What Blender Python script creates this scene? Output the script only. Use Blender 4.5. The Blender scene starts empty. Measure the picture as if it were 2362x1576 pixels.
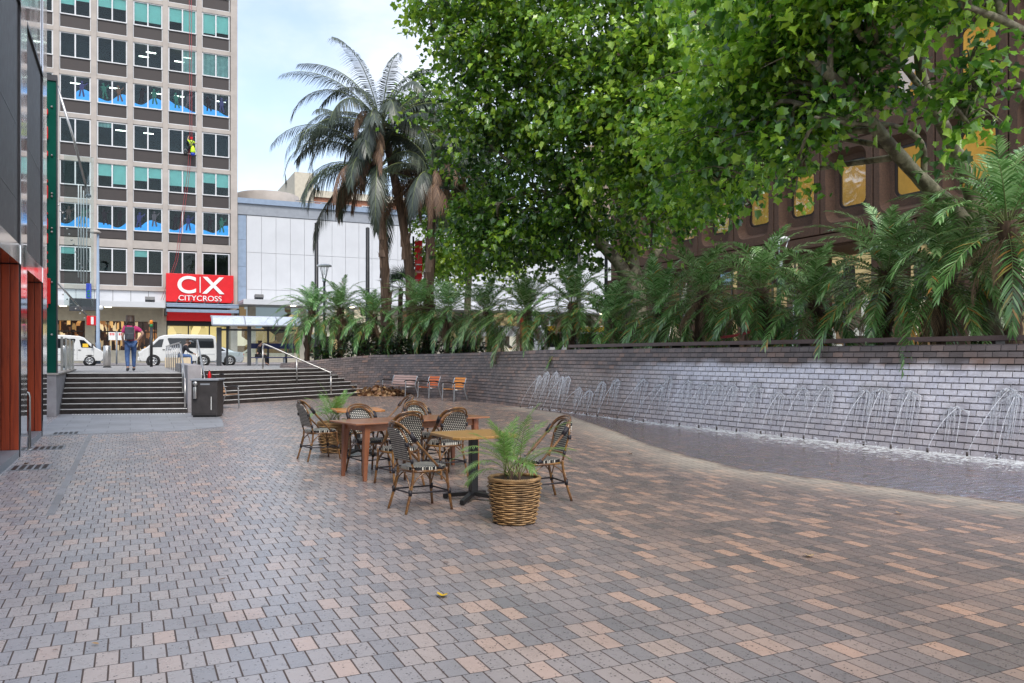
import bpy, math, random
import numpy as np
from mathutils import Vector, Matrix, Quaternion
random.seed(7)
scene = bpy.context.scene
col = scene.collection
R = math.radians

# ---------------------------------------------------------------- camera
EYE = 1.62                      # eye height above the plaza
YAW = R(25.1)                   # the view turns this far from the street axis (+Y) towards +X
CS, SN = math.cos(YAW), math.sin(YAW)
FPX, CX0, HY = 1880.0, 1181.0, 822.0
cam_d = bpy.data.cameras.new('camera')
cam = bpy.data.objects.new('camera', cam_d); col.objects.link(cam)
cam.location = (0, 0, EYE); cam.rotation_euler = (R(90), 0, -YAW)
cam_d.sensor_width = 36.0; cam_d.lens = 36.0 * FPX / 2362.0
cam_d.shift_y = 34.0 / 2362.0
cam_d.clip_start = 0.1; cam_d.clip_end = 2000
scene.camera = cam

# ---------------------------------------------------------------- sky and sun
SUN_EL, SUN_AZ = R(50), R(187)   # azimuth the light comes from, clockwise from +Y
w = bpy.data.worlds.new('World'); scene.world = w; w.use_nodes = True
wt = w.node_tree; wt.nodes.clear()
def nd(nt, typ, ins=None, **props):
    n = nt.nodes.new(typ)
    for k, v in props.items(): setattr(n, k, v)
    for k, v in (ins or {}).items():
        s = n.inputs[k]
        if isinstance(v, bpy.types.NodeSocket): nt.links.new(v, s)
        else: s.default_value = v
    return n
def mth(nt, op, a, b=None, c=None, clamp=False):
    ins = {0: a}
    if b is not None: ins[1] = b
    if c is not None: ins[2] = c
    return nd(nt, 'ShaderNodeMath', ins, operation=op, use_clamp=clamp).outputs[0]
def mixc(nt, f, a, b, bt='MIX'):
    return nd(nt, 'ShaderNodeMix', {0: f, 6: a, 7: b}, data_type='RGBA', blend_type=bt).outputs[2]
def ramp(nt, f, stops, interp='LINEAR'):
    n = nd(nt, 'ShaderNodeValToRGB', {0: f}); cr = n.color_ramp; cr.interpolation = interp
    while len(cr.elements) < len(stops): cr.elements.new(0.5)
    for e, (p, c) in zip(cr.elements, stops):
        e.position = p; e.color = (*c[:3], 1)
    return n.outputs[0]
def maprange(nt, v, a, b, c=0.0, d=1.0, smooth=False):
    n = nd(nt, 'ShaderNodeMapRange', {0: v, 1: a, 2: b, 3: c, 4: d})
    if smooth: n.interpolation_type = 'SMOOTHSTEP'
    return n.outputs[0]
sky = nd(wt, 'ShaderNodeTexSky', sky_type='NISHITA', sun_disc=False, sun_elevation=SUN_EL,
         sun_rotation=SUN_AZ, air_density=1.1, dust_density=1.5, ozone_density=1.2)
tc = nd(wt, 'ShaderNodeTexCoord')
mp = nd(wt, 'ShaderNodeMapping', {'Vector': tc.outputs['Generated'], 'Scale': (1.0, 1.0, 1.9), 'Location': (0.35, 0.1, 0.0)})
nz = nd(wt, 'ShaderNodeTexNoise', {'Vector': mp.outputs[0], 'Scale': 2.6, 'Detail': 6.0, 'Roughness': 0.55})
cm = maprange(wt, nz.outputs[0], 0.38, 0.66, 0.25, 0.92, True)
skyc = mixc(wt, cm, sky.outputs[0], (4.1, 4.3, 4.75, 1))
bg = nd(wt, 'ShaderNodeBackground', {0: skyc, 1: 0.15})
nd(wt, 'ShaderNodeOutputWorld', {0: bg.outputs[0]})
sd = bpy.data.lights.new('sun', 'SUN'); sd.energy = 1.4; sd.angle = R(24); sd.color = (1.0, 0.95, 0.88)
so = bpy.data.objects.new('sun', sd); col.objects.link(so)
sdir = Vector((math.sin(SUN_AZ) * math.cos(SUN_EL), math.cos(SUN_AZ) * math.cos(SUN_EL), math.sin(SUN_EL)))
so.rotation_euler = (-sdir).to_track_quat('-Z', 'Y').to_euler(); so.location = (0, -20, 40)
vs = scene.view_settings
vs.view_transform = 'Standard'; vs.look = 'None'; vs.exposure = 0.9; vs.gamma = 1.0; vs.use_curve_mapping = False
scene.cycles.max_bounces = 8; scene.cycles.transparent_max_bounces = 24
scene.cycles.sample_clamp_indirect = 6.0

# ---------------------------------------------------------------- surveying: photo measurements to plan positions
def ray(px, py): return (px - CX0) / FPX, (HY - py) / FPX
def D(px, py, d):
    t, s = ray(px, py)
    return Vector((d * (CS * t + SN), d * (CS - SN * t), EYE + s * d))
def G(px, py, z=0.0):
    return D(px, py, (z - EYE) / ray(px, py)[1])
def YP(px, py, Y):
    return D(px, py, Y / (CS - SN * ray(px, py)[0]))
def XP(px, py, X):
    return D(px, py, X / (CS * ray(px, py)[0] + SN))

# ---------------------------------------------------------------- mesh builder
class MB:
    def __init__(s): s.v = []; s.f = []; s.m = []; s.sm = []; s.a = []; s.cur = 0; s.val = 0.5
    def vert(s, p): s.v.append((p[0], p[1], p[2])); return len(s.v) - 1
    def face(s, idx, smooth=False):
        s.f.append(tuple(idx)); s.m.append(s.cur); s.sm.append(smooth); s.a.append(s.val)
    def poly(s, pts, smooth=False): s.face([s.vert(p) for p in pts], smooth)
    def box(s, c, size, rot=None):
        x, y, z = (q / 2 for q in size); c = Vector(c); i = len(s.v)
        for dx, dy, dz in ((-x,-y,-z),(x,-y,-z),(x,y,-z),(-x,y,-z),(-x,-y,z),(x,-y,z),(x,y,z),(-x,y,z)):
            p = Vector((dx, dy, dz))
            if rot is not None: p = rot @ p
            s.vert(c + p)
        for f in ((0,3,2,1),(4,5,6,7),(0,1,5,4),(1,2,6,5),(2,3,7,6),(3,0,4,7)): s.face([i + k for k in f])
    def bx(s, x0, x1, y0, y1, z0, z1): s.box(((x0+x1)/2,(y0+y1)/2,(z0+z1)/2),(abs(x1-x0),abs(y1-y0),abs(z1-z0)))
    def tube(s, pts, r, n=8, caps=True, smooth=True):
        pts = [Vector(p) for p in pts]; k = len(pts)
        rs = r if isinstance(r, (list, tuple)) else [r] * k
        t0 = (pts[1] - pts[0]).normalized()
        u = t0.orthogonal().normalized(); rings = []
        for i in range(k):
            t = (pts[min(i+1,k-1)] - pts[max(i-1,0)])
            t = t.normalized() if t.length > 1e-9 else t0
            u = (u - t * u.dot(t))
            u = u.normalized() if u.length > 1e-6 else t.orthogonal().normalized()
            vv = t.cross(u)
            rings.append([s.vert(pts[i] + (u * math.cos(2*math.pi*j/n) + vv * math.sin(2*math.pi*j/n)) * rs[i]) for j in range(n)])
        for i in range(k - 1):
            for j in range(n):
                s.face((rings[i][j], rings[i][(j+1)%n], rings[i+1][(j+1)%n], rings[i+1][j]), smooth)
        if caps: s.face(rings[0][::-1]); s.face(rings[-1])
    def lathe(s, prof, c=(0,0,0), n=20, smooth=True, M=None, caps=True):
        c = Vector(c); rings = []
        for r, z in prof:
            ring = []
            for j in range(n):
                a = 2*math.pi*j/n; p = Vector((r*math.cos(a), r*math.sin(a), z))
                ring.append(s.vert(c + (M @ p if M is not None else p)))
            rings.append(ring)
        for i in range(len(prof)-1):
            for j in range(n): s.face((rings[i][j], rings[i][(j+1)%n], rings[i+1][(j+1)%n], rings[i+1][j]), smooth)
        if caps:
            if prof[0][0] > 1e-4: s.face(rings[0][::-1])
            if prof[-1][0] > 1e-4: s.face(rings[-1])
    def prism(s, pts, ext):
        """closed outline (3D points) pushed along ext"""
        ext = Vector(ext); n = len(pts); a = [s.vert(p) for p in pts]; b = [s.vert(Vector(p) + ext) for p in pts]
        s.face(a[::-1]); s.face(b)
        for i in range(n): s.face((a[i], a[(i+1)%n], b[(i+1)%n], b[i]))
    def build(s, name, mats, parent=None, loc=(0,0,0), bevel=0.0, world=False, fixn=False):
        me = bpy.data.meshes.new(name)
        v = s.v
        if world and parent is not None:
            b = parent.location; v = [(p[0]-b[0], p[1]-b[1], p[2]-b[2]) for p in v]
        me.from_pydata(v, [], s.f)
        for m in (mats if isinstance(mats, (list, tuple)) else [mats]): me.materials.append(m)
        me.polygons.foreach_set('material_index', s.m); me.polygons.foreach_set('use_smooth', s.sm)
        at = me.attributes.new('v', 'FLOAT', 'FACE'); at.data.foreach_set('value', s.a)
        me.update()
        if fixn:
            import bmesh
            b = bmesh.new(); b.from_mesh(me); bmesh.ops.recalc_face_normals(b, faces=b.faces); b.to_mesh(me); b.free()
        o = bpy.data.objects.new(name, me); col.objects.link(o)
        if parent is not None: o.parent = parent
        o.location = loc
        if bevel:
            bm = o.modifiers.new('bevel', 'BEVEL'); bm.width = bevel; bm.segments = 2; bm.limit_method = 'ANGLE'; bm.angle_limit = R(40)
        return o
def tag(o, label, cat, group=None, kind=None):
    o['label'] = label; o['category'] = cat
    if group: o['group'] = group
    if kind: o['kind'] = kind
    return o
def thing(name, label, cat, loc=(0,0,0), rz=0.0, group=None):
    o = bpy.data.objects.new(name, None); col.objects.link(o); o.empty_display_size = 0.2
    o.location = loc; o.rotation_euler = (0, 0, rz)
    return tag(o, label, cat, group)
def struct(name, mb, mats, **k):
    o = mb.build(name, mats, **k); o['kind'] = 'structure'; return o
def dup(root, loc, rz, label, scale=None):
    def cp(o, par):
        c = o.copy(); col.objects.link(c)
        if par is not None: c.parent = par
        for ch in list(o.children): cp(ch, c)
        return c
    r = cp(root, None); r.location = loc; r.rotation_euler = (0, 0, rz); r['label'] = label
    if scale: r.scale = (scale,) * 3
    return r
def catmull(pts, n=6):
    pts = [Vector(p) for p in pts]; out = []
    for i in range(len(pts)-1):
        a = pts[max(i-1,0)]; b = pts[i]; c = pts[i+1]; d = pts[min(i+2,len(pts)-1)]
        for k in range(n):
            t = k / n
            out.append(0.5*((2*b)+(c-a)*t+(2*a-5*b+4*c-d)*t*t+(3*b-a-3*c+d)*t**3))
    out.append(pts[-1]); return out
def ordinal(i):
    return ['first','second','third','fourth','fifth','sixth','seventh','eighth','ninth','tenth','eleventh','twelfth','thirteenth','fourteenth','fifteenth','sixteenth','seventeenth','eighteenth','nineteenth','twentieth','twenty-first','twenty-second','twenty-third','twenty-fourth','twenty-fifth','twenty-sixth','twenty-seventh','twenty-eighth','twenty-ninth','thirtieth'][i]
# ---------------------------------------------------------------- materials
def new_mat(name):
    m = bpy.data.materials.new(name); m.use_nodes = True; nt = m.node_tree
    b = nt.nodes['Principled BSDF']; out = nt.nodes['Material Output']
    return m, nt, b, out
def mat(name, c, rough=0.55, metal=0.0, var=0.12, vscale=3.0, bump=0.0, bscale=40.0, spec=0.5, coat=0.0, emit=None, estr=0.0, dirt=0.0):
    m, nt, b, out = new_mat(name)
    tc = nd(nt, 'ShaderNodeTexCoord'); v = tc.outputs['Object']
    n = nd(nt, 'ShaderNodeTexNoise', {'Vector': v, 'Scale': vscale, 'Detail': 6.0, 'Roughness': 0.6})
    lo = tuple(x*(1-var) for x in c); hi = tuple(min(1, x*(1+var)) for x in c)
    cc = ramp(nt, n.outputs[0], [(0.3, lo), (0.7, hi)])
    if dirt:
        n2 = nd(nt, 'ShaderNodeTexNoise', {'Vector': v, 'Scale': vscale*0.35, 'Detail': 8.0, 'Roughness': 0.7})
        cc = mixc(nt, maprange(nt, n2.outputs[0], 0.5, 0.75, 0.0, dirt), cc, (c[0]*0.45, c[1]*0.43, c[2]*0.4, 1))
    nt.links.new(cc, b.inputs['Base Color'])
    b.inputs['Metallic'].default_value = metal
    b.inputs['Specular IOR Level'].default_value = spec
    nt.links.new(maprange(nt, n.outputs[0], 0.25, 0.75, max(0.02, rough-0.08), min(1, rough+0.08)), b.inputs['Roughness'])
    b.inputs['Coat Weight'].default_value = coat
    if bump:
        n3 = nd(nt, 'ShaderNodeTexNoise', {'Vector': v, 'Scale': bscale, 'Detail': 4.0})
        bp = nd(nt, 'ShaderNodeBump', {'Height': n3.outputs[0], 'Strength': bump, 'Distance': 0.01})
        nt.links.new(bp.outputs[0], b.inputs['Normal'])
    if emit:
        b.inputs['Emission Color'].default_value = (*emit, 1); b.inputs['Emission Strength'].default_value = estr
    return m
def wood(name, c1, c2, axis='X', rough=0.45, coat=0.1, sc=1.0):
    m, nt, b, out = new_mat(name)
    tc = nd(nt, 'ShaderNodeTexCoord')
    s = {'X': (1.5, 22, 22), 'Y': (22, 1.5, 22), 'Z': (22, 22, 1.5)}[axis]
    mp = nd(nt, 'ShaderNodeMapping', {'Vector': tc.outputs['Object'], 'Scale': tuple(q*sc for q in s)})
    n = nd(nt, 'ShaderNodeTexNoise', {'Vector': mp.outputs[0], 'Scale': 1.0, 'Detail': 8.0, 'Roughness': 0.65, 'Distortion': 0.4})
    nt.links.new(ramp(nt, n.outputs[0], [(0.28, c2), (0.5, c1), (0.72, tuple(min(1, x*1.25) for x in c1))]), b.inputs['Base Color'])
    b.inputs['Roughness'].default_value = rough; b.inputs['Coat Weight'].default_value = coat
    bp = nd(nt, 'ShaderNodeBump', {'Height': n.outputs[0], 'Strength': 0.2, 'Distance': 0.003})
    nt.links.new(bp.outputs[0], b.inputs['Normal'])
    return m
def leafmat(name, stops, transl=0.35, rough=0.42):
    m, nt, b, out = new_mat(name)
    at = nd(nt, 'ShaderNodeAttribute', attribute_name='v')
    c = ramp(nt, at.outputs['Fac'], stops)
    oi = nd(nt, 'ShaderNodeObjectInfo')
    hs = nd(nt, 'ShaderNodeHueSaturation', {'Hue': maprange(nt, oi.outputs['Random'], 0, 1, 0.492, 0.508), 'Saturation': 1.0,
                                            'Value': maprange(nt, oi.outputs['Random'], 0, 1, 0.85, 1.15), 'Color': c})
    c = hs.outputs[0]
    nt.links.new(c, b.inputs['Base Color']); b.inputs['Roughness'].default_value = rough; b.inputs['Specular IOR Level'].default_value = 0.8
    tr = nd(nt, 'ShaderNodeBsdfTranslucent', {0: mixc(nt, 0.6, c, (1.0, 1.0, 0.25, 1), 'MULTIPLY')})
    tr2 = nd(nt, 'ShaderNodeHueSaturation', {'Value': 1.7, 'Color': c}); nt.links.new(tr2.outputs[0], tr.inputs[0])
    mx = nd(nt, 'ShaderNodeMixShader', {0: transl, 1: b.outputs[0], 2: tr.outputs[0]})
    nt.links.new(mx.outputs[0], out.inputs[0])
    return m
def glass(name, tint=(0.6, 0.8, 0.8), refl=0.12, rough=0.02):
    m, nt, b, out = new_mat(name)
    tr = nd(nt, 'ShaderNodeBsdfTransparent', {0: (*tint, 1)})
    gl = nd(nt, 'ShaderNodeBsdfGlossy', {0: (0.9, 0.95, 1.0, 1), 'Roughness': rough})
    lw = nd(nt, 'ShaderNodeFresnel', {0: 1.5})
    tcn = nd(nt, 'ShaderNodeTexCoord')
    nn = nd(nt, 'ShaderNodeTexNoise', {'Vector': tcn.outputs['Object'], 'Scale': 0.8, 'Detail': 2.0})
    bp = nd(nt, 'ShaderNodeBump', {'Height': nn.outputs[0], 'Strength': 0.06, 'Distance': 0.2})
    nt.links.new(bp.outputs[0], gl.inputs['Normal'])
    f = mth(nt, 'ADD', lw.outputs[0], refl, clamp=True)
    mx = nd(nt, 'ShaderNodeMixShader', {0: f, 1: tr.outputs[0], 2: gl.outputs[0]})
    nt.links.new(mx.outputs[0], out.inputs[0]); return m
def emis(name, c, s):
    m, nt, b, out = new_mat(name)
    b.inputs['Base Color'].default_value = (*c, 1); b.inputs['Emission Color'].default_value = (*c, 1); b.inputs['Emission Strength'].default_value = s
    return m
def patchlit(name, stops, scale, s, dark=(0.02,0.015,0.01)):
    """a lit interior seen through glass: shelves, lamps and dark gaps"""
    m, nt, b, out = new_mat(name)
    tc = nd(nt, 'ShaderNodeTexCoord')
    mp = nd(nt, 'ShaderNodeMapping', {'Vector': tc.outputs['Object'], 'Scale': scale})
    vo = nd(nt, 'ShaderNodeTexVoronoi', {'Vector': mp.outputs[0], 'Scale': 1.0}, distance='CHEBYCHEV')
    wn = nd(nt, 'ShaderNodeTexWhiteNoise', {0: vo.outputs['Color']}, noise_dimensions='3D')
    c = ramp(nt, wn.outputs[0], stops)
    nt.links.new(c, b.inputs['Base Color']); nt.links.new(c, b.inputs['Emission Color']); b.inputs['Emission Strength'].default_value = s
    b.inputs['Roughness'].default_value = 0.2
    return m

def paver_mat():
    m, nt, b, out = new_mat('clay_pavers')
    P, Q = 0.227, 0.117
    ge = nd(nt, 'ShaderNodeNewGeometry'); sp = nd(nt, 'ShaderNodeSeparateXYZ', {0: ge.outputs['Position']})
    X, Y = sp.outputs[0], sp.outputs[1]
    wob = nd(nt, 'ShaderNodeTexNoise', {'Vector': ge.outputs['Position'], 'Scale': 0.7, 'Detail': 2.0})
    Yw = mth(nt, 'ADD', Y, maprange(nt, wob.outputs[0], 0, 1, -0.02, 0.02))
    v = mth(nt, 'DIVIDE', Yw, P); row = mth(nt, 'FLOOR', v); fv = mth(nt, 'FRACT', v)
    wr = nd(nt, 'ShaderNodeTexWhiteNoise', {'W': row}, noise_dimensions='1D')
    u = mth(nt, 'ADD', mth(nt, 'DIVIDE', X, Q), mth(nt, 'MULTIPLY', mth(nt, 'MODULO', mth(nt, 'ADD', row, 1000.0), 2.0), 0.5))
    u = mth(nt, 'ADD', u, maprange(nt, wr.outputs[0], 0, 1, -0.12, 0.12))
    cell = mth(nt, 'FLOOR', u); fu = mth(nt, 'FRACT', u)
    du = mth(nt, 'MULTIPLY', mth(nt, 'MINIMUM', fu, mth(nt, 'SUBTRACT', 1.0, fu)), Q)
    dv = mth(nt, 'MULTIPLY', mth(nt, 'MINIMUM', fv, mth(nt, 'SUBTRACT', 1.0, fv)), P)
    mu = maprange(nt, du, 0.0034, 0.0056, 1.0, 0.0); mv = maprange(nt, dv, 0.0022, 0.0044, 1.0, 0.0)
    mort = mth(nt, 'MAXIMUM', mu, mv)
    cv = nd(nt, 'ShaderNodeCombineXYZ', {0: cell, 1: row})
    wn = nd(nt, 'ShaderNodeTexWhiteNoise', {0: cv.outputs[0]}, noise_dimensions='2D')
    warm = maprange(nt, X, -0.8, 4.6, 0.0, 1.0)
    pal_r = ramp(nt, wn.outputs[0], [(0.0, (0.15,0.128,0.122)), (0.1, (0.195,0.16,0.148)), (0.4, (0.235,0.183,0.163)), (0.65, (0.275,0.205,0.178)),
                                   (0.8, (0.34,0.245,0.2)), (0.9, (0.4,0.275,0.215)), (0.95, (0.47,0.3,0.22)), (1.0, (0.51,0.325,0.235))])
    pal_l = ramp(nt, wn.outputs[0], [(0.0, (0.39,0.385,0.41)), (0.35, (0.445,0.435,0.455)), (0.6, (0.49,0.465,0.47)), (0.84, (0.54,0.49,0.475)), (0.95, (0.6,0.495,0.455)), (1.0, (0.62,0.49,0.43))])  # left palette paler and bluer: sky sheen on the paving painted in
    c = mixc(nt, warm, pal_l, pal_r)
    nv = nd(nt, 'ShaderNodeTexNoise', {'Vector': ge.outputs['Position'], 'Scale': 14.0, 'Detail': 6.0, 'Roughness': 0.7})
    c = mixc(nt, 0.3, c, ramp(nt, nv.outputs[0], [(0.3, (0.75,0.75,0.76)), (0.7, (1.0,1.0,1.0))]), 'MULTIPLY')
    ns = nd(nt, 'ShaderNodeTexNoise', {'Vector': ge.outputs['Position'], 'Scale': 0.55, 'Detail': 7.0, 'Roughness': 0.65})
    c = mixc(nt, maprange(nt, ns.outputs[0], 0.5, 0.72, 0.0, 0.3), c, (0.07,0.062,0.06,1))
    # pits of the ironspot clay
    vo = nd(nt, 'ShaderNodeTexVoronoi', {'Vector': ge.outputs['Position'], 'Scale': 46.0})
    wv = nd(nt, 'ShaderNodeTexWhiteNoise', {0: vo.outputs['Color']}, noise_dimensions='3D')
    pit = mth(nt, 'MULTIPLY', maprange(nt, vo.outputs['Distance'], 0.2, 0.28, 1.0, 0.0), mth(nt, 'GREATER_THAN', wv.outputs[0], maprange(nt, warm, 0.0, 1.0, 0.8, 0.5)))
    c = mixc(nt, mth(nt, 'MULTIPLY', pit, 0.85), c, (0.025,0.022,0.022,1))
    # old gum, drips and scuffs of everyday use
    vg = nd(nt, 'ShaderNodeTexVoronoi', {'Vector': ge.outputs['Position'], 'Scale': 1.7})
    gum = maprange(nt, vg.outputs['Distance'], 0.035, 0.05, 0.6, 0.0)
    c = mixc(nt, gum, c, (0.1,0.095,0.095,1))
    st2 = nd(nt, 'ShaderNodeTexNoise', {'Vector': ge.outputs['Position'], 'Scale': 2.3, 'Detail': 9.0, 'Roughness': 0.75, 'Distortion': 1.5})
    c = mixc(nt, maprange(nt, st2.outputs[0], 0.58, 0.7, 0.0, 0.35), c, (0.09,0.08,0.078,1))
    # lime left by the pool's overflow
    at = nd(nt, 'ShaderNodeAttribute', attribute_name='lime_sheen')
    lm = mth(nt, 'MULTIPLY', at.outputs['Fac'], maprange(nt, ns.outputs[0], 0.3, 0.65, 0.35, 0.95))
    c = mixc(nt, lm, c, (0.5,0.44,0.36,1))
    wt_ = nd(nt, 'ShaderNodeAttribute', attribute_name='wet')
    mc = mixc(nt, warm, (0.085,0.06,0.05,1), (0.075,0.05,0.04,1))
    mcx = mixc(nt, mv, mc, (0.035,0.027,0.024,1))
    c = mixc(nt, mort, c, mcx)
    c = mixc(nt, mth(nt, 'MULTIPLY', wt_.outputs['Fac'], 0.35), c, (0.05,0.035,0.028,1))
    nt.links.new(c, b.inputs['Base Color'])
    nr = maprange(nt, nv.outputs[0], 0.3, 0.7, 0.22, 0.38)
    rr = mth(nt, 'ADD', nr, mth(nt, 'ADD', mth(nt, 'MULTIPLY', mort, 0.4), mth(nt, 'MULTIPLY', lm, 0.3)))
    nt.links.new(rr, b.inputs['Roughness'])
    h = mth(nt, 'SUBTRACT', mth(nt, 'ADD', mth(nt, 'MULTIPLY', wn.outputs[0], 0.2), mth(nt, 'MULTIPLY', nv.outputs[0], 0.05)), mth(nt, 'ADD', mort, mth(nt, 'MULTIPLY', pit, 0.5)))
    bp = nd(nt, 'ShaderNodeBump', {'Height': h, 'Strength': 0.45, 'Distance': 0.004})
    nt.links.new(bp.outputs[0], b.inputs['Normal'])
    b.inputs['Specular IOR Level'].default_value = 0.6
    return m
def slab_mat(name, c, px, py, joint=0.006):
    m, nt, b, out = new_mat(name)
    ge = nd(nt, 'ShaderNodeNewGeometry')
    br = nd(nt, 'ShaderNodeTexBrick', {'Vector': ge.outputs['Position'], 'Color1': (*[x*0.9 for x in c], 1), 'Color2': (*[x*1.1 for x in c], 1), 'Mortar': (*[x*0.35 for x in c], 1),
        'Scale': 1.0, 'Mortar Size': joint, 'Brick Width': px, 'Row Height': py, 'Mortar Smooth': 0.2})
    n = nd(nt, 'ShaderNodeTexNoise', {'Vector': ge.outputs['Position'], 'Scale': 1.1, 'Detail': 8.0, 'Roughness': 0.65})
    cc = mixc(nt, 0.8, br.outputs[0], ramp(nt, n.outputs[0], [(0.3, (0.72,0.71,0.7)), (0.65, (1,1,1))]), 'MULTIPLY')
    nt.links.new(cc, b.inputs['Base Color']); b.inputs['Roughness'].default_value = 0.5
    bp = nd(nt, 'ShaderNodeBump', {'Height': mth(nt, 'SUBTRACT', 1.0, br.outputs['Fac']), 'Strength': 0.4, 'Distance': 0.004})
    nt.links.new(bp.outputs[0], b.inputs['Normal'])
    return m
def wallbrick_mat():
    """brown glazed brick laid in lapped courses; u runs along the wall in metres, v counts courses"""
    m, nt, b, out = new_mat('fountain_wall_brick')
    uv = nd(nt, 'ShaderNodeUVMap', uv_map='UVMap'); sp = nd(nt, 'ShaderNodeSeparateXYZ', {0: uv.outputs[0]})
    row = mth(nt, 'FLOOR', sp.outputs[1])
    u = mth(nt, 'ADD', mth(nt, 'DIVIDE', sp.outputs[0], 0.235), mth(nt, 'MULTIPLY', mth(nt, 'MODULO', row, 2.0), 0.5))
    cell = mth(nt, 'FLOOR', u); fu = mth(nt, 'FRACT', u)
    du = mth(nt, 'MULTIPLY', mth(nt, 'MINIMUM', fu, mth(nt, 'SUBTRACT', 1.0, fu)), 0.235)
    jm = maprange(nt, du, 0.004, 0.0075, 1.0, 0.0)
    wn = nd(nt, 'ShaderNodeTexWhiteNoise', {0: nd(nt, 'ShaderNodeCombineXYZ', {0: cell, 1: row}).outputs[0]}, noise_dimensions='2D')
    c = ramp(nt, wn.outputs[0], [(0.0, (0.1,0.083,0.08)), (0.5, (0.155,0.123,0.115)), (0.85, (0.21,0.155,0.135)), (1.0, (0.26,0.165,0.125))])
    ge = nd(nt, 'ShaderNodeNewGeometry')
    n = nd(nt, 'ShaderNodeTexNoise', {'Vector': ge.outputs['Position'], 'Scale': 0.9, 'Detail': 8.0, 'Roughness': 0.7})
    c = mixc(nt, maprange(nt, n.outputs[0], 0.45, 0.7, 0.0, 0.55), c, (0.24,0.21,0.205,1))
    wet = nd(nt, 'ShaderNodeAttribute', attribute_name='wet').outputs['Fac']
    lime_sheen = nd(nt, 'ShaderNodeAttribute', attribute_name='lime_sheen').outputs['Fac']
    # running water seen as fine vertical rivulets
    mp = nd(nt, 'ShaderNodeMapping', {'Vector': uv.outputs[0], 'Scale': (16.0, 1.1, 1.0)})
    rv = nd(nt, 'ShaderNodeTexNoise', {'Vector': mp.outputs[0], 'Scale': 1.0, 'Detail': 5.0, 'Roughness': 0.65, 'Distortion': 0.6})
    wetn = mth(nt, 'MULTIPLY', wet, maprange(nt, rv.outputs[0], 0.3, 0.6, 0.75, 1.0), clamp=True)
    c = mixc(nt, mth(nt, 'MULTIPLY', wetn, 0.55), c, (0.22,0.115,0.075,1))
    skysheen = mth(nt, 'MULTIPLY', lime_sheen, maprange(nt, rv.outputs[0], 0.3, 0.62, 0.65, 1.0), clamp=True)
    c = mixc(nt, skysheen, c, mixc(nt, maprange(nt, wn.outputs[0], 0.0, 1.0), (0.66,0.66,0.74,1), (0.78,0.77,0.82,1)))  # sky mirrored in the wet brick, painted in as pale lavender
    stir = nd(nt, 'ShaderNodeAttribute', attribute_name='stir').outputs['Fac']
    stn = mth(nt, 'MULTIPLY', stir, maprange(nt, rv.outputs[0], 0.35, 0.6, 0.25, 1.0), clamp=True)
    c = mixc(nt, mth(nt, 'MULTIPLY', stn, 0.6), c, (0.17,0.14,0.14,1))  # painted darker where stirred water breaks up the mirrored sky
    c = mixc(nt, jm, c, (0.012,0.01,0.01,1))
    nt.links.new(c, b.inputs['Base Color'])
    rr = mth(nt, 'SUBTRACT', maprange(nt, n.outputs[0], 0.3, 0.7, 0.42, 0.58), mth(nt, 'MULTIPLY', mth(nt, 'MAXIMUM', wetn, skysheen), 0.3))
    nt.links.new(rr, b.inputs['Roughness'])
    nt.links.new(mth(nt, 'MULTIPLY', mth(nt, 'MAXIMUM', wetn, skysheen), 0.8), b.inputs['Coat Weight']); b.inputs['Coat Roughness'].default_value = 0.12
    h = mth(nt, 'SUBTRACT', mth(nt, 'ADD', mth(nt, 'MULTIPLY', mth(nt, 'MULTIPLY', rv.outputs[0], mth(nt, 'MAXIMUM', mth(nt, 'MULTIPLY', wetn, 0.6), stir)), 1.8), mth(nt, 'MULTIPLY', wn.outputs[0], 0.3)), jm)
    bp = nd(nt, 'ShaderNodeBump', {'Height': h, 'Strength': 0.6, 'Distance': 0.012})
    nt.links.new(bp.outputs[0], b.inputs['Normal']); nt.links.new(bp.outputs[0], b.inputs['Coat Normal'])
    return m
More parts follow.
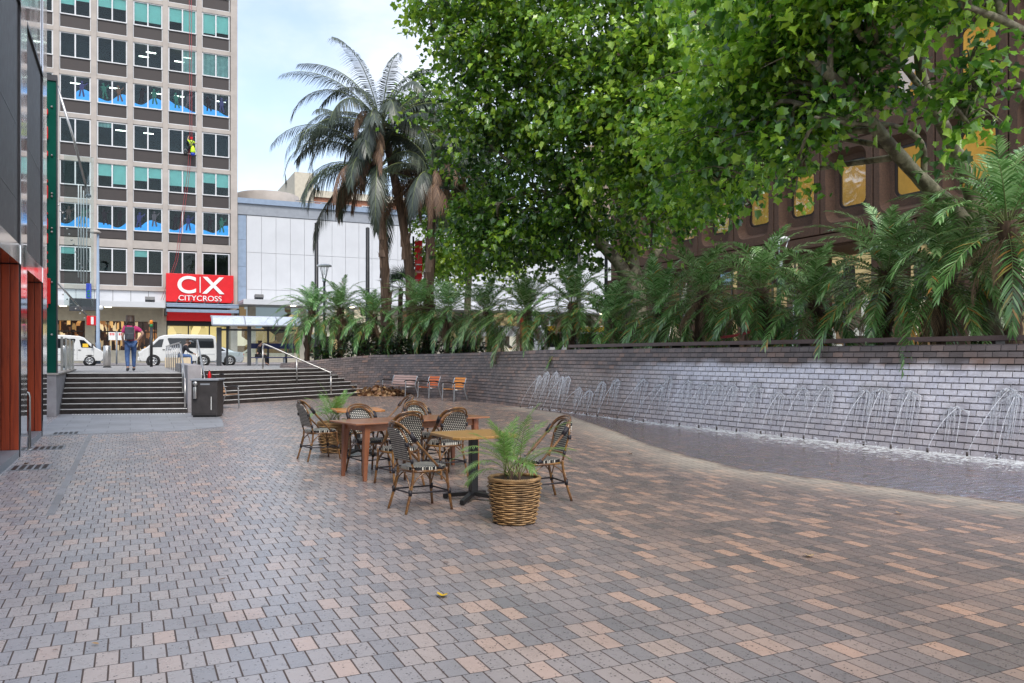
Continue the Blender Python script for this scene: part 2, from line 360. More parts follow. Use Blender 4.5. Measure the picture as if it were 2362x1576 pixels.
def pool_mat():
    m, nt, b, out = new_mat('shallow_water')
    ge = nd(nt, 'ShaderNodeNewGeometry')
    mp = nd(nt, 'ShaderNodeMapping', {'Vector': ge.outputs['Position'], 'Rotation': (0, 0, R(-20)), 'Scale': (4.0, 11.0, 1.0)})
    n = nd(nt, 'ShaderNodeTexNoise', {'Vector': mp.outputs[0], 'Scale': 0.9, 'Detail': 4.0, 'Roughness': 0.55, 'Distortion': 1.0})
    bp = nd(nt, 'ShaderNodeBump', {'Height': n.outputs[0], 'Strength': 1.0, 'Distance': 0.16})
    gl = nd(nt, 'ShaderNodeBsdfGlossy', {0: (0.9,0.92,1,1), 'Roughness': 0.1, 'Normal': bp.outputs[0]})
    tr = nd(nt, 'ShaderNodeBsdfTransparent', {0: (0.95,0.83,0.73,1)})
    fr = nd(nt, 'ShaderNodeFresnel', {0: 1.33, 'Normal': bp.outputs[0]})
    mx = nd(nt, 'ShaderNodeMixShader', {0: mth(nt, 'MULTIPLY', fr.outputs[0], 0.75), 1: tr.outputs[0], 2: gl.outputs[0]})
    # foam and floating bubbles thicken towards the wall
    at = nd(nt, 'ShaderNodeAttribute', attribute_name='foam')
    n2 = nd(nt, 'ShaderNodeTexNoise', {'Vector': ge.outputs['Position'], 'Scale': 9.0, 'Detail': 6.0, 'Roughness': 0.75, 'Distortion': 1.2})
    fm = mth(nt, 'MULTIPLY', maprange(nt, mth(nt, 'ADD', n2.outputs[0], mth(nt, 'MULTIPLY', at.outputs['Fac'], 0.22)), 0.63, 0.72), 0.8)
    df = nd(nt, 'ShaderNodeBsdfDiffuse', {0: (0.75,0.77,0.78,1)})
    mx2 = nd(nt, 'ShaderNodeMixShader', {0: fm, 1: mx.outputs[0], 2: df.outputs[0]})
    nt.links.new(mx2.outputs[0], out.inputs[0])
    return m
def spray_mat():
    m, nt, b, out = new_mat('falling_water')
    b.inputs['Base Color'].default_value = (0.82,0.84,0.88,1); b.inputs['Roughness'].default_value = 0.12
    tr = nd(nt, 'ShaderNodeBsdfTransparent', {0: (0.95,0.96,0.98,1)})
    tcn = nd(nt, 'ShaderNodeTexCoord')
    n = nd(nt, 'ShaderNodeTexNoise', {'Vector': tcn.outputs['Object'], 'Scale': 30.0, 'Detail': 3.0})
    mx = nd(nt, 'ShaderNodeMixShader', {0: maprange(nt, n.outputs[0], 0.35, 0.65, 0.25, 0.8), 1: tr.outputs[0], 2: b.outputs[0]})
    nt.links.new(mx.outputs[0], out.inputs[0]); return m
def weave_mat(name, axes):
    m, nt, b, out = new_mat(name)
    tc = nd(nt, 'ShaderNodeTexCoord'); sp = nd(nt, 'ShaderNodeSeparateXYZ', {0: tc.outputs['Object']})
    p = 0.029
    a = mth(nt, 'DIVIDE', sp.outputs[axes[0]], p); c = mth(nt, 'DIVIDE', sp.outputs[axes[1]], p*0.8)
    r = mth(nt, 'FLOOR', c); a = mth(nt, 'ADD', a, mth(nt, 'MULTIPLY', mth(nt, 'MODULO', mth(nt, 'ADD', r, 200.0), 2.0), 0.5))
    fa = mth(nt, 'ABSOLUTE', mth(nt, 'SUBTRACT', mth(nt, 'FRACT', a), 0.5)); fc = mth(nt, 'ABSOLUTE', mth(nt, 'SUBTRACT', mth(nt, 'FRACT', c), 0.5))
    dd = mth(nt, 'SQRT', mth(nt, 'ADD', mth(nt, 'MULTIPLY', fa, fa), mth(nt, 'MULTIPLY', fc, fc)))
    k = maprange(nt, dd, 0.24, 0.31, 1.0, 0.0)
    nt.links.new(mixc(nt, k, (0.012,0.011,0.012,1), (0.72,0.69,0.58,1)), b.inputs['Base Color'])
    b.inputs['Roughness'].default_value = 0.4
    bp = nd(nt, 'ShaderNodeBump', {'Height': k, 'Strength': 0.4, 'Distance': 0.003}); nt.links.new(bp.outputs[0], b.inputs['Normal'])
    return m
def bamboo_mat():
    m, nt, b, out = new_mat('bamboo_cane')
    tc = nd(nt, 'ShaderNodeTexCoord')
    n = nd(nt, 'ShaderNodeTexNoise', {'Vector': tc.outputs['Object'], 'Scale': 9.0, 'Detail': 5.0, 'Roughness': 0.7})
    n2 = nd(nt, 'ShaderNodeTexNoise', {'Vector': tc.outputs['Object'], 'Scale': 55.0, 'Detail': 3.0})
    c = ramp(nt, n.outputs[0], [(0.3, (0.05,0.02,0.007)), (0.46, (0.14,0.058,0.014)), (0.62, (0.27,0.135,0.032)), (0.8, (0.38,0.22,0.065))])
    c = mixc(nt, maprange(nt, n2.outputs[0], 0.55, 0.7, 0, 0.6), c, (0.06,0.022,0.008,1))
    nt.links.new(c, b.inputs['Base Color']); b.inputs['Roughness'].default_value = 0.28; b.inputs['Coat Weight'].default_value = 0.4
    return m
def bark_mat():
    m, nt, b, out = new_mat('plane_tree_bark')
    tc = nd(nt, 'ShaderNodeTexCoord')
    n = nd(nt, 'ShaderNodeTexNoise', {'Vector': tc.outputs['Object'], 'Scale': 2.6, 'Detail': 5.0, 'Roughness': 0.55, 'Distortion': 0.5})
    n2 = nd(nt, 'ShaderNodeTexNoise', {'Vector': tc.outputs['Object'], 'Scale': 18.0, 'Detail': 5.0})
    c = ramp(nt, n.outputs[0], [(0.0, (0.055,0.042,0.028)), (0.42, (0.1,0.08,0.05)), (0.48, (0.2,0.18,0.115)), (0.55, (0.3,0.27,0.18)), (0.62, (0.15,0.14,0.085)), (0.75, (0.34,0.3,0.21))])
    c = mixc(nt, 0.5, c, ramp(nt, n2.outputs[0], [(0.35, (0.5,0.5,0.5)), (0.65, (1,1,1))]), 'MULTIPLY')
    nt.links.new(c, b.inputs['Base Color']); b.inputs['Roughness'].default_value = 0.8
    bp = nd(nt, 'ShaderNodeBump', {'Height': n2.outputs[0], 'Strength': 0.5, 'Distance': 0.02}); nt.links.new(bp.outputs[0], b.inputs['Normal'])
    return m
def fibre_mat(name, c1, c2, axis=2):
    m, nt, b, out = new_mat(name)
    tc = nd(nt, 'ShaderNodeTexCoord')
    s = [14, 14, 14]; s[axis] = 1.6
    mp = nd(nt, 'ShaderNodeMapping', {'Vector': tc.outputs['Object'], 'Scale': tuple(s)})
    n = nd(nt, 'ShaderNodeTexNoise', {'Vector': mp.outputs[0], 'Scale': 1.0, 'Detail': 7.0, 'Roughness': 0.7, 'Distortion': 0.7})
    nt.links.new(ramp(nt, n.outputs[0], [(0.3, c2), (0.7, c1)]), b.inputs['Base Color']); b.inputs['Roughness'].default_value = 0.85
    bp = nd(nt, 'ShaderNodeBump', {'Height': n.outputs[0], 'Strength': 0.8, 'Distance': 0.03}); nt.links.new(bp.outputs[0], b.inputs['Normal'])
    return m
M = {}
M['paver'] = paver_mat(); M['wallbrick'] = wallbrick_mat(); M['pool'] = pool_mat(); M['spray'] = spray_mat()
M['granite'] = slab_mat('grey_granite_slabs', (0.33,0.335,0.355), 0.9, 0.6)
M['footpath'] = slab_mat('footpath_slabs', (0.36,0.35,0.34), 0.6, 0.4)
M['asphalt'] = mat('asphalt', (0.09,0.09,0.092), 0.8, var=0.25, vscale=8, bump=0.3, bscale=60)
M['soil'] = mat('planter_soil', (0.05,0.035,0.025), 0.95, var=0.5, vscale=12, bump=0.8, bscale=20)
M['stone_dark'] = mat('dark_basalt', (0.042,0.034,0.032), 0.55, var=0.45, vscale=5, bump=0.15, bscale=60, dirt=0.2)
M['nosing'] = mat('pale_step_nosing', (0.82,0.81,0.79), 0.5, var=0.15)
M['conc'] = mat('precast_concrete', (0.43,0.385,0.345), 0.8, var=0.12, vscale=1.2, bump=0.1, dirt=0.25)
M['conc_grey'] = mat('stained_concrete', (0.36,0.34,0.35), 0.7, var=0.2, vscale=2.5, bump=0.2, dirt=0.6)
M['spandrel'] = mat('brown_spandrel', (0.045,0.036,0.034), 0.6, var=0.15, vscale=1.5)
M['white'] = mat('white_painted_metal', (0.66,0.67,0.68), 0.4, var=0.05, dirt=0.12)
M['panel'] = mat('white_cladding', (0.58,0.59,0.605), 0.45, var=0.04, vscale=0.8, dirt=0.06)
M['greymetal'] = mat('grey_metal', (0.28,0.3,0.33), 0.45, var=0.1)
M['bluegrey'] = mat('blue_grey_flashing', (0.25,0.32,0.42), 0.4, var=0.1)
M['darkmetal'] = mat('dark_grey_powdercoat', (0.045,0.048,0.055), 0.42, var=0.2, vscale=6)
M['bin'] = mat('bin_charcoal', (0.045,0.04,0.04), 0.45, var=0.25, vscale=4, dirt=0.3)
M['black'] = mat('black_painted_steel', (0.012,0.012,0.013), 0.4, var=0.2)
M['steel'] = mat('brushed_stainless', (0.5,0.48,0.455), 0.36, metal=1.0, var=0.08, vscale=12)
M['mirror'] = mat('polished_stainless', (0.8,0.81,0.84), 0.06, metal=1.0, var=0.03, vscale=1.0)
M['timber_red'] = wood('red_cedar_boards', (0.36,0.05,0.012), (0.15,0.016,0.006), 'Z', 0.42, 0.15, 0.6)
M['stone_grey'] = mat('honed_black_stone', (0.045,0.042,0.045), 0.5, var=0.5, vscale=7, bump=0.08, bscale=80)
M['green'] = mat('green_glass_panel', (0.006,0.085,0.06), 0.12, var=0.2, vscale=0.8)
M['red'] = mat('red_sign_face', (0.68,0.008,0.014), 0.4, var=0.06)
M['redlit'] = mat('red_letter', (0.8,0.015,0.015), 0.35, var=0.05)
M['cream'] = mat('white_lettering', (0.82,0.82,0.8), 0.4, var=0.03)
M['blind'] = mat('turquoise_blind', (0.55,0.9,0.87), 0.8, var=0.08, vscale=1)
M['blind_v'] = mat('pale_vertical_blind', (0.6,0.75,0.75), 0.8, var=0.2)
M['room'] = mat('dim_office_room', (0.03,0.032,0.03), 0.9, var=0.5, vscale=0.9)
M['officelamp'] = emis('office_ceiling_lamp', (1.0,0.92,0.62), 3.0)
M['officelamp_w'] = emis('office_tube_lamp', (1.0,0.98,0.9), 3.0)
M['wave'] = mat('blue_window_film', (0.03,0.3,0.72), 0.5, var=0.15)
M['pane'] = glass('green_tinted_pane', (0.86,0.97,0.95), -0.02)
M['clear'] = glass('clear_glass', (0.9,0.95,0.94), 0.0)
M['dimpane'] = glass('tinted_office_pane', (0.7,0.68,0.6), -0.7)
M['darkpane'] = mat('dark_window_glass', (0.012,0.014,0.016), 0.06, var=0.3)
M['carpane'] = mat('tinted_car_glass', (0.012,0.014,0.016), 0.05, var=0.1, coat=0.3)
M['brown_conc'] = mat('brown_aggregate_concrete', (0.1,0.056,0.036), 0.9, var=0.3, vscale=14, bump=0.5, bscale=70, dirt=0.35)
M['bronze'] = mat('bronze_window_frame', (0.03,0.02,0.016), 0.4, var=0.2)
M['tan'] = mat('tan_render', (0.5,0.36,0.25), 0.85, var=0.1, dirt=0.2)
M['orangebrick'] = slab_mat('orange_brick', (0.42,0.17,0.09), 0.24, 0.09)
M['cream_wall'] = mat('cream_render', (0.6,0.55,0.44), 0.85, var=0.1, dirt=0.2)
M['vanpaint'] = mat('white_vehicle_paint', (0.66,0.66,0.64), 0.25, var=0.03, coat=0.6, dirt=0.06)
M['silverpaint'] = mat('silver_vehicle_paint', (0.5,0.54,0.58), 0.28, metal=0.4, var=0.04, coat=0.6)
M['tyre'] = mat('tyre_rubber', (0.018,0.018,0.018), 0.85, var=0.2)
M['rim'] = mat('alloy_rim', (0.6,0.6,0.6), 0.3, metal=0.8, var=0.05)
M['trimblack'] = mat('black_plastic', (0.02,0.02,0.02), 0.6, var=0.1)
M['lamp_red'] = mat('tail_lamp', (0.5,0.01,0.01), 0.2, var=0.1)
M['lamp_clear'] = mat('headlamp_lens', (0.7,0.72,0.72), 0.1, var=0.1)
M['yellow'] = mat('yellow_paint', (0.8,0.5,0.02), 0.4, var=0.06)
M['orange'] = mat('orange_cap', (0.85,0.25,0.01), 0.4, var=0.06)
M['greenband'] = mat('green_band', (0.01,0.2,0.05), 0.4, var=0.06)
M['blue'] = mat('blue_sign', (0.02,0.05,0.42), 0.4, var=0.08)
M['navy'] = mat('navy_bench', (0.012,0.02,0.1), 0.4, var=0.08)
M['bamboo'] = bamboo_mat(); M['wrap'] = mat('dark_cane_binding', (0.018,0.015,0.02), 0.4, var=0.3, vscale=40, bump=0.5, bscale=150)
M['weave_back'] = weave_mat('dotted_weave_back', (0, 2)); M['weave_seat'] = weave_mat('dotted_weave_seat', (0, 1))
M['table_red'] = wood('reddish_table_timber', (0.34,0.15,0.075), (0.22,0.075,0.035), 'X', 0.33, 0.35, 0.7)
M['table_tan'] = mat('speckled_tan_laminate', (0.36,0.2,0.06), 0.4, var=0.4, vscale=50, bump=0.1)
M['table_orange'] = mat('orange_tan_laminate', (0.48,0.2,0.06), 0.4, var=0.25, vscale=40)
M['rattan'] = mat('rattan_cane', (0.36,0.215,0.095), 0.45, var=0.5, vscale=9, bump=0.2)
M['liner'] = mat('dark_basket_liner', (0.03,0.016,0.008), 0.9)
M['slat_pale'] = wood('weathered_pink_slats', (0.5,0.34,0.29), (0.33,0.18,0.13), 'X', 0.6, 0.0, 0.5)
M['slat_red'] = wood('red_orange_slats', (0.55,0.12,0.015), (0.36,0.06,0.01), 'X', 0.45, 0.1, 0.5)
M['slat_orange'] = wood('golden_orange_slats', (0.68,0.24,0.02), (0.5,0.14,0.01), 'X', 0.45, 0.1, 0.5)
M['slat_tan'] = wood('pale_tan_slats', (0.55,0.35,0.22), (0.36,0.2,0.11), 'X', 0.6, 0.0, 0.5)
M['castalu'] = mat('cast_aluminium', (0.4,0.42,0.44), 0.35, metal=0.7, var=0.1)
M['armblack'] = mat('dark_bench_arm', (0.03,0.03,0.034), 0.4, var=0.2)
M['bark'] = bark_mat(); M['palmbark'] = fibre_mat('palm_trunk_fibre', (0.17,0.105,0.065), (0.03,0.017,0.012))
M['boot'] = fibre_mat('peeling_leaf_sheath', (0.3,0.2,0.14), (0.09,0.055,0.04))
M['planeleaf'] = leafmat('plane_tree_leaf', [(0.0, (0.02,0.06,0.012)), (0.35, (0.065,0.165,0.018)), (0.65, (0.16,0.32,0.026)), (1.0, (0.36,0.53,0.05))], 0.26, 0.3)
M['datefrond'] = leafmat('date_palm_leaflet', [(0.0, (0.45,0.24,0.06)), (0.1, (0.3,0.27,0.06)), (0.2, (0.05,0.11,0.03)), (0.55, (0.1,0.22,0.055)), (0.8, (0.2,0.37,0.12)), (1.0, (0.36,0.54,0.24))], 0.2, 0.22)
M['queenfrond'] = leafmat('queen_palm_leaflet', [(0.0, (0.016,0.026,0.016)), (0.5, (0.034,0.052,0.031)), (1.0, (0.085,0.11,0.065))], 0.12, 0.42)
M['deadfrond'] = leafmat('dead_brown_frond', [(0.0, (0.09,0.05,0.03)), (0.5, (0.2,0.115,0.065)), (1.0, (0.34,0.21,0.12))], 0.15, 0.7)
M['arecaleaf'] = leafmat('areca_leaflet', [(0.0, (0.07,0.17,0.03)), (0.5, (0.13,0.28,0.05)), (1.0, (0.26,0.45,0.12))], 0.3, 0.35)
M['shrubleaf'] = leafmat('shrub_leaf', [(0.0, (0.008,0.022,0.008)), (0.6, (0.02,0.055,0.014)), (1.0, (0.1,0.2,0.03))], 0.2, 0.35)
M['dryleaf'] = leafmat('dry_leaf', [(0.0, (0.1,0.045,0.02)), (0.6, (0.3,0.15,0.06)), (1.0, (0.5,0.33,0.16))], 0.1, 0.7)
M['rachis'] = mat('frond_stalk', (0.2,0.24,0.08), 0.5, var=0.3)
M['skin'] = mat('skin', (0.5,0.3,0.22), 0.5, var=0.06)
M['denim'] = mat('blue_denim', (0.06,0.12,0.28), 0.8, var=0.35, vscale=8)
M['pink'] = mat('magenta_top', (0.5,0.03,0.16), 0.8, var=0.25, vscale=8)
M['hair'] = mat('brown_hair', (0.06,0.035,0.025), 0.5, var=0.5, vscale=20)
M['darkcloth'] = mat('dark_cloth', (0.015,0.016,0.022), 0.85, var=0.3)
M['packgrey'] = mat('grey_pack', (0.06,0.065,0.08), 0.7, var=0.4, vscale=8)
M['hivis'] = mat('hi_vis_yellow', (0.6,0.85,0.03), 0.6, var=0.1)
M['cardboard'] = mat('pale_timber_block', (0.62,0.5,0.34), 0.7, var=0.1)
# ---------------------------------------------------------------- ground, pool, wall, steps
LZ = 1.10            # upper landing and footpath level
RZ = 0.97            # road level
WALL = [(5.8,37.0),(7.0,36.2),(8.2,35.6),(9.3,34.9),(9.87,34.0),(10.5,31.6),(11.0,29.5),(11.2,27.1),(11.3,23.2),(11.4,18.85),
        (11.68,15.1),(11.92,12.6),(12.2,9.86),(12.42,7.98),(12.65,4.0),(12.7,-1.0),(12.7,-8.0)]
WC = catmull([(x, y, 0) for x, y in WALL], 14)
# even spacing
def resample(pts, step):
    out = [pts[0].copy()]; acc = 0.0
    for a, b in zip(pts, pts[1:]):
        L = (b-a).length; t = step - acc
        while t <= L:
            out.append(a.lerp(b, t/L)); t += step
        acc = (acc + L) % step if L + acc >= step else acc + L
    return out
WC = resample(WC, 0.11)
def wall_n(i):
    t = (WC[min(i+1, len(WC)-1)] - WC[max(i-1, 0)]).normalized(); return Vector((t.y, -t.x, 0))
def wall_idx(y):
    return min(range(len(WC)), key=lambda i: abs(WC[i].y - y) + (50 if WC[i].x < 9 else 0))
WB = 0.5             # the wall leans back this much
EDGE = [G(1210,942)] + [G(*p) for p in ((1294,954),(1358,975),(1420,996),(1481,1020.6),(1545,1041),(1621,1061),(1711,1082),(1800,1094),(1890,1105),(2017,1122),(2145,1138),(2250,1150),(2362,1163))]
EDGE = [Vector((p.x, p.y, 0)) for p in EDGE] + [Vector(p) for p in ((9.5,4.0,0),(10.4,2.4,0),(11.6,1.3,0),(12.68,0.8,0))]
EC = catmull(EDGE, 8)
far = MB(); far.bx(-700, 700, -300, 900, -0.5, -0.03)
struct('ground', far, M['asphalt'])
# plaza paving as a fine grid carrying the lime and damp marks round the pool
xs = np.arange(-7.0, 13.4, 0.2); ys = np.arange(-6.0, 37.0, 0.2)
gx, gy = np.meshgrid(xs, ys)
ep = np.array([(p.x, p.y) for p in EC]); a, b2 = ep[:-1], ep[1:]
P2 = np.stack([gx.ravel(), gy.ravel()], 1)
dist = np.full(len(P2), 99.0)
for p, q in zip(a, b2):
    ab = q - p; t = np.clip(((P2 - p) @ ab) / (ab @ ab + 1e-9), 0, 1)
    dist = np.minimum(dist, np.linalg.norm(P2 - (p + t[:, None]*ab), axis=1))
plaza = MB(); nx = len(xs)
plaza.v = [(float(x), float(y), 0.0) for x, y in P2]
for j in range(len(ys)-1):
    for i in range(nx-1):
        q = j*nx+i; plaza.face((q, q+1, q+nx+1, q+nx))
poly_ = np.array([(p.x, p.y) for p in EC] + [(13.5, 0.8), (13.5, 22.9)])
ins = np.zeros(len(P2), bool); k_ = len(poly_)
for i in range(k_):
    (x1, y1), (x2, y2) = poly_[i], poly_[(i+1) % k_]
    c_ = (P2[:,1] < y1) != (P2[:,1] < y2)
    ins ^= c_ & (P2[:,0] < x1 + (P2[:,1]-y1)*(x2-x1)/(y2-y1+1e-12))
po = struct('plaza_paving', plaza, M['paver'])
at = po.data.attributes.new('lime_sheen', 'FLOAT', 'POINT'); at.data.foreach_set('value', np.where(ins, 0, np.clip(1.1 - dist/1.0, 0, 1)).astype(np.float32))
at = po.data.attributes.new('wet', 'FLOAT', 'POINT'); at.data.foreach_set('value', np.where(ins, 0.75, np.clip(0.5 - dist/0.4, 0, 1)).astype(np.float32))
gs = MB(); gs.poly([(-1.75,19.0,0.004),(1.05,19.05,0.004),(1.95,19.75,0.004),(2.1,21.6,0.004),(2.3,26.5,0.004),(-1.75,26.5,0.004)])
struct('granite_path', gs, M['granite'])
st = MB(); st.bx(-0.78, -0.7, 9.5, 19.0, -0.01, 0.004)
struct('path_border_strip', st, M['granite'])
fp = MB()
bd = [(-90,28.9),(-1.8,28.9),(1.5,27.8),(1.86,27.8),(1.86,31.4),(6.76,34.8),(6.4,37.0),(7.6,37.6),(9.4,37.2),(11.6,35.8),(13.4,33),(14.6,29),(15.1,24),(15.4,15),(16.2,5),(17.2,-10),(19,-60)]
fp.poly([(x, y, LZ) for x, y in bd] + [(300,-60,LZ),(300,48.8,LZ),(-90,48.8,LZ)])
fp.poly([(-400,68,LZ),(600,68,LZ),(600,800,LZ),(-400,800,LZ)])
struct('footpath', fp, M['footpath'])
kb = MB(); kb.bx(-90, 300, 48.8, 49.05, RZ-0.2, LZ+0.004); kb.bx(-400, 600, 67.8, 68.0, RZ-0.2, LZ+0.004)
struct('kerb', kb, M['conc_grey'])
rd = MB(); rd.poly([(-400,49.0,RZ),(600,49.0,RZ),(600,67.9,RZ),(-400,67.9,RZ)])
struct('road', rd, M['asphalt'])
rm = MB()
for x in range(-60, 120, 6): rm.bx(x, x+3, 58.0-3.4, 58.0-3.28, RZ-0.01, RZ+0.004)
struct('road_marking', rm, M['cream'])

# ---- pool water
pw = MB(); NS, NA = 110, 9
eL = resample(EC, 0.05); i0 = wall_idx(22.9); i1 = wall_idx(0.7)
wl = [WC[i] + wall_n(i)*0.0 for i in range(i0, i1+1)]
def at_frac(pts, f):
    q = f*(len(pts)-1); i = int(q); return pts[i].lerp(pts[min(i+1, len(pts)-1)], q-i)
foam = []
for i in range(NS):
    f = i/(NS-1); A = at_frac(wl, f); B = at_frac(eL, f)
    for j in range(NA):
        p = A.lerp(B, j/(NA-1)); pw.vert((p.x, p.y, 0.009 - 0.004*(j/(NA-1)))); foam.append(max(0, 1.0 - 1.9*j/(NA-1)))
for i in range(NS-1):
    for j in range(NA-1):
        q = i*NA+j; pw.face((q, q+NA, q+NA+1, q+1), True)
wo = struct('water', pw, M['pool'])
at = wo.data.attributes.new('foam', 'FLOAT', 'POINT'); at.data.foreach_set('value', foam)

# ---- the battered brick wall: lapped courses swept along the curve
JX = [1208,1232,1255,1277,1297,1320,1345,1370,1395,1427,1458,1488,1522,1558,1597,1640,1685,1730,1780,1832,1888,1952,2017,2090,2170,2255,2352]
JY = [940,942,944,946,948,951,955,958,961,967,971,974,979,984,989,993,998,1005,1009,1015,1024,1031,1039,1047,1057,1065,1077]
JH = [1.0,1.12,1.14,1.0,1.02,.72,.66,.92,1.0,1.02,.9,1.1,1.04,.98,1.0,.98,1.0,.86,.98,1.03,.98,1.02,1.0,.76,1.1,1.0,1.02]
rh = random.Random(17); HITS = []
for q, (px, py) in enumerate(zip(JX, JY)):
    N = G(px, py); i = wall_idx(N.y); HITS.append((i, min(len(WC)-2, i + (rh.choice((1,2,3,4)) if q > 12 else rh.choice((3,4,5,6)))), JH[q]))
def stir_at(i, z):
    v = 0.0
    for _, ih, hz in HITS:
        dx = abs(i-ih)*0.11; up = z - hz
        if up > 0: r_ = math.hypot(dx, up*1.6); v = max(v, min(1, max(0, (0.24-r_)/0.06)))
        else: wd = 0.24 + 0.10*min(1, -up/0.3); v = max(v, min(1, max(0, (wd-dx)/0.07))*max(0.35, 1+up*0.9))
    return v
NCO = 17
def wall_top(i):
    p = WC[i]
    if p.x < 9.4 and p.y > 33: return 1.3 + (p.x-5.8)/3.6*0.38
    return min(1.82, 1.68 + max(0, 34.5-p.y)*0.012)
wt_ = thing('fountain_wall', 'long curved dark brown brick wall leaning back behind the pool and seats', 'wall', (11.4, 18.0, 0))
wm = MB(); cols = []; uvs = []; wet = []; lime_sheen = []; stir = []
from mathutils import noise as mnoise
for i, p in enumerate(WC):
    n = wall_n(i); T = wall_top(i); hc = T/NCO; ring = []
    for k in range(NCO):
        o0 = WB*k/NCO; o1 = o0 + WB/NCO*0.55
        for off, z, vv in ((o0, k*hc, k+0.02), (o1, (k+1)*hc-0.021, k+0.98), (o1+0.055, (k+1)*hc-0.021, k+0.985), (o1+0.055, (k+1)*hc, k+0.99)):
            q = p - n*off; ring.append(wm.vert((q.x, q.y, z - (0.1 if k == 0 and vv < 0.5 else 0)))); uvs.append((i*0.11, vv))
            e = mnoise.noise(Vector((i*0.11*1.3, z*2.0, 3.1)))*0.22 + mnoise.noise(Vector((i*0.11*4.0, z*5.0, 9.1)))*0.1
            stir.append(stir_at(i, z + e*0.15) if 9 < p.x and p.y < 25 else 0)
            lat = (24.6 + e*3 - p.y)/1.2 if p.x > 9 else 0
            wet.append(max(0, min(1, lat))*max(0, min(1, (1.28 + e - z)/0.22)))
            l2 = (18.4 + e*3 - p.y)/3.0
            lime_sheen.append((max(0, min(1, l2))*max(0, min(1, (1.5 + e*0.5 - z)/0.12))*(0.62 + 0.38*max(0, min(1, (z-0.3)/0.5)))) if p.x > 9 else 0)  # mask for the sky sheen painted on the wall
    q = p - n*(WB+0.32); ring.append(wm.vert((q.x, q.y, T))); uvs.append((i*0.11, NCO+0.5)); wet.append(0); lime_sheen.append(0); stir.append(0)
    cols.append(ring)
for i in range(len(cols)-1):
    for j in range(len(cols[0])-1): wm.face((cols[i][j], cols[i+1][j], cols[i+1][j+1], cols[i][j+1]))
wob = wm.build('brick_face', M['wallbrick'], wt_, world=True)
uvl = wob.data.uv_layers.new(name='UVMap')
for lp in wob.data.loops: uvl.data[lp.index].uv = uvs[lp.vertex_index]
for nm, arr in (('wet', wet), ('lime_sheen', lime_sheen), ('stir', stir)):
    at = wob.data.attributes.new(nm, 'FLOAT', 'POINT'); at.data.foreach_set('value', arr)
# the brown capping rail on brackets along the right half
cr_ = MB(); br_ = MB(); ia = wall_idx(21.5); pr = []
for i in range(ia, len(WC)):
    n = wall_n(i); q = WC[i] - n*(WB+0.12); z = wall_top(i)+0.06
    r = []
    for off, dz in ((0.0,0.0),(0.0,0.085),(-0.4,0.085),(-0.4,0.0)):
        s_ = q + n*off; r.append(cr_.vert((s_.x, s_.y, z+dz)))
    pr.append(r)
    if (i-ia) % 18 == 8:
        s_ = q - n*0.2; br_.box((s_.x, s_.y, z-0.05), (0.3, 0.06, 0.12), Matrix.Rotation(math.atan2(n.y, n.x), 3, 'Z'))
for a_, b_ in zip(pr, pr[1:]):
    for j in range(4): cr_.face((a_[j], b_[j], b_[(j+1)%4], a_[(j+1)%4]))
cr_.face(pr[0]); cr_.face(pr[-1][::-1])
M['rail_brown'] = mat('brown_capping', (0.12,0.083,0.075), 0.5, var=0.2, vscale=2, dirt=0.3)
cr_.build('capping_rail', M['rail_brown'], wt_, world=True, fixn=True); br_.build('bracket', M['bronze'], wt_, world=True)
# soil of the planter behind the wall
so_ = MB(); pr = []
for i in range(len(WC)):
    n = wall_n(i); T = wall_top(i); q = WC[i] - n*(WB+0.3); r = []
    for k, (off, dz) in enumerate(((0, -0.03), (0.7, -0.02), (1.6, -0.05), (2.7, -0.1), (2.95, LZ-T-0.1))):
        s_ = q - n*off; r.append(so_.vert((s_.x, s_.y, T + dz + mnoise.noise(Vector((s_.x, s_.y, 0)))*0.05*(k in (1,2,3)))))
    pr.append(r)
for a_, b_ in zip(pr, pr[1:]):
    for j in range(4): so_.face((a_[j], b_[j], b_[j+1], a_[j+1]), True)
struct('planter_soil_ground', so_, M['soil'])

# ---- steps
def flight(name, label, A, B, back, tread, riser, n, extra=0.0):
    A, B, back = Vector((*A, 0)), Vector((*B, 0)), Vector((*back, 0)).normalized()
    r = thing(name, label, 'steps', tuple(A.lerp(B, 0.5)))
    body = MB()
    for k in range(n):
        o0 = back*tread*k; o1 = back*(tread*n - 0.02)
        a_, b_ = A + o0, B + o0 + (B-A).normalized()*extra*0
        pts = [a_, b_, B + o1, A + o1]
        body.prism([(p.x, p.y, riser*k) for p in pts], (0, 0, riser - 0.0))
    body.build('step_risers', M['stone_dark'], r, world=True, fixn=True)
    for k in range(n):
        nb = MB(); o0 = back*(tread*k - 0.012); o1 = back*(tread*k + 0.035)
        nb.prism([(p.x, p.y, riser*(k+1) - 0.014) for p in (A+o0, B+o0, B+o1, A+o1)], (0, 0, 0.018))
        nb.build('nosing', M['nosing'], r, world=True, fixn=True)
    return r
flight('steps', 'wide flight of dark stone steps with white nosings beside the concrete plinth', (-1.77,25.95), (1.47,24.95), (0,1), 0.36, LZ/8, 8)
e2 = Vector((0.822,0.569,0))
flight('steps', 'oblique flight of dark stone steps running behind the bin to the brick wall', (1.86,28.32), (9.05,33.3), (-0.569,0.822), 0.35, LZ/8, 8)
dv = thing('divider_wall', 'low grey concrete wall between the two flights of steps', 'wall', (1.66, 28, 0))
db = MB(); db.bx(1.485, 1.85, 25.0, 32.0, 0, 1.37); db.build('wall_body', M['conc_grey'], dv, world=True, bevel=0.015)
tb = MB()
for k in range(40):
    x = -1.45 + k*0.072; y = 25.95 - (x+1.77)*0.309 - 0.42
    tb.bx(x, x+0.03, y, y+0.3, 0, 0.009)
tag(tb.build('tactile_strip', M['cream']), 'strip of short white tactile bars at the foot of the left steps', 'paving strip')
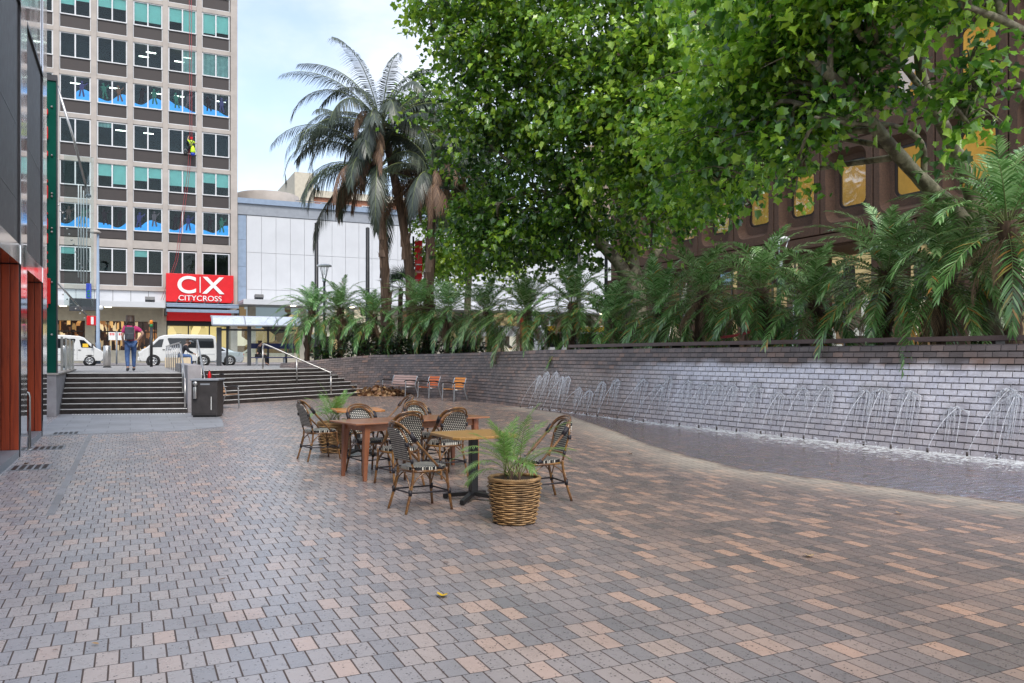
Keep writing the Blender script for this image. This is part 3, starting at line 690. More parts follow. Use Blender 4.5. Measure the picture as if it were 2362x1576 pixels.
# drain grates set in the paving beside the left building
for (px, py), lab in (((70,1079), 'dark drain grate nearest the red cedar door with a leaf on it'), ((112,1034), 'slotted drain grate beside the steel door handle'), ((152,1000), 'far drain grate at the edge of the granite slabs')):
    p = G(px, py); g = thing('drain_grate', lab, 'drain', (p.x, p.y, 0), 0, 'drain grates in the paving')
    fr = MB(); fr.bx(-0.26, 0.26, -0.3, 0.3, 0.003, 0.008); fr.build('grate_frame', M['greymetal'], g)
    sl = MB()
    for k in range(5): sl.bx(-0.22+0.095*k, -0.16+0.095*k, -0.26, 0.26, 0.0085, 0.011)
    sl.build('grate_slots', M['black'], g)

# ---- fountain jets
rj = random.Random(3)
for q, (px, py) in enumerate(zip(JX, JY)):
    N = G(px, py); i = wall_idx(N.y); n = wall_n(i); hz = JH[q]
    base = WC[i] + n*rj.uniform(0.09, 0.15); base.z = 0.05
    i2 = HITS[q][1]; H = WC[i2] - wall_n(i2)*(WB*hz/wall_top(i2)) + wall_n(i2)*0.03; H.z = hz
    t = thing('water_jet', f'thin water jet arching up the brick wall, {ordinal(q)} jet from the seats end', 'water jet', (base.x, base.y, 0), 0, 'jets along the fountain wall')
    nz_ = MB(); nz_.tube([base - Vector((0,0,0.06)), base + Vector((0,0,0.03))], [0.02, 0.016], 7); nz_.build('nozzle', M['bronze'], t, world=True)
    sb = MB(); pts = []; rs = []
    for k in range(13):
        f = k/12; p = base.lerp(H, f) + Vector((0,0,1))*0.3*f*(1-f) + n*0.05*math.sin(math.pi*f)
        pts.append(p); rs.append((0.0042 + 0.004*f)*(1+rj.uniform(-.25,.25)))
    sb.tube(pts, rs, 6)
    sb.build('stream', M['spray'], t, world=True)
    fan = MB(); tt = (WC[i2+1]-WC[i2]).normalized() if i2+1 < len(WC) else Vector((0,-1,0))
    top = pts[-2] + n*0.02; 
    for k in range(26):     # the fan of water where the jet strikes, then drops
        u = rj.uniform(-1, 1); w_ = 0.24*u; L = rj.uniform(0.3, 0.98)*(1-0.3*abs(u))*hz; cr = []
        for m_ in range(6):
            f = m_/5; z = H.z + 0.05*(1-u*u) - L*f*f - 0.02; s_ = H + tt*w_*min(1, 0.15+2.2*f) 
            q2 = WC[i2] - wall_n(i2)*(WB*max(z,0)/wall_top(i2)) + tt*w_*min(1, 0.1+2.2*f) + n*(0.035+0.015*rj.random()); q2.z = max(z, 0.02)
            cr.append(q2)
        fan.tube(cr, [rj.uniform(0.002,0.006)*(1-0.5*m_/5) for m_ in range(6)], 5)
    for k in range(70):
        a_ = rj.uniform(0, 2*math.pi); p = H + tt*rj.gauss(0,0.11) + n*rj.uniform(0.02,0.1); p.z += rj.gauss(-0.05, 0.09); r_ = rj.uniform(0.003, 0.009)
        fan.lathe([(0,-r_),(r_*0.8,-r_*0.4),(r_*0.8,r_*0.4),(0,r_)], p, 5)
    b0 = WC[i2] + n*0.05
    for k in range(14):
        p = b0 + tt*rj.uniform(-0.25,0.25) + n*rj.uniform(0.0,0.12); p.z = rj.uniform(0.01,0.07); r_ = rj.uniform(0.006,0.016)
        fan.lathe([(0,-r_),(r_*0.8,-r_*0.4),(r_*0.8,r_*0.4),(0,r_)], p, 5)
    fan.build('splash', M['spray'], t, world=True)
# ---------------------------------------------------------------- left building with cedar doors, green blade sign, handrails
XF = -1.6
lb = thing('shop_building', 'black stone shopfront with polished steel piers and red cedar boarding', 'building', (XF, 12, 0))
pier = [(15.2,16.05),(18.87,19.68),(11.55,12.4),(7.9,8.75),(4.25,5.1)]
for y0, y1 in pier:
    m_ = MB(); m_.bx(XF-0.9, XF-0.002, y0+0.012, y1, 0.0, 12.0); m_.build('pier_core', M['stone_grey'], lb, world=True)
    s_ = MB(); s_.bx(XF, XF+0.012, y0, y1, 0.0, 12.0); s_.build('steel_pier', M['mirror'], lb, world=True)
    # cedar reveal, facing back along the street
    c_ = MB(); x = XF-0.02
    for k in range(9):
        c_.bx(x-0.115, x, y0-0.03, y0+0.008, 0.12, 3.09); x -= 0.123
    c_.build('cedar_reveal', M['timber_red'], lb, world=True, bevel=0.006)
spans = [(5.1,7.9),(8.75,11.55),(12.4,15.2),(16.05,18.87)]
for y0, y1 in spans:
    b_ = MB(); b_.bx(XF-0.3, XF+0.004, y0+0.003, y1-0.003, 3.1, 3.4); b_.build('steel_band', M['mirror'], lb, world=True)
    s_ = MB(); s_.bx(XF-0.3, XF-0.03, y0+0.003, y1-0.003, 3.4, 7.3); s_.build('stone_panel', M['stone_grey'], lb, world=True)
    j_ = MB(); j_.bx(XF-0.034, XF-0.026, y0, y1, 5.28, 5.295); j_.bx(XF-0.034, XF-0.026, y0, y1, 4.1, 4.11); j_.build('panel_joint', M['black'], lb, world=True)
    g_ = MB(); g_.bx(XF-0.3, XF-0.01, y0+0.003, y1-0.003, 7.33, 12.0); g_.build('upper_window', M['mirror'], lb, world=True)
    for z_ in (7.28, 10.2): f_ = MB(); f_.bx(XF-0.31, XF+0.01, y0+0.003, y1-0.003, z_, z_+0.065); f_.build('window_rail', M['black'], lb, world=True)
    t_ = MB(); t_.bx(XF-1.4, XF-0.01, y0+0.02, y1-0.04, 0.0, 0.12); t_.build('threshold', M['greymetal'], lb, world=True)
    d_ = MB(); d_.bx(XF-1.3, XF-1.2, y0, y1, 0.12, 3.1); d_.build('entrance_door', M['darkpane'], lb, world=True)
    c_ = MB(); c_.bx(XF-1.3, XF-0.3, y0, y1, 3.04, 3.1); c_.build('alcove_soffit', M['timber_red'], lb, world=True)
bk = MB(); bk.bx(-16, XF-1.42, -8, 19.6, 0, 12.0); bk.build('wall', M['stone_grey'], lb, world=True)
fl = MB(); fl.bx(-16, XF-0.004, -8, 4.2, 0, 12.0); fl.build('near_wall', M['stone_grey'], lb, world=True)
# steel pull handle standing in the second alcove
h = thing('door_handle_post', 'tall bent stainless pull rail standing at the second cedar door', 'handrail', (XF-0.02, 16.6, 0))
p = G(66, 1030)
hm = MB(); hx, hy = XF+0.02, 16.35
hm.tube([(hx-0.22,hy,1.0),(hx-0.06,hy,1.0),(hx-0.015,hy,0.98),(hx,hy,0.92),(hx,hy,0.02)], 0.022, 10); hm.build('rail', M['steel'], h, world=True)
hb = MB(); hb.lathe([(0.06,0.0),(0.06,0.015),(0.03,0.02)], (hx,hy,0.0), 14); hb.tube([(hx,hy,0.22),(hx-0.2,hy,0.22)],0.016,8); hb.build('base_flange', M['steel'], h, world=True)

# plinth at the left of the steps
pl = thing('concrete_plinth', 'stained grey concrete plinth under the tall green blade sign', 'plinth', (-2.1, 26, 0))
pm = MB(); pm.bx(-2.45, -1.79, 24.9, 33.0, 0, 1.12); pm.build('plinth_body', M['conc_grey'], pl, world=True, bevel=0.012)
pc = MB(); pc.bx(-2.5, -1.74, 24.86, 33.0, 1.121, 1.17); pc.build('coping', M['conc'], pl, world=True, bevel=0.008)
gsn = thing('blade_sign', 'tall dark green blade sign with red letters on its edge', 'sign', (-2.0, 25.2, 1.17))
b_ = MB(); b_.bx(-2.12, -1.8, 25.0, 25.14, 1.17, 9.0); b_.build('glass_blade', M['green'], gsn, world=True)
c_ = MB(); c_.bx(-2.15, -1.77, 24.97, 25.17, 9.0, 9.16); c_.bx(-1.8, -1.77, 24.98, 25.16, 1.17, 9.0); c_.build('edge_frame', M['darkmetal'], gsn, world=True)
bt = MB()
for z in (2.2,3.6,4.95,5.05,5.9,5.98,7.0,8.3): bt.lathe([(0.0,0.03),(0.028,0.02),(0.03,0.0)], (-1.9, 24.98, z), 10, M=Matrix.Rotation(R(90),3,'X'))
bt.build('bolt', M['steel'], gsn, world=True)
rl = MB(); rnd = random.Random(5)
zs = [(8.05,8.22),(7.4,7.75),(6.95,7.1),(6.25,6.33),(5.82,6.18),(5.4,5.46),(5.0,5.3),(4.62,4.9),(4.34,4.42),(4.1,4.2),(3.82,4.0),(3.3,3.72),(2.9,3.22)]
for z0, z1 in zs: rl.bx(-2.075, -1.985, 24.88, 24.99, z0, z1)
rl.build('letter_edges', M['redlit'], gsn, world=True, bevel=0.03)
bx_ = MB(); bx_.bx(-2.06, -1.93, 24.9, 24.99, 4.02-1.0, 4.0-0.3); bx_.build('call_box', M['redlit'], gsn, world=True, bevel=0.01)
# point-fixed glass screen with its stay rod
gw = thing('glass_screen', 'clear point-fixed glass screen with steel tension rods beside the green sign', 'glass screen', (-1.5, 29.0, LZ))
g_ = MB(); g_.bx(-1.9, -1.06, 29.4, 29.43, 3.2, 6.2); g_.bx(-1.9, -1.06, 29.4, 29.43, 6.22, 8.0); g_.build('glass_panel', M['clear'], gw, world=True)
r_ = MB(); r_.tube([D(132,198,25.3), D(170,320,25.7), D(203,450,26.2)], 0.035, 8); r_.build('stay_rod', M['steel'], gw, world=True)
lp_ = MB(); q = D(204,452,26.2); lp_.lathe([(0.0,-0.06),(0.07,-0.05),(0.09,0.0),(0.06,0.05),(0.0,0.06)], q, 12); lp_.build('rod_end', M['castalu'], gw, world=True)
r_ = MB(); r_.tube([D(133,652,25.3), D(200,728,26.5)], 0.03, 8); r_.build('lower_rod', M['steel'], gw, world=True)
vr = MB()
for px, y0, y1 in ((181,425,640),(187,430,650),(193,440,655),(200,450,650)):
    vr.tube([D(px,y0,26.8), D(px,y1,26.8)], 0.018, 6)
vr.build('tension_cable', M['cream'], gw, world=True)
sp_ = MB(); rs_ = random.Random(2)
for k in range(12):
    sp_.lathe([(0,-0.03),(0.03,-0.02),(0.03,0.02),(0,0.03)], D(135+k*5, 468+k*14+rs_.uniform(-6,6), 26.7), 8)
for k in range(12):
    sp_.lathe([(0,-0.025),(0.025,-0.02),(0.025,0.02),(0,0.025)], D(140+k*5, 662+k*5.5+(k%2)*12, 26.0), 8)
sp_.build('spider_fitting', M['steel'], gw, world=True)
# low green glass balustrade panels running along the plinth
for k, (y0, y1) in enumerate(((27.6,29.2),(29.35,31.0),(31.2,32.8))):
    gb = thing('balustrade_panel', ('green glass balustrade panel nearest the blade sign', 'middle green glass balustrade panel on the plinth', 'green glass balustrade panel farthest along the plinth')[k], 'balustrade', (-1.84, y0, 1.17), 0, 'balustrade panels on the plinth')
    a_ = MB(); a_.bx(-1.85, -1.83, y0+0.05, y1-0.05, 1.2, 2.15); a_.build('glass_sheet', M['green'] if k != 0 else M['pane'], gb, world=True)
    b_ = MB()
    for yy in (y0, y1): b_.bx(-1.87, -1.81, yy-0.03, yy+0.03, 1.17, 2.2)
    b_.build('post', M['steel'], gb, world=True)
# handrails
def rail(name, label, tubes, posts, r=0.026):
    t = thing(name, label, 'handrail', posts[0][0])
    a_ = MB()
    for pts in tubes: a_.tube(catmull(pts, 4) if len(pts) > 2 else pts, r, 10)
    a_.build('top_rail', M['steel'], t, world=True)
    for p0, p1, rr in posts:
        b_ = MB(); b_.tube([p0, p1], rr, 8); b_.build('post', M['steel'], t, world=True)
    return t
xr = 1.42
pz = [((xr, 25.05, 0.0), (xr, 25.05, 0.93), 0.028), ((xr, 26.1, 0.5), (xr, 26.1, 1.4), 0.028)]
for k in range(8): pz.append(((xr+0.02, 27.9+k*1.52, LZ), (xr+0.02, 27.9+k*1.52, 2.02), 0.019))
rail('handrail', 'stainless balustrade and stair rail on the right side of the left steps', [[(xr,25.05,0.9),(xr,25.1,1.0),(xr,25.4,1.15),(xr,26.6,1.62),(xr,27.5,2.0),(xr,27.8,2.05),(xr,28.4,2.05),(xr,38.6,2.05)]], pz)
xr = 1.97
rail('handrail', 'short stainless stair rail beside the grey divider wall behind the bin', [[(xr,25.35,0.75),(xr,25.4,0.95),(xr,25.7,1.1),(xr,28.0,2.05),(xr,28.25,2.1),(xr,28.4,2.02),(xr,28.42,1.9)]],
     [((xr,28.42,0.5),(xr,28.42,1.95),0.026),((xr,25.35,0.0),(xr,25.35,0.8),0.026),((xr,26.6,0.1),(xr,26.6,1.45),0.026)])
Pt, Pb = Vector((4.75,33.35,LZ)), Vector((7.15,32.05,0.0))
pm_ = Pt.lerp(Pb, 0.5); pm_.z = 0.56
rail('handrail', 'sloping stainless handrail on the oblique steps in front of the brick wall', [[Pt+Vector((0,0,0.8)), Pt+Vector((0.02,0,0.92)), Pt+Vector((0.12,-0.06,0.97)), pm_+Vector((0,0,0.98)), Pb+Vector((-0.12,0.06,1.02)), Pb+Vector((-0.02,0.01,0.97)), Pb+Vector((0,0,0.85))]],
     [(Pt, Pt+Vector((0,0,0.85)), 0.03), (pm_, pm_+Vector((0,0,0.96)), 0.03), (Pb, Pb+Vector((0,0,0.9)), 0.03)], 0.034)
# bollards and kerb-side posts on the upper footpath
def bollard(px, py, d, label, w=0.3, h=1.0):
    p = D(px, py, d); t = thing('bollard', label, 'bollard', (p.x, p.y, LZ), 0, 'stainless bollards on the upper footpath')
    a_ = MB(); a_.lathe([(w/2,0.0),(w/2,h-0.02),(w/2-0.02,h)], (0,0,0), 20); a_.build('shell', M['steel'], t)
    b_ = MB(); b_.lathe([(w/2+0.02,0),(w/2+0.02,0.03)], (0,0,0), 20); b_.build('base_ring', M['darkmetal'], t)
bollard(247, 848, 37.0, 'stainless bollard on the landing left of the walking woman', 0.32, 1.0)
bollard(149, 842, 40.0, 'stainless bollard half behind the glass balustrade', 0.32, 1.0)
pp = D(349, 842, 40.0)
t = thing('marker_post', 'black marker post with orange and green top in front of the white van', 'post', (pp.x, pp.y, LZ))
a_ = MB(); a_.lathe([(0.07,0),(0.07,1.95)], (0,0,0), 14); a_.build('shaft', M['black'], t)
a_ = MB(); a_.lathe([(0.071,1.951),(0.071,2.1)], (0,0,0), 14); a_.build('green_ring', M['greenband'], t)
a_ = MB(); a_.lathe([(0.075,2.101),(0.075,2.27),(0.06,2.29)], (0,0,0), 14); a_.build('orange_cap', M['orange'], t)
# ---------------------------------------------------------------- buildings across the street
def text(name, body, size, parent, loc, rot=(R(90),0,0), depth=0.03, m=None, sx=1.0, bold=0.0):
    cu = bpy.data.curves.new(name, 'FONT'); cu.body = body; cu.size = size; cu.extrude = depth; cu.align_x = 'CENTER'; cu.offset = bold
    o = bpy.data.objects.new(name, cu); col.objects.link(o)
    me = bpy.data.meshes.new_from_object(o.evaluated_get(bpy.context.evaluated_depsgraph_get()))
    bpy.data.objects.remove(o)
    o = bpy.data.objects.new(name, me); col.objects.link(o); me.materials.clear(); me.materials.append(m)
    o.parent = parent; o.location = loc; o.rotation_euler = rot; o.scale = (sx, 1, 1); return o
YF = 73.0
cx = thing('office_tower', 'cream concrete office tower with brown spandrels and turquoise blinds above the red sign', 'building', (1.0, YF, LZ))
def part(name, mb, m, bevel=0.0, par=None): return mb.build(name, m, par or cx, world=True, bevel=bevel)
X0, X1, BAY = -13.05, 8.27, 2.62
piers = [8.05 - 0.0]
gridx = [5.24 - BAY*k for k in range(8)][::-1] + [7.86]      # pier centres
sills = [8.44, 11.88, 15.24, 18.55, 21.94, 25.27, 28.62, 31.98]
tops = [s + 1.86 for s in sills]
fr = MB()
for x in gridx[:-1]: fr.bx(x-0.2, x+0.2, YF-0.22, YF+0.15, 7.2, 35.2)
part('pier_grid', fr, M['conc'])
ep = MB(); ep.bx(7.72, 8.27, YF-0.25, YF+14, LZ, 35.2); part('end_pier', ep, M['conc'])
sb = MB()
for s in sills[1:]: 
    z1 = s - 1.16; z0 = z1 - 0.34
    if s == sills[1]: z1 = s - 0.86; z0 = tops[0] + 0.08
    sb.bx(X0, 7.72, YF-0.16, YF+0.2, z0, z1)
sb.bx(X0, 7.72, YF-0.2, YF+0.2, 6.95, 7.3)
part('floor_bands', sb, M['conc'])
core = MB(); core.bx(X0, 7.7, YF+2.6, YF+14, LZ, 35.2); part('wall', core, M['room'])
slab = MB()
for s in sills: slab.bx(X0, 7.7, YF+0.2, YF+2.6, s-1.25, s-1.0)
part('floor_slab', slab, M['room'])
# spandrels and windows: one of each kind, copied bay by bay
def copy_to(o, par, loc):
    c = o.copy(); col.objects.link(c); c.parent = par; c.location = loc
    for ch in list(o.children):
        d = ch.copy(); col.objects.link(d); d.parent = c
    return c
W2 = (BAY-0.42)/2
sp = MB(); sp.bx(-W2, W2, -0.02, 0.04, -1.1, -0.1); sp0 = sp.build('spandrel', M['spandrel'], cx, loc=(0,0,0), bevel=0.01)
wf = MB()
for x in (-W2+0.05, 0, W2-0.05): wf.bx(x-0.05, x+0.05, -0.08, 0.03, -0.04, 1.8)
wf.bx(-W2, W2, -0.1, 0.03, -0.1, -0.02); wf.bx(-W2, W2, -0.08, 0.03, 1.78, 1.86); wf.bx(-W2, W2, -0.06, 0.02, -1.16, -1.09)
wf.bx(-W2, -W2+0.05, -0.06, 0.02, -1.1, -0.1); wf.bx(W2-0.05, W2, -0.06, 0.02, -1.1, -0.1)
wf0 = wf.build('window', M['white'], cx, loc=(0,0,0))
pn = MB(); pn.bx(-W2+0.1, -0.05, -0.02, -0.01, -0.02, 1.78); pn.bx(0.05, W2-0.1, -0.02, -0.01, -0.02, 1.78)
pn.build('pane', M['pane'], wf0)
rb = random.Random(11)
def blind(win, h, m, side=0):
    b_ = MB(); lo, hi = (-W2+0.1, W2-0.1) if side == 0 else ((-W2+0.1, -0.05) if side < 0 else (0.05, W2-0.1))
    if m is M['blind_v']:
        x = lo
        while x < hi-0.05: b_.bx(x, x+0.07, 0.06, 0.075, 1.78-h, 1.78); x += 0.1
    elif side == 0:
        for a_, c_ in ((lo, -0.04), (0.04, hi)):
            h2 = max(0.15, min(1.78, h*rb.choice((1, 1, 1, 0.82, 1.12, 0.6)))); b_.bx(a_, c_, 0.06, 0.07, 1.78-h2, 1.78); b_.bx(a_, c_, 0.05, 0.075, 1.75-h2, 1.78-h2)
    else: b_.bx(lo, hi, 0.06, 0.07, 1.78-h, 1.78)
    b_.build('blind', m, win)
def lamps(win, n):
    for k in range(n):
        b_ = MB(); x = rb.uniform(-0.7, 0.3); b_.bx(x, x+0.75, 0.8+k*0.5, 1.0+k*0.5, 1.5-0.25*k, 1.53-0.25*k); b_.build('ceiling_lamp', M['officelamp_w'], win)
first = True; n_ = 0
for ci in range(len(gridx)-1):
    xc = (gridx[ci] + gridx[ci+1])/2
    if ci == len(gridx)-2: xc = 5.24 + BAY/2
    for ri, s in enumerate(sills):
        loc = (xc - cx.location.x, -0.02, s - cx.location.z)
        win = copy_to(wf0, cx, loc)
        s2 = copy_to(sp0, cx, (loc[0], 0.0, loc[2]))
        if ri == 1: s2.scale = (1, 1, 0.72)
        k = ci - (len(gridx)-7)   # 0..5 are the visible bays, left to right
        if ri == 7 or (ri == 6 and k >= 1): blind(win, (0.9,1.0,0.75,1.45,1.75,1.4)[max(0,min(5,k))], M['blind'])
        elif ri == 6: blind(win, 0.5, M['blind']); lamps(win, 1)
        elif ri == 5:
            if k >= 4: blind(win, 1.76, M['blind_v'], 0 if k == 5 else 1)
            if k in (3, 4): lamps(win, 2)
            if k == 2: blind(win, 1.76, M['blind'], 0) if False else None
        elif ri == 4 and k >= 1: lamps(win, 1)
        elif ri == 3:
            if k in (2, 3): lamps(win, 1)
            if k in (0, 2): blind(win, 0.35, M['blind_v'], rb.choice((-1, 1)))
        elif ri == 0 and k in (1, 3): blind(win, 0.5, M['blind'], -1)
        elif ri == 2 and k != 1 and k >= 0: blind(win, (1.35,0.4,1.5,1.3,1.25,1.3)[k] if k < 6 else 1.2, M['blind']); lamps(win, 1)
        if (ri == 4 and k >= 1) or (ri == 1 and k >= 0):
            # coloured film on the glass: a blue wave and plain figures
            f_ = MB(); xs_ = np.linspace(-W2+0.1, W2-0.1, 15); ph = rb.uniform(0, 6)
            if ri == 4 and k == 1: xs_ = np.linspace(0.05, W2-0.1, 9)
            hh = [0.5 + 0.32*math.sin(1.6*x+ph) + 0.12*math.sin(4*x+ph*2) for x in xs_]
            for i in range(len(xs_)-1):
                if xs_[i] > -0.12 and xs_[i+1] < 0.12: continue
                f_.poly([(xs_[i],-0.03,-0.01),(xs_[i+1],-0.03,-0.01),(xs_[i+1],-0.03,hh[i+1]),(xs_[i],-0.03,hh[i])])
            f_.build('window_film', M['wave'], win)
            for side in ((-1, 1) if not (ri == 4 and k == 1) else (1,)):
                g_ = MB(); c0 = side*W2*0.5 + rb.uniform(-0.12, 0.12); tl = rb.uniform(-0.35, 0.35); z0 = rb.uniform(0.15, 0.35)
                A = lambda u, v: (c0 + u + tl*(v-0.5)*0.5, -0.036, z0 + v*1.25)
                g_.poly([A(-0.13,0.45), A(0.13,0.45), A(0.2,0.8), A(0.0,0.86), A(-0.2,0.8)])
                g_.poly([A(-0.13,0.44), A(-0.01,0.44), A(-0.08,0.02), A(-0.2,0.0)]); g_.poly([A(0.01,0.44), A(0.13,0.44), A(0.24,0.05), A(0.12,0.0)])
                g_.poly([A(-0.19,0.79), A(-0.28,0.6), A(-0.38,0.55), A(-0.24,0.7)]); g_.poly([A(0.2,0.79), A(0.24,0.7), A(0.42,0.9), A(0.38,0.97)])
                g_.poly([A(0.1*math.cos(q*0.785), 0.95 + 0.08*math.sin(q*0.785)) for q in range(8)])
                g_.build('film_figure', [M['darkcloth'], M['packgrey'], M['spandrel'], M['hair'], M['navy'], M['green']][rb.randrange(6)], win)
bpy.data.objects.remove(wf0.children[0]); bpy.data.objects.remove(wf0); bpy.data.objects.remove(sp0)
# white wall panels under the first windows, shop level
pnl = MB(); x = X0
while x < 2.4: pnl.bx(x+0.01, x+1.29, YF-0.02, YF+0.2, 5.5, 6.93); x += 1.31
part('wall_panel', pnl, M['panel'])
bh = MB(); bh.bx(X0, 2.5, YF-0.1, YF+0.2, 4.45, 5.5); part('shop_bulkhead', bh, M['cream_wall'])
shop_m = patchlit('warm_shop_interior', [(0.0,(0.012,0.006,0.004)),(0.45,(0.03,0.012,0.006)),(0.62,(0.12,0.05,0.02)),(0.76,(0.45,0.2,0.06)),(0.86,(0.75,0.45,0.16)),(0.93,(0.05,0.02,0.01)),(1.0,(0.9,0.7,0.4))], (4.5,1,1.6), 0.5)
gs_ = MB(); gs_.bx(X0, 2.3, YF+0.5, YF+0.6, LZ+0.9, 4.45); part('shop_window', gs_, shop_m)
st_ = MB(); st_.bx(X0, 2.3, YF-0.05, YF+0.2, LZ, LZ+1.0); part('shop_stall_riser', st_, M['cream_wall'])
ml = MB()
for k in range(18): x = X0+0.2+k*0.86; ml.bx(x, x+0.07, YF+0.02, YF+0.12, LZ+1.0, 4.45)
ml.bx(X0, 2.3, YF+0.02, YF+0.12, 3.55, 3.65)
part('shop_mullion', ml, M['bronze'])
for x in (-8.2, -2.9, 2.35): cp_ = MB(); cp_.bx(x-0.35, x+0.35, YF-0.12, YF+0.3, LZ, 5.4); part('shop_column', cp_, M['cream_wall'])
ent = patchlit('lit_mall_interior', [(0.0,(0.2,0.16,0.05)),(0.3,(0.55,0.45,0.18)),(0.55,(0.75,0.62,0.28)),(0.75,(0.3,0.24,0.1)),(0.88,(0.85,0.78,0.5)),(1.0,(0.08,0.06,0.03))], (1.6,1,0.7), 0.6)
en = MB(); en.bx(2.7, 7.7, YF+2.0, YF+2.1, LZ, 4.2); part('entrance_interior', en, ent)
en = MB()
for x in (2.75, 4.4, 6.05, 7.6): en.bx(x-0.05, x+0.05, YF+0.1, YF+0.2, LZ, 4.3)
en.bx(2.7, 7.7, YF+0.05, YF+0.25, 4.2, 4.55); part('entrance_frame', en, M['black'])
# street awning with round downlights
def awning(par, x0, x1, zf, lights):
    a_ = MB(); a_.bx(x0, x1, YF-4.0, YF-3.9, zf, zf+0.42); a_.bx(x0, x1, YF-3.9, YF-0.12, zf+0.2, zf+0.4); a_.build('awning', M['panel'], par, world=True)
    s_ = MB(); s_.bx(x0, x1, YF-3.88, YF-0.12, zf+0.05, zf+0.19); s_.build('awning_soffit', M['cream_wall'] if par is cx else M['greymetal'], par, world=True)
    for x in lights:
        l_ = MB(); l_.lathe([(0.0,-0.03),(0.22,-0.03),(0.26,0.0),(0.24,0.05)], (x, YF-2.6, zf+0.035), 16); l_.build('downlight', M['officelamp'], par, world=True)
awning(cx, X0, 2.45, 5.4, (-4.6, -1.55))
fl_ = MB()
def flood(par, x, z):
    f_ = MB(); f_.box((x, YF-3.4, z), (0.7, 0.4, 0.3), Matrix.Rotation(R(-25), 3, 'X')); f_.build('floodlight', M['darkmetal'], par, world=True, bevel=0.02)
flood(cx, 1.4, 6.05)
# red double-letter sign over the mall entrance
sg = thing('shop_sign', 'large red sign with white C X lettering over the mall entrance', 'sign', (5.25, YF-0.6, 6.1))
b_ = MB(); b_.bx(2.65, 7.9, YF-0.75, YF-0.3, 6.1, 8.42); b_.build('sign_board', M['red'], sg, world=True, bevel=0.02)
j_ = MB()
for x in (3.85, 5.2, 6.5): j_.bx(x, x+0.012, YF-0.755, YF-0.74, 6.12, 8.4)
j_.build('board_joint', M['darkcloth'], sg, world=True)
text('letter', 'C', 1.95, sg, (4.22-5.25, -0.18, 6.86-6.1), m=M['cream'], sx=1.12, bold=0.035)
text('letter', 'X', 1.95, sg, (6.28-5.25, -0.18, 6.86-6.1), m=M['cream'], sx=1.15, bold=0.035)
v_ = MB(); v_.bx(5.22, 5.29, YF-0.8, YF-0.755, 6.9, 8.2); v_.build('divider_bar', M['cream'], sg, world=True)
text('lettering', 'CITYCROSS', 0.62, sg, (5.26-5.25, -0.18, 6.22-6.1), m=M['cream'], sx=1.05)
ca = thing('glass_canopy', 'grey steel and glass canopy under the red sign', 'canopy', (5.25, YF-2, 5.3))
g_ = MB(); g_.bx(2.6, 8.1, YF-2.6, YF-0.8, 5.84, 5.87); g_.build('glass_roof', M['clear'], ca, world=True)
g_ = MB(); g_.bx(2.6, 8.1, YF-2.75, YF-2.55, 5.55, 5.75); g_.bx(2.6, 8.1, YF-2.7, YF-2.5, 5.15, 5.4); g_.tube([(2.6,YF-2.6,5.82),(8.1,YF-2.6,5.82)], 0.06, 8); g_.build('canopy_beam', M['bluegrey'], ca, world=True, bevel=0.02)
g_ = MB()
for k in range(5): x = 3.3+k*1.05; g_.tube([(x,YF-2.6,5.82),(x+0.18,YF-2.1,6.2),(x+0.3,YF-0.8,6.25)], 0.04, 6)
g_.build('bracket', M['darkmetal'], ca, world=True)
g_ = MB(); g_.bx(2.7, 7.75, YF-0.4, YF-0.25, 4.55, 5.25); g_.build('red_fascia', M['red'], ca, world=True)
g_ = MB(); g_.bx(2.5, 2.68, YF-2.6, YF-0.3, 4.9, 5.5); g_.bx(7.98, 8.16, YF-2.6, YF-0.3, 4.9, 5.5); g_.build('side_frame', M['darkmetal'], ca, world=True)
# small blue vertical sign and dark hanging screen
bs = thing('projecting_sign', 'narrow blue vertical sign with green marks on the white panels', 'sign', tuple(D(205,690,62)))
p = D(205, 672, 63.5); s_ = MB(); s_.box(p, (0.35, 0.9, 1.15)); s_.build('sign_box', M['blue'], bs, world=True, bevel=0.02)
s_ = MB()
for k in range(3): s_.box((p.x, p.y-0.455, p.z-0.02-0.2*k), (0.2, 0.02, 0.1), Matrix.Rotation(R(20*(k-1)), 3, 'Y'))
s_.build('green_mark', M['greenband'], bs, world=True)
hs = thing('hanging_screen', 'dark hanging display box under the left awning', 'screen', tuple(D(190,705,60)))
p = D(205, 703, 60); s_ = MB(); s_.box(p, (1.0, 0.3, 0.88)); s_.build('casing', M['darkmetal'], hs, world=True, bevel=0.02)
p = D(175, 703, 60.6); s_ = MB(); s_.box(p, (0.85, 0.3, 0.95)); s_.build('side_casing', M['darkmetal'], hs, world=True, bevel=0.02)
# ---- white clad building
wb = thing('clad_building', 'low white panelled building beyond the palms with a grey fascia', 'building', (25, YF, LZ))
XW1 = 46.7
b_ = MB(); b_.bx(8.3, XW1-0.02, YF+0.05, YF+20, 5.9, 14.9); b_.build('wall', M['greymetal'], wb, world=True)
c_ = MB(); x = 9.05; zz = [6.5, 7.37, 10.55, 13.72]
while x < XW1-1.1:
    for z0, z1 in zip(zz, zz[1:]): c_.bx(x+0.012, x+1.21, YF-0.06, YF+0.04, z0+0.012, z1-0.012)
    x += 1.22
y = YF+0.1
while y < YF+18:
    for z0, z1 in zip(zz, zz[1:]): c_.bx(XW1-0.02, XW1+0.05, y+0.012, y+1.21, z0+0.012, z1-0.012)
    y += 1.22
c_.build('white_cladding', M['panel'], wb, world=True)
c_ = MB()
for z0, z1 in ((5.9,7.6),(7.62,9.3),(9.32,11.6),(11.62,13.7)): c_.bx(8.34, 9.0, YF-0.05, YF+0.03, z0, z1)
c_.build('grey_edge_panel', M['bluegrey'], wb, world=True)
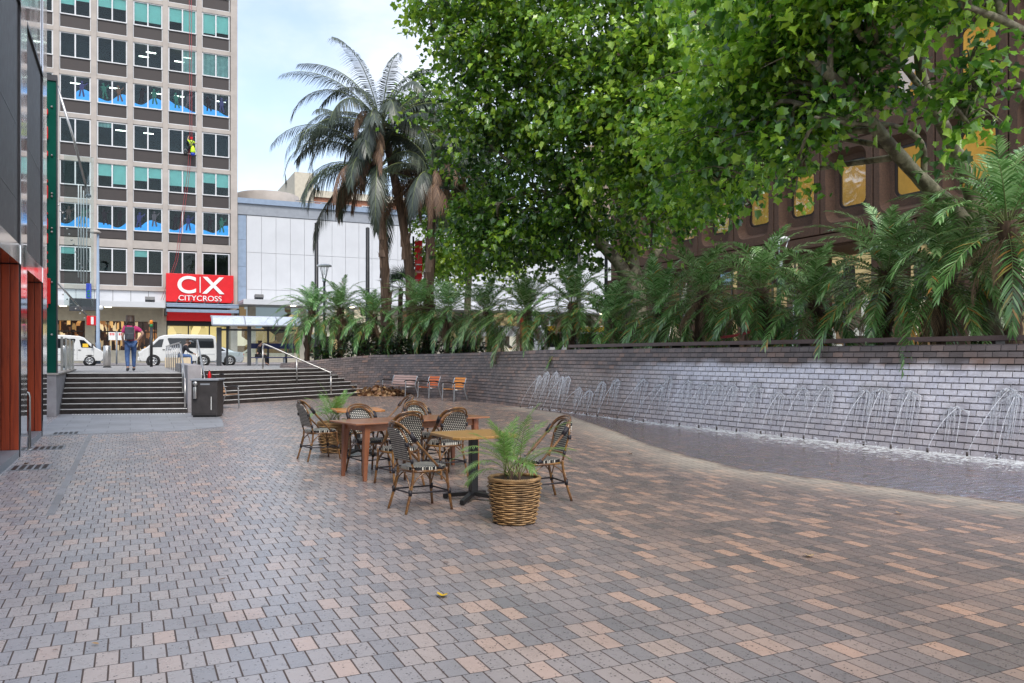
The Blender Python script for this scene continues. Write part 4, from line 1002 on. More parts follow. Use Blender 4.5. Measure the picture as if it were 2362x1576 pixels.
c_ = MB(); c_.bx(8.3, XW1, YF-0.12, YF+0.04, 13.76, 14.7); c_.build('fascia', M['greymetal'], wb, world=True)
c_ = MB(); c_.bx(8.28, XW1+0.1, YF-0.3, YF+0.2, 14.7, 15.15); c_.build('roof_edge', M['bluegrey'], wb, world=True)
awning(wb, 8.3, XW1-0.5, 5.85, (12.5, 17.5, 24, 30, 37, 43)); flood(wb, 9.6, 6.5); flood(wb, 40.0, 6.5)
c_ = MB(); c_.bx(8.3, XW1-0.2, YF+1.0, YF+1.2, LZ+0.8, 5.9)
shop2 = patchlit('dim_shop_interior', [(0.0,(0.01,0.01,0.01)),(0.4,(0.04,0.03,0.02)),(0.6,(0.16,0.1,0.05)),(0.75,(0.5,0.4,0.2)),(0.86,(0.1,0.2,0.3)),(1.0,(0.8,0.7,0.5))], (0.5,1,0.7), 0.5)
c_.build('shop_window', shop2, wb, world=True)
c_ = MB(); c_.bx(8.3, XW1-0.2, YF+0.0, YF+0.6, LZ, LZ+0.8)
for k in range(9): c_.bx(9.2+k*4.3, 9.8+k*4.3, YF+0.0, YF+0.6, LZ+0.8, 5.9)
c_.build('shop_column', M['cream_wall'], wb, world=True)
c_ = MB(); c_.bx(36.5, 43.5, YF-0.2, YF+0.9, LZ, 4.5); c_.build('pale_green_shopfront', mat('pale_green_glass', (0.3,0.52,0.48), 0.15), wb, world=True)
c_ = MB(); c_.bx(29.5, 35.5, YF-0.3, YF+0.9, 3.6, 4.6); c_.build('sign_band', M['cream'], wb, world=True)
# roof plant behind
rp = thing('roof_tank', 'round pale roof plant housing on top of the white building', 'roof plant', (12.6, YF+12, 15))
c_ = MB(); c_.lathe([(3.2,14.9),(3.2,18.1),(3.0,18.2),(0.0,18.3)], (12.8, YF+14, 0), 32); c_.build('tank', M['conc'], rp, world=True)
c_ = MB()
for k in range(6): c_.tube([(15.2+k*0.9, YF+11, 14.9), (15.2+k*0.9, YF+11, 17.4)], 0.05, 6)
c_.tube([(15.2,YF+11,17.4),(19.7,YF+11,17.4)], 0.05, 6); c_.tube([(15.2,YF+11,15.2),(17.4,YF+11,17.2)], 0.05, 6); c_.bx(15, 20, YF+11.2, YF+13, 14.9, 17.2); c_.build('plant_screen', M['greymetal'], rp, world=True)
ob = thing('brick_building', 'orange brick and cream building rising behind the white one', 'building', (23, 100, LZ))
c_ = MB(); c_.bx(19.0, 36, 98, 112, LZ, 21.2); c_.build('brick_wall', M['orangebrick'], ob, world=True)
c_ = MB(); c_.bx(17.4, 19.6, 97.0, 110, LZ, 23.2); c_.bx(16.0, 17.4, 98.5, 110, LZ, 20.3); c_.build('stair_tower', M['cream_wall'], ob, world=True)
c_ = MB(); c_.bx(19.6, 36.2, 97.7, 98.0, 20.6, 21.4); c_.bx(19.6, 36.2, 97.7, 98.0, 17.3, 17.7); c_.build('cornice', M['cream_wall'], ob, world=True)
for k in range(6):
    c_ = MB(); c_.bx(20.6+k*2.5, 22.0+k*2.5, 97.85, 97.99, 18.1, 20.0); w_ = c_.build('window', M['white'], ob, world=True)
    c_ = MB(); c_.bx(20.7+k*2.5, 21.9+k*2.5, 97.8, 97.845, 18.2, 19.9); d_ = c_.build('pane', M['darkpane'], w_); d_.location = tuple(-q for q in ob.location)
tb_ = thing('tan_building', 'tan rendered building between the white cladding and the brown tower', 'building', (55, 76, LZ))
c_ = MB(); c_.bx(48.0, 66, 74, 90, LZ, 26); c_.build('wall', M['tan'], tb_, world=True)
c_ = MB()
for z in (5.2, 8.8, 12.4, 16.0, 19.6): c_.bx(47.8, 66, 73.8, 74.0, z, z+0.35)
c_.build('string_course', M['cream_wall'], tb_, world=True)
for k in range(5):
    for q in range(4):
        c_ = MB(); c_.bx(49.2+k*3.2, 50.8+k*3.2, 73.93, 73.99, 6.2+q*3.6, 8.3+q*3.6); c_.build('window', M['darkpane'], tb_, world=True)
ys_ = thing('hanging_sign', 'narrow yellow vertical sign seen between the plane tree trunks', 'sign', tuple(D(1447,660,78)))
c_ = MB(); p = D(1447, 642, 78); c_.box(p, (0.55, 0.3, 2.6)); c_.build('sign_face', M['yellow'], ys_, world=True, bevel=0.02)
c_ = MB()
for k in range(3): c_.box((p.x, p.y-0.16, p.z+0.8-0.8*k), (0.16, 0.02, 0.5))
c_.build('dark_mark', M['black'], ys_, world=True)

# ---------------------------------------------------------------- brown precast building on the right
XB = 26.0; BW, BH = 2.68, 3.6
bb = thing('brown_building', 'dark brown precast concrete building with rounded recessed windows behind the plane trees', 'building', (XB, 26, LZ))
def rr(w_, h_, r_, n=5):
    pts = []
    for cxx, cy, a0 in ((w_/2-r_, h_/2-r_, 0), (-w_/2+r_, h_/2-r_, 90), (-w_/2+r_, -h_/2+r_, 180), (w_/2-r_, -h_/2+r_, 270)):
        for k in range(n+1):
            a = R(a0 + 90*k/n); pts.append((cxx + r_*math.cos(a), cy + r_*math.sin(a)))
    return pts
def sq(w_, h_, n=5):
    o = rr(w_, h_, 0.001, n); return o
loops = [(sq(BW, BH), 0.14, 0.0), (sq(BW-0.045, BH-0.05), 0.14, 0.0), (sq(BW-0.05, BH-0.06), 0.0, 0.0), (sq(BW-0.09, BH-0.10), -0.03, 0.0), (rr(2.05, 2.85, 0.42), -0.03, 0.05), (rr(1.92, 2.72, 0.42), 0.12, 0.05), (rr(1.75, 2.5, 0.4), 0.34, 0.06), (rr(1.42, 1.95, 0.3), 0.38, 0.15), (rr(1.36, 1.88, 0.28), 0.5, 0.15)]
pm_ = MB(); idx = []
for pts, dep, dz in loops: idx.append([pm_.vert((dep, y, z + dz)) for y, z in pts])
for a_, b_ in zip(idx, idx[1:]):
    n = len(a_)
    for j in range(n): pm_.face((a_[j], a_[(j+1)%n], b_[(j+1)%n], b_[j]))
bay0 = pm_.build('precast_bay', M['brown_conc'], bb, fixn=False)
wm_ = MB(); o_ = rr(1.40, 1.92, 0.29); i_ = rr(1.22, 1.74, 0.24)
A = [wm_.vert((0.42, y, z+0.15)) for y, z in o_]; B = [wm_.vert((0.42, y, z+0.15)) for y, z in i_]; C = [wm_.vert((0.49, y, z+0.15)) for y, z in i_]
for P_, Q_ in ((A, B), (B, C)):
    for j in range(len(P_)): wm_.face((P_[j], P_[(j+1)%len(P_)], Q_[(j+1)%len(P_)], Q_[j]))
win0 = wm_.build('window', M['bronze'], bb)
gm = MB(); gm.poly([(0.485, y, z+0.15) for y, z in i_]); pane0 = gm.build('pane', M['dimpane'], win0)
room_y = mat('yellow_lit_office', (0.65,0.5,0.2), 0.8, var=0.3, vscale=0.9, emit=(0.62,0.44,0.15), estr=0.2)
room_d = mat('dim_office', (0.05,0.035,0.02), 0.9, var=0.4, emit=(0.05,0.035,0.02), estr=0.3)
def lit_room(win, kind):
    r_ = MB(); r_.poly([(2.6,-1.2,-1.4),(2.6,1.2,-1.4),(2.6,1.2,1.5),(2.6,-1.2,1.5)]); r_.poly([(0.5,1.2,-1.4),(0.5,1.2,1.5),(2.6,1.2,1.5),(2.6,1.2,-1.4)]); r_.poly([(0.5,-1.2,-1.4),(0.5,-1.2,1.5),(2.6,-1.2,1.5),(2.6,-1.2,-1.4)]); r_.poly([(0.5,-1.2,1.5),(0.5,1.2,1.5),(2.6,1.2,1.5),(2.6,-1.2,1.5)])
    r_.build('lit_room', room_y if kind else room_d, win)
    if kind == 2:
        l_ = MB(); l_.bx(0.9, 1.3, -0.8, 0.5, 1.38, 1.42); l_.build('ceiling_lamp', M['officelamp'], win)
rw = random.Random(4)
for k in range(-3, 7):
    yc = 22.6 + BW*k + BW/2
    for q in range(4):
        loc = (0, yc - bb.location.y, 6.65 + BH*(q+0.5) - bb.location.z)
        copy_to(bay0, bb, loc); w_ = copy_to(win0, bb, loc)
        lit = 0
        if q == 0: lit = {4:1, 3:1, 2:1, 1:2, 0:2, -1:1, -2:2, -3:1}.get(k, 0)
        elif q == 1: lit = {-1:1, -2:2, -3:1, 0:1}.get(k, 0)
        elif q == 2: lit = {-2:1, -1:2, -3:1}.get(k, 0)
        else: lit = rw.choice((0, 1, 0))
        lit_room(w_, lit)
for o in (pane0, win0, bay0): bpy.data.objects.remove(o)
b_ = MB(); b_.bx(XB+3.0, XB+16, 14.5, 41.3, LZ, 21.0); b_.bx(XB+0.06, XB+3, 14.5, 41.3, 6.1, 6.62)
for q in range(1, 5): b_.bx(XB+0.02, XB+0.25, 14.5, 41.3, 6.65+BH*q-0.03, 6.65+BH*q+0.03)
b_.bx(XB+0.02, XB+3, 41.3, 41.6, 6.1, 21.0); b_.build('wall', M['brown_conc'], bb, world=True)
b_ = MB(); b_.bx(XB-0.1, XB+0.05, 14.5, 41.4, 6.2, 6.62); b_.build('edge_beam', M['brown_conc'], bb, world=True)
for k in range(-1, 7):
    y = 14.6 + 3.9*(k+1); b_ = MB(); b_.bx(XB+0.2, XB+1.3, y-0.45, y+0.45, LZ, 6.2); b_.build('column', M['tan'] if False else M['brown_conc'], bb, world=True, bevel=0.03)
b_ = MB(); b_.bx(XB+2.9, XB+2.98, 14.5, 41.3, LZ, 6.1); b_.build('ground_floor_window', shop2, bb, world=True)
b_ = MB()
for k in range(18): b_.bx(XB+2.82, XB+2.9, 14.6+k*1.5, 14.66+k*1.5, LZ, 6.1)
b_.bx(XB+2.82, XB+2.9, 14.5, 41.3, 2.2, 2.3); b_.bx(XB+2.82, XB+2.9, 14.5, 41.3, 3.9, 4.0); b_.build('ground_floor_mullion', M['greymetal'], bb, world=True)
# ---------------------------------------------------------------- vegetation
def frond(mb, base, az, el0, L, droop, npair, ll, lw, rnd, keel=0.35, hang=0.0, vbase=0.6, vspread=0.35, side_sag=0.25, rr_=0.012, bare=0.14, mr=1, ml=0):
    """one feather frond: a bending stalk with two rows of folded leaflets"""
    N = 12; p = Vector(base); pts = [p.copy()]; dirs = []
    for i in range(N):
        s = i/(N-1); el = el0 - droop*(s**1.35)
        a = az + side_sag*s*s*0.6
        d = Vector((math.cos(a)*math.cos(el), math.sin(a)*math.cos(el), math.sin(el))); dirs.append(d); p = p + d*(L/N); pts.append(p.copy())
    dirs.append(dirs[-1])
    mb.cur = mr; mb.val = 0.5
    mb.tube(pts, [rr_*(1-0.8*i/N) for i in range(N+1)], 4, caps=False)
    mb.cur = ml
    for k in range(npair):
        s = bare + (1-bare)*(k+0.5)/npair
        q = s*N; i = min(N-1, int(q)); f = q - i
        P0 = pts[i].lerp(pts[i+1], f); t = dirs[i]
        side = t.cross(Vector((0,0,1)))
        side = side.normalized() if side.length > 0.05 else Vector((-math.sin(az), math.cos(az), 0))
        up = side.cross(t).normalized()
        env = min(1.0, 0.45 + 2.2*(s-bare)) * (1.0 if s < 0.6 else 1.0 - 0.62*((s-0.6)/0.4))
        ang = R(62) - R(34)*s
        for sg in (-1, 1):
            l = ll*env*rnd.uniform(0.85, 1.12)
            d = (t*math.cos(ang) + side*sg*math.sin(ang)*math.cos(keel) + up*math.sin(ang)*math.sin(keel)).normalized()
            d = (d + Vector((rnd.uniform(-.09,.09), rnd.uniform(-.09,.09), rnd.uniform(-.09,.09) - hang*0.4))).normalized()
            wv = d.cross(up); wv = wv.normalized()*lw*0.5 if wv.length > 1e-3 else side*lw*0.5
            m1 = P0 + d*l*0.45 - Vector((0,0,1))*l*(0.03+hang*0.16); tip = P0 + d*l*(1-0.18*hang) - Vector((0,0,1))*l*(0.14+hang*0.62)
            mb.val = min(1, max(0, rnd.gauss(vbase, vspread*0.5)))
            a0 = mb.vert(P0 - wv*0.6); a1 = mb.vert(P0 + wv*0.6); b0 = mb.vert(m1 - wv); b1 = mb.vert(m1 + wv); c0 = mb.vert(tip)
            mb.face((a0, a1, b1, b0)); mb.face((b0, b1, c0))
    mb.cur = 0
# ---- small date palms along the planter: three builds, then copies
DPROTO = []
def date_palm(seed, H, label):
    rnd = random.Random(seed)
    t = thing('date_palm', label, 'palm', (0,0,0), 0, 'small date palms along the planter')
    tr = MB(); lean = Vector((rnd.uniform(-.18,.18), rnd.uniform(-.18,.18), 0)); pts = []; rs = []
    for i in range(15):
        f = i/14; pts.append(Vector((0,0,-0.1)) + lean*f*f*1.6 + Vector((0,0,(H+0.1)*f))); rs.append((0.13 if i % 2 else 0.105) * (1.25 - 0.35*f if f < 0.25 else 1.15) * (1+0.25*(f > 0.85)))
    tr.tube(pts, rs, 11)
    for k in range(60):     # old leaf bases
        f = rnd.uniform(0.15, 1.0); a = rnd.uniform(0, 6.28); q = Vector((0,0,0)) + lean*f*f*1.6 + Vector((0,0,H*f)); d = Vector((math.cos(a), math.sin(a), 0.7))
        tr.tube([q + d*0.08, q + d*0.08 + Vector((d.x, d.y, 1.1))*0.11], [0.035, 0.01], 4)
    tr.build('trunk', M['palmbark'], t)
    top = pts[-1]; c = MB()
    n = 50
    for k in range(n):
        f = k/(n-1); az = k*2.39996 + rnd.uniform(-.25,.25)
        el = R(86) - R(118)*f**0.9 + R(rnd.uniform(-8,8)); L = rnd.uniform(1.85, 2.3)*(0.8 + 0.35*min(1, f*2.2))
        frond(c, top + Vector((math.cos(az), math.sin(az), 0))*0.06 - Vector((0,0,0.22*f)), az, el, L, R(54) + R(26)*rnd.random() - R(6)*f, 28, 0.42, 0.036, rnd, keel=0.5,
              hang=0.25, vbase=0.78-0.32*f, vspread=0.5, side_sag=rnd.uniform(-.5,.5), rr_=0.012)
    c.build('crown', [M['datefrond'], M['rachis']], t)
    dd = MB()
    for k in range(10):
        az = k*2.4 + rnd.uniform(-.4,.4)
        frond(dd, top - Vector((0,0,0.25)), az, R(-30+rnd.uniform(-15,15)), rnd.uniform(1.1,1.5), R(50), 26, 0.24, 0.014, rnd, keel=-0.1, hang=0.7, vbase=0.5 if k % 3 else 0.85, vspread=0.5, rr_=0.01, ml=0, mr=0)
    dd.build('dead_fronds', M['deadfrond'], t)
    return t
DP = [  # px of trunk foot, depth, ground z, crown-centre z, label
 (2338, 14.4, 4.05, 'tall date palm cut by the right edge of the view, fronds fanning high'),
 (2162, 15.9, 3.3, 'large date palm with drooping glossy fronds second from the right edge'),
 (2040, 17.2, 3.45, 'date palm with a bright green upright heart against the brown building'),
 (1905, 18.6, 2.95, 'low date palm in shade beneath the flat white lamp'),
 (1772, 20.0, 3.35, 'date palm above the white streaked bricks in front of a pale shop window'),
 (1612, 22.2, 3.45, 'date palm with hanging yellowing fronds right of the plane tree trunk'),
 (1520, 24.0, 3.2, 'date palm directly right of the forked plane tree trunk'),
 (1432, 25.6, 2.85, 'short date palm below the tall lamp post by the plane tree trunk'),
 (1316, 27.5, 3.5, 'date palm with clear dark trunk in front of the red and yellow bus'),
 (1222, 29.0, 3.3, 'date palm standing beside the red advertising column'),
 (1135, 32.0, 3.5, 'date palm right of the tall queen palms above the water jets'),
 (1030, 34.6, 3.7, 'date palm below the tall queen palms on their right'),
 (960, 36.2, 3.9, 'broad date palm directly below the tall queen palms'),
 (868, 37.8, 3.6, 'date palm among dark broad leaved shrubs left of the queen palms'),
 (785, 38.4, 3.9, 'date palm with orange dead fronds beneath the small lamp'),
 (708, 38.9, 3.85, 'leftmost date palm with a bent dark trunk beside the bus shelter'),
]
protos = {}
for i, (px, d, cz, lab) in enumerate(DP):
    p = D(px, 800, d); gz = 1.68 if px > 1000 else (1.5 if px > 800 else 1.35)
    H = cz - gz - 0.05; key = i % 4
    if key not in protos:
        t = date_palm(100+key, H, lab); t.location = (p.x, p.y, gz); protos[key] = (t, H)
        t.rotation_euler.z = R(37*i)
    else:
        src, H0 = protos[key]; t = dup(src, (p.x, p.y, gz), R(71*i), lab)
        for ch in t.children:
            if ch.name.startswith('trunk'): ch.scale = (1, 1, H/H0)
            else: ch.location.z = H - H0
# ---- three tall queen palms
def queen_palm(px, d, gz, cz, seed, label, nf, dead, lean=(0,0), Lf=3.7):
    rnd = random.Random(seed); p = D(px, 800, d); H = cz - gz
    t = thing('queen_palm', label, 'palm', (p.x, p.y, gz), 0, 'tall queen palms')
    tr = MB(); pts = []; rs = []
    for i in range(22):
        f = i/21; pts.append(Vector((lean[0]*f*f, lean[1]*f*f, H*f - 0.1))); rs.append((0.25 - 0.09*f)*(1 + rnd.uniform(-.1,.12)) * (1.25 if f < .05 else 1))
    tr.tube(pts, rs, 13); tr.build('trunk', M['palmbark'], t)
    bo = MB()
    for k in range(34):
        f = rnd.uniform(0.1, 1.0); a = rnd.uniform(0, 6.28); i = int(f*20); q = pts[i]; r_ = rs[i]; o = Vector((math.cos(a), math.sin(a), 0)); s_ = Vector((-o.y, o.x, 0))
        L = rnd.uniform(0.5, 1.1); wd = rnd.uniform(0.08, 0.17); flare = rnd.uniform(0.03, 0.2)
        A = [q + o*(r_*0.95) - s_*wd - Vector((0,0,L*.5)), q + o*(r_*1.12) - Vector((0,0,L*.5)), q + o*(r_*0.95) + s_*wd - Vector((0,0,L*.5))]
        B = [q + o*(r_*1.02) - s_*wd*.7, q + o*(r_*1.25), q + o*(r_*1.02) + s_*wd*.7]
        C = q + o*(r_ + flare) + Vector((0,0,L*.5))
        ia = [bo.vert(x) for x in A]; ib = [bo.vert(x) for x in B]; ic = bo.vert(C)
        bo.face((ia[0],ia[1],ib[1],ib[0])); bo.face((ia[1],ia[2],ib[2],ib[1])); bo.face((ib[0],ib[1],ic)); bo.face((ib[1],ib[2],ic))
    bo.build('leaf_sheaths', M['boot'], t)
    top = pts[-1]; c = MB()
    for k in range(nf):
        f = k/max(1, nf-1); az = k*2.39996 + rnd.uniform(-.3,.3)
        el = R(82) - R(86)*f**0.8 + R(rnd.uniform(-14,14)); L = Lf*rnd.uniform(0.75, 1.12)
        frond(c, top + Vector((math.cos(az)*.1, math.sin(az)*.1, -0.25*f)), az, el, L, R(70) + R(65)*rnd.random(), 95, 0.85, 0.034, rnd, keel=rnd.uniform(-.3,.5), hang=0.65, vbase=0.55, vspread=0.6,
              side_sag=rnd.uniform(-.6,.6), rr_=0.03, bare=0.16)
    c.build('crown', [M['queenfrond'], M['rachis']], t)
    dd = MB()
    for k in range(dead):
        az = k*2.1 + rnd.uniform(-.5,.5)
        frond(dd, top - Vector((0,0,0.4+rnd.random()*.5)), az, R(rnd.uniform(5,50)), Lf*rnd.uniform(0.5, 0.95), R(85)+R(55)*rnd.random(), 60, 0.55, 0.024, rnd, keel=-0.2, hang=0.9, vbase=0.5, vspread=0.7, rr_=0.024, bare=0.3)
    if dead: dd.build('dead_fronds', [M['deadfrond'], M['boot']], t)
queen_palm(893, 37.6, 1.5, 10.4, 1, 'leftmost of the three tall queen palms, its dark fronds arching over the white building', 38, 18, (-0.5, 0.1), 5.2)
queen_palm(955, 38.0, 1.55, 12.4, 2, 'tallest queen palm, its crown rising into the sky beside the plane tree', 32, 9, (-1.5, 0.2), 5.0)
queen_palm(988, 36.4, 1.6, 10.0, 8, 'rightmost queen palm with mostly brown dead fronds against the plane tree', 9, 18, (0.3, 0.1), 3.9)
# ---- broad leaf shrubs and a fan palm under them
def leaf_cloud(name, pos, nrm, ldir, size, val, parent, m, shape='plane', world=True):
    """many leaves as one mesh: pos, normal, length direction, size per leaf (arrays)"""
    if shape == 'plane':
        tv = np.array([(0,0,0),(.17,.0,.05),(.45,.06,.16),(.36,.33,.12),(.5,.58,.12),(.25,.68,.0),(0,1.0,-.22),(-.25,.68,.0),(-.5,.58,.12),(-.36,.33,.12),(-.45,.06,.16),(-.17,.0,.05)])
        fs = [[0,1,2,3,4,5,6],[0,6,7,8,9,10,11]]
    else:
        tv = np.array([(0,0,0),(.2,.3,.04),(.16,.7,.03),(0,1.0,-.08),(-.16,.7,.03),(-.2,.3,.04)]); fs = [[0,1,2,3],[0,3,4,5]]
    n = len(pos); y = ldir/np.linalg.norm(ldir, axis=1, keepdims=True)
    x = np.cross(y, nrm); x /= np.linalg.norm(x, axis=1, keepdims=True)+1e-9; z = np.cross(x, y)
    V = pos[:,None,:] + size[:,None,None]*(x[:,None,:]*tv[None,:,0:1] + y[:,None,:]*tv[None,:,1:2] + z[:,None,:]*tv[None,:,2:3])
    K = len(tv); V = V.reshape(-1, 3)
    if world: V = V - np.array(parent.location)
    me = bpy.data.meshes.new(name); me.vertices.add(len(V)); me.vertices.foreach_set('co', V.astype(np.float32).ravel())
    per = np.array([i for f in fs for i in f]); loops = (np.arange(n)[:,None]*K + per[None,:]).ravel()
    me.loops.add(len(loops)); me.loops.foreach_set('vertex_index', loops.astype(np.int32))
    ln = [len(f) for f in fs]; npoly = n*len(fs); tot = np.tile(ln, n); st_ = np.concatenate([[0], np.cumsum(tot)[:-1]])
    me.polygons.add(npoly); me.polygons.foreach_set('loop_start', st_.astype(np.int32)); me.polygons.foreach_set('loop_total', tot.astype(np.int32))
    me.update(calc_edges=True); me.validate()
    at = me.attributes.new('v', 'FLOAT', 'FACE'); at.data.foreach_set('value', np.repeat(val, len(fs)).astype(np.float32))
    me.materials.append(m); o = bpy.data.objects.new(name, me); col.objects.link(o); o.parent = parent; return o
rg = np.random.default_rng(5)
def shrub(px, d, gz, r, h, n, label, size=0.2):
    p = D(px, 800, d); t = thing('shrub', label, 'shrub', (p.x, p.y, gz))
    st_ = MB()
    for k in range(7):
        a = k*0.9; st_.tube([(0,0,-.05),(math.cos(a)*r*.3,math.sin(a)*r*.3,h*.5),(math.cos(a)*r*.6,math.sin(a)*r*.6,h*.85)], [.03,.02,.008], 5)
    st_.build('stems', M['palmbark'], t)
    q = rg.normal(size=(n,3)); q /= np.linalg.norm(q,axis=1,keepdims=True); q *= (rg.random((n,1))**0.4)
    pos = np.array([p.x,p.y,gz+h*.5]) + q*np.array([r,r,h*.55]); nr = q*0.6 + np.array([0,0,.7]) + rg.normal(size=(n,3))*.3
    ld = q*np.array([1,1,.2]) + rg.normal(size=(n,3))*.5 + np.array([0,0,-.25])
    leaf_cloud('foliage', pos, nr, ld, rg.uniform(.7,1.3,n)*size, np.clip(rg.normal(.4,.3,n),0,1), t, M['shrubleaf'], 'oval')
for px, d, gz, r, h, lab in ((752,38.2,1.3,0.7,1.0,'dark shrub at the left end of the planter behind the brick wall'),(832,37.6,1.42,0.9,1.3,'glossy broad leaved shrub with a bright sprig between date palms'),
                             (905,37.0,1.5,0.9,1.1,'dark shrub filling the gap under the tall queen palms'),(985,36.0,1.55,0.9,1.1,'dark shrub at the foot of the rightmost queen palm'),(1075,33.6,1.6,0.8,0.9,'low dark shrub on the planter left of the bicycles')):
    shrub(px, d, gz, r, h, 520, lab)
fpm = thing('fan_palm', 'fan palm with stiff round leaves between the queen palm trunks', 'palm', tuple(D(922, 800, 39.5)))
ft = MB(); q = fpm.location.copy(); ft.tube([(0,0,-.6),(0.05,0,2.8)], [.14,.11], 9); ft.build('trunk', M['palmbark'], fpm)
fc = MB(); rf = random.Random(9)
for k in range(16):
    az = k*2.4; el = R(80-95*k/15); d_ = Vector((math.cos(az)*math.cos(el), math.sin(az)*math.cos(el), math.sin(el))); b0 = Vector((0.05,0,2.8)); hub = b0 + d_*0.7
    fc.cur = 1; fc.tube([b0, hub], .014, 4); fc.cur = 0
    s_ = d_.cross(Vector((0,0,1))); s_ = s_.normalized() if s_.length > .05 else Vector((1,0,0)); 
    for j in range(25):
        a = R(-125 + 250*j/24); dd_ = d_*math.cos(a) + s_*math.sin(a); n_ = d_.cross(s_); fc.val = rf.uniform(.1,.6); wv = dd_.cross(n_).normalized()*.018
        tip = hub + dd_*0.75 - Vector((0,0,.12)); mid = hub + dd_*.4
        i0_, i1_, i2_, i3_, i4_ = fc.vert(hub-wv*.3), fc.vert(hub+wv*.3), fc.vert(mid+wv), fc.vert(mid-wv), fc.vert(tip); fc.face((i0_,i1_,i2_,i3_)); fc.face((i3_,i2_,i4_))
fc.build('crown', [M['shrubleaf'], M['rachis']], fpm)

# ---- plane trees
LIMBS = []
def twigs(mb, cl, seed):
    rt_ = random.Random(seed)
    for c, ax, dens, vb in cl:
        c = Vector(c); q = min(LIMBS, key=lambda p: (p-c).length); mid = q.lerp(c, .5) + Vector((rt_.uniform(-.4,.4), rt_.uniform(-.4,.4), rt_.uniform(.1,.6)))
        mb.tube(catmull([q, mid, c], 5), [.06*(1-.75*i/10)+.006 for i in range(11)], 6)
        for k in range(6):
            e = c + Vector((rt_.gauss(0,1)*ax[0]*.6, rt_.gauss(0,1)*ax[1]*.6, rt_.gauss(0,.8)*ax[2]*.7)); a = q.lerp(c, rt_.uniform(.55,1)); m_ = a.lerp(e, .5) + Vector((0,0,.2))
            mb.tube(catmull([a, m_, e], 3), [.025,.022,.019,.016,.012,.009,.005], 5)
def limb(mb, pts, r0, r1, n=10):
    c = catmull(pts, 5); k = len(c); LIMBS.extend(c[k//2:]); mb.tube(c, [(r0 + (r1-r0)*(i/(k-1))**0.8)*(1+0.06*math.sin(i*2.1)) for i in range(k)], n)
def crown_leaves(clumps, per_m3, size, t, seed, sprig=16):
    rg = np.random.default_rng(seed); P, Nn, Ld, S, Vv = [], [], [], [], []
    for c, ax, dens, vb in clumps:
        c = np.array(c); ax = np.array(ax); ns = max(4, int(dens))
        q = rg.normal(size=(ns,3)); q /= np.linalg.norm(q,axis=1,keepdims=True); q *= (rg.random((ns,1))**0.42)*(1+np.abs(rg.normal(size=(ns,1)))*0.17)
        sc = c + q*ax
        for s_, qq in zip(sc, q):
            m = int(rg.integers(sprig//2, sprig*3//2)); out = qq*np.array([1,1,.35]) + rg.normal(size=3)*.5; out /= np.linalg.norm(out)+1e-6
            f = rg.random((m,1)); pos = s_ + out*(f-.5)*0.95 + rg.normal(size=(m,3))*np.array([.2,.2,.15]) - np.array([0,0,.25])*f
            P.append(pos); up = np.array([0,0,1.0]) + qq*.45
            Nn.append(up + rg.normal(size=(m,3))*.42); Ld.append(out*.7 + rg.normal(size=(m,3))*.55 + np.array([0,0,-.45]))
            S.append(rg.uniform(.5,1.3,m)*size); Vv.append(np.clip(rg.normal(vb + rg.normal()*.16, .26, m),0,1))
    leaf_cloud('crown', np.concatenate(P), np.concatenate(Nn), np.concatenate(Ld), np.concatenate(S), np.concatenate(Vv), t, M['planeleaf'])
def clump(px, py, d, rx, ry, rz, dens, vb=0.55):  # vb: leaf tone, lit clumps painted brighter and shaded ones darker
    """rx, ry given in photo pixels at that depth, rz the half depth in metres"""
    k = d/FPX; return (tuple(D(px, py, d)), ((rx*k+rz)/2, (rx*k+rz)/2, ry*k), dens, vb)
T1 = thing('plane_tree', 'big plane tree with a forked trunk filling the middle of the view', 'tree', tuple(D(1470, 790, 29.5)))
T1.location.z = 1.6
tk = MB(); B1 = T1.location
limb(tk, [B1 + Vector((0,0,-.2)), D(1466,700,29.5), D(1460,640,29.5)], .44, .36)
limb(tk, [D(1466,680,29.5), D(1425,605,29), D(1372,545,28.5), D(1330,470,28), D(1300,400,27.5)], .27, .15)
limb(tk, [D(1462,650,29.5), D(1450,560,29.6), D(1440,450,29.5), D(1400,330,29), D(1345,260,28.5), D(1280,170,28)], .33, .14)
limb(tk, [D(1440,450,29.5), D(1500,360,28.5), D(1580,260,27), D(1650,140,26)], .22, .09)
limb(tk, [D(1478,660,29.6), D(1515,580,30), D(1560,500,30)], .24, .1)
limb(tk, [D(1400,330,29), D(1300,310,28), D(1210,345,28), D(1160,390,28)], .12, .04)
limb(tk, [D(1345,260,28.5), D(1220,200,28), D(1100,160,27.5), D(1010,110,27.5)], .13, .04)
limb(tk, [D(1330,470,28), D(1240,440,28), D(1150,470,28)], .09, .03)
limb(tk, [D(1280,170,28), D(1230,60,27), D(1180,-60,27)], .12, .04)
TK1 = tk
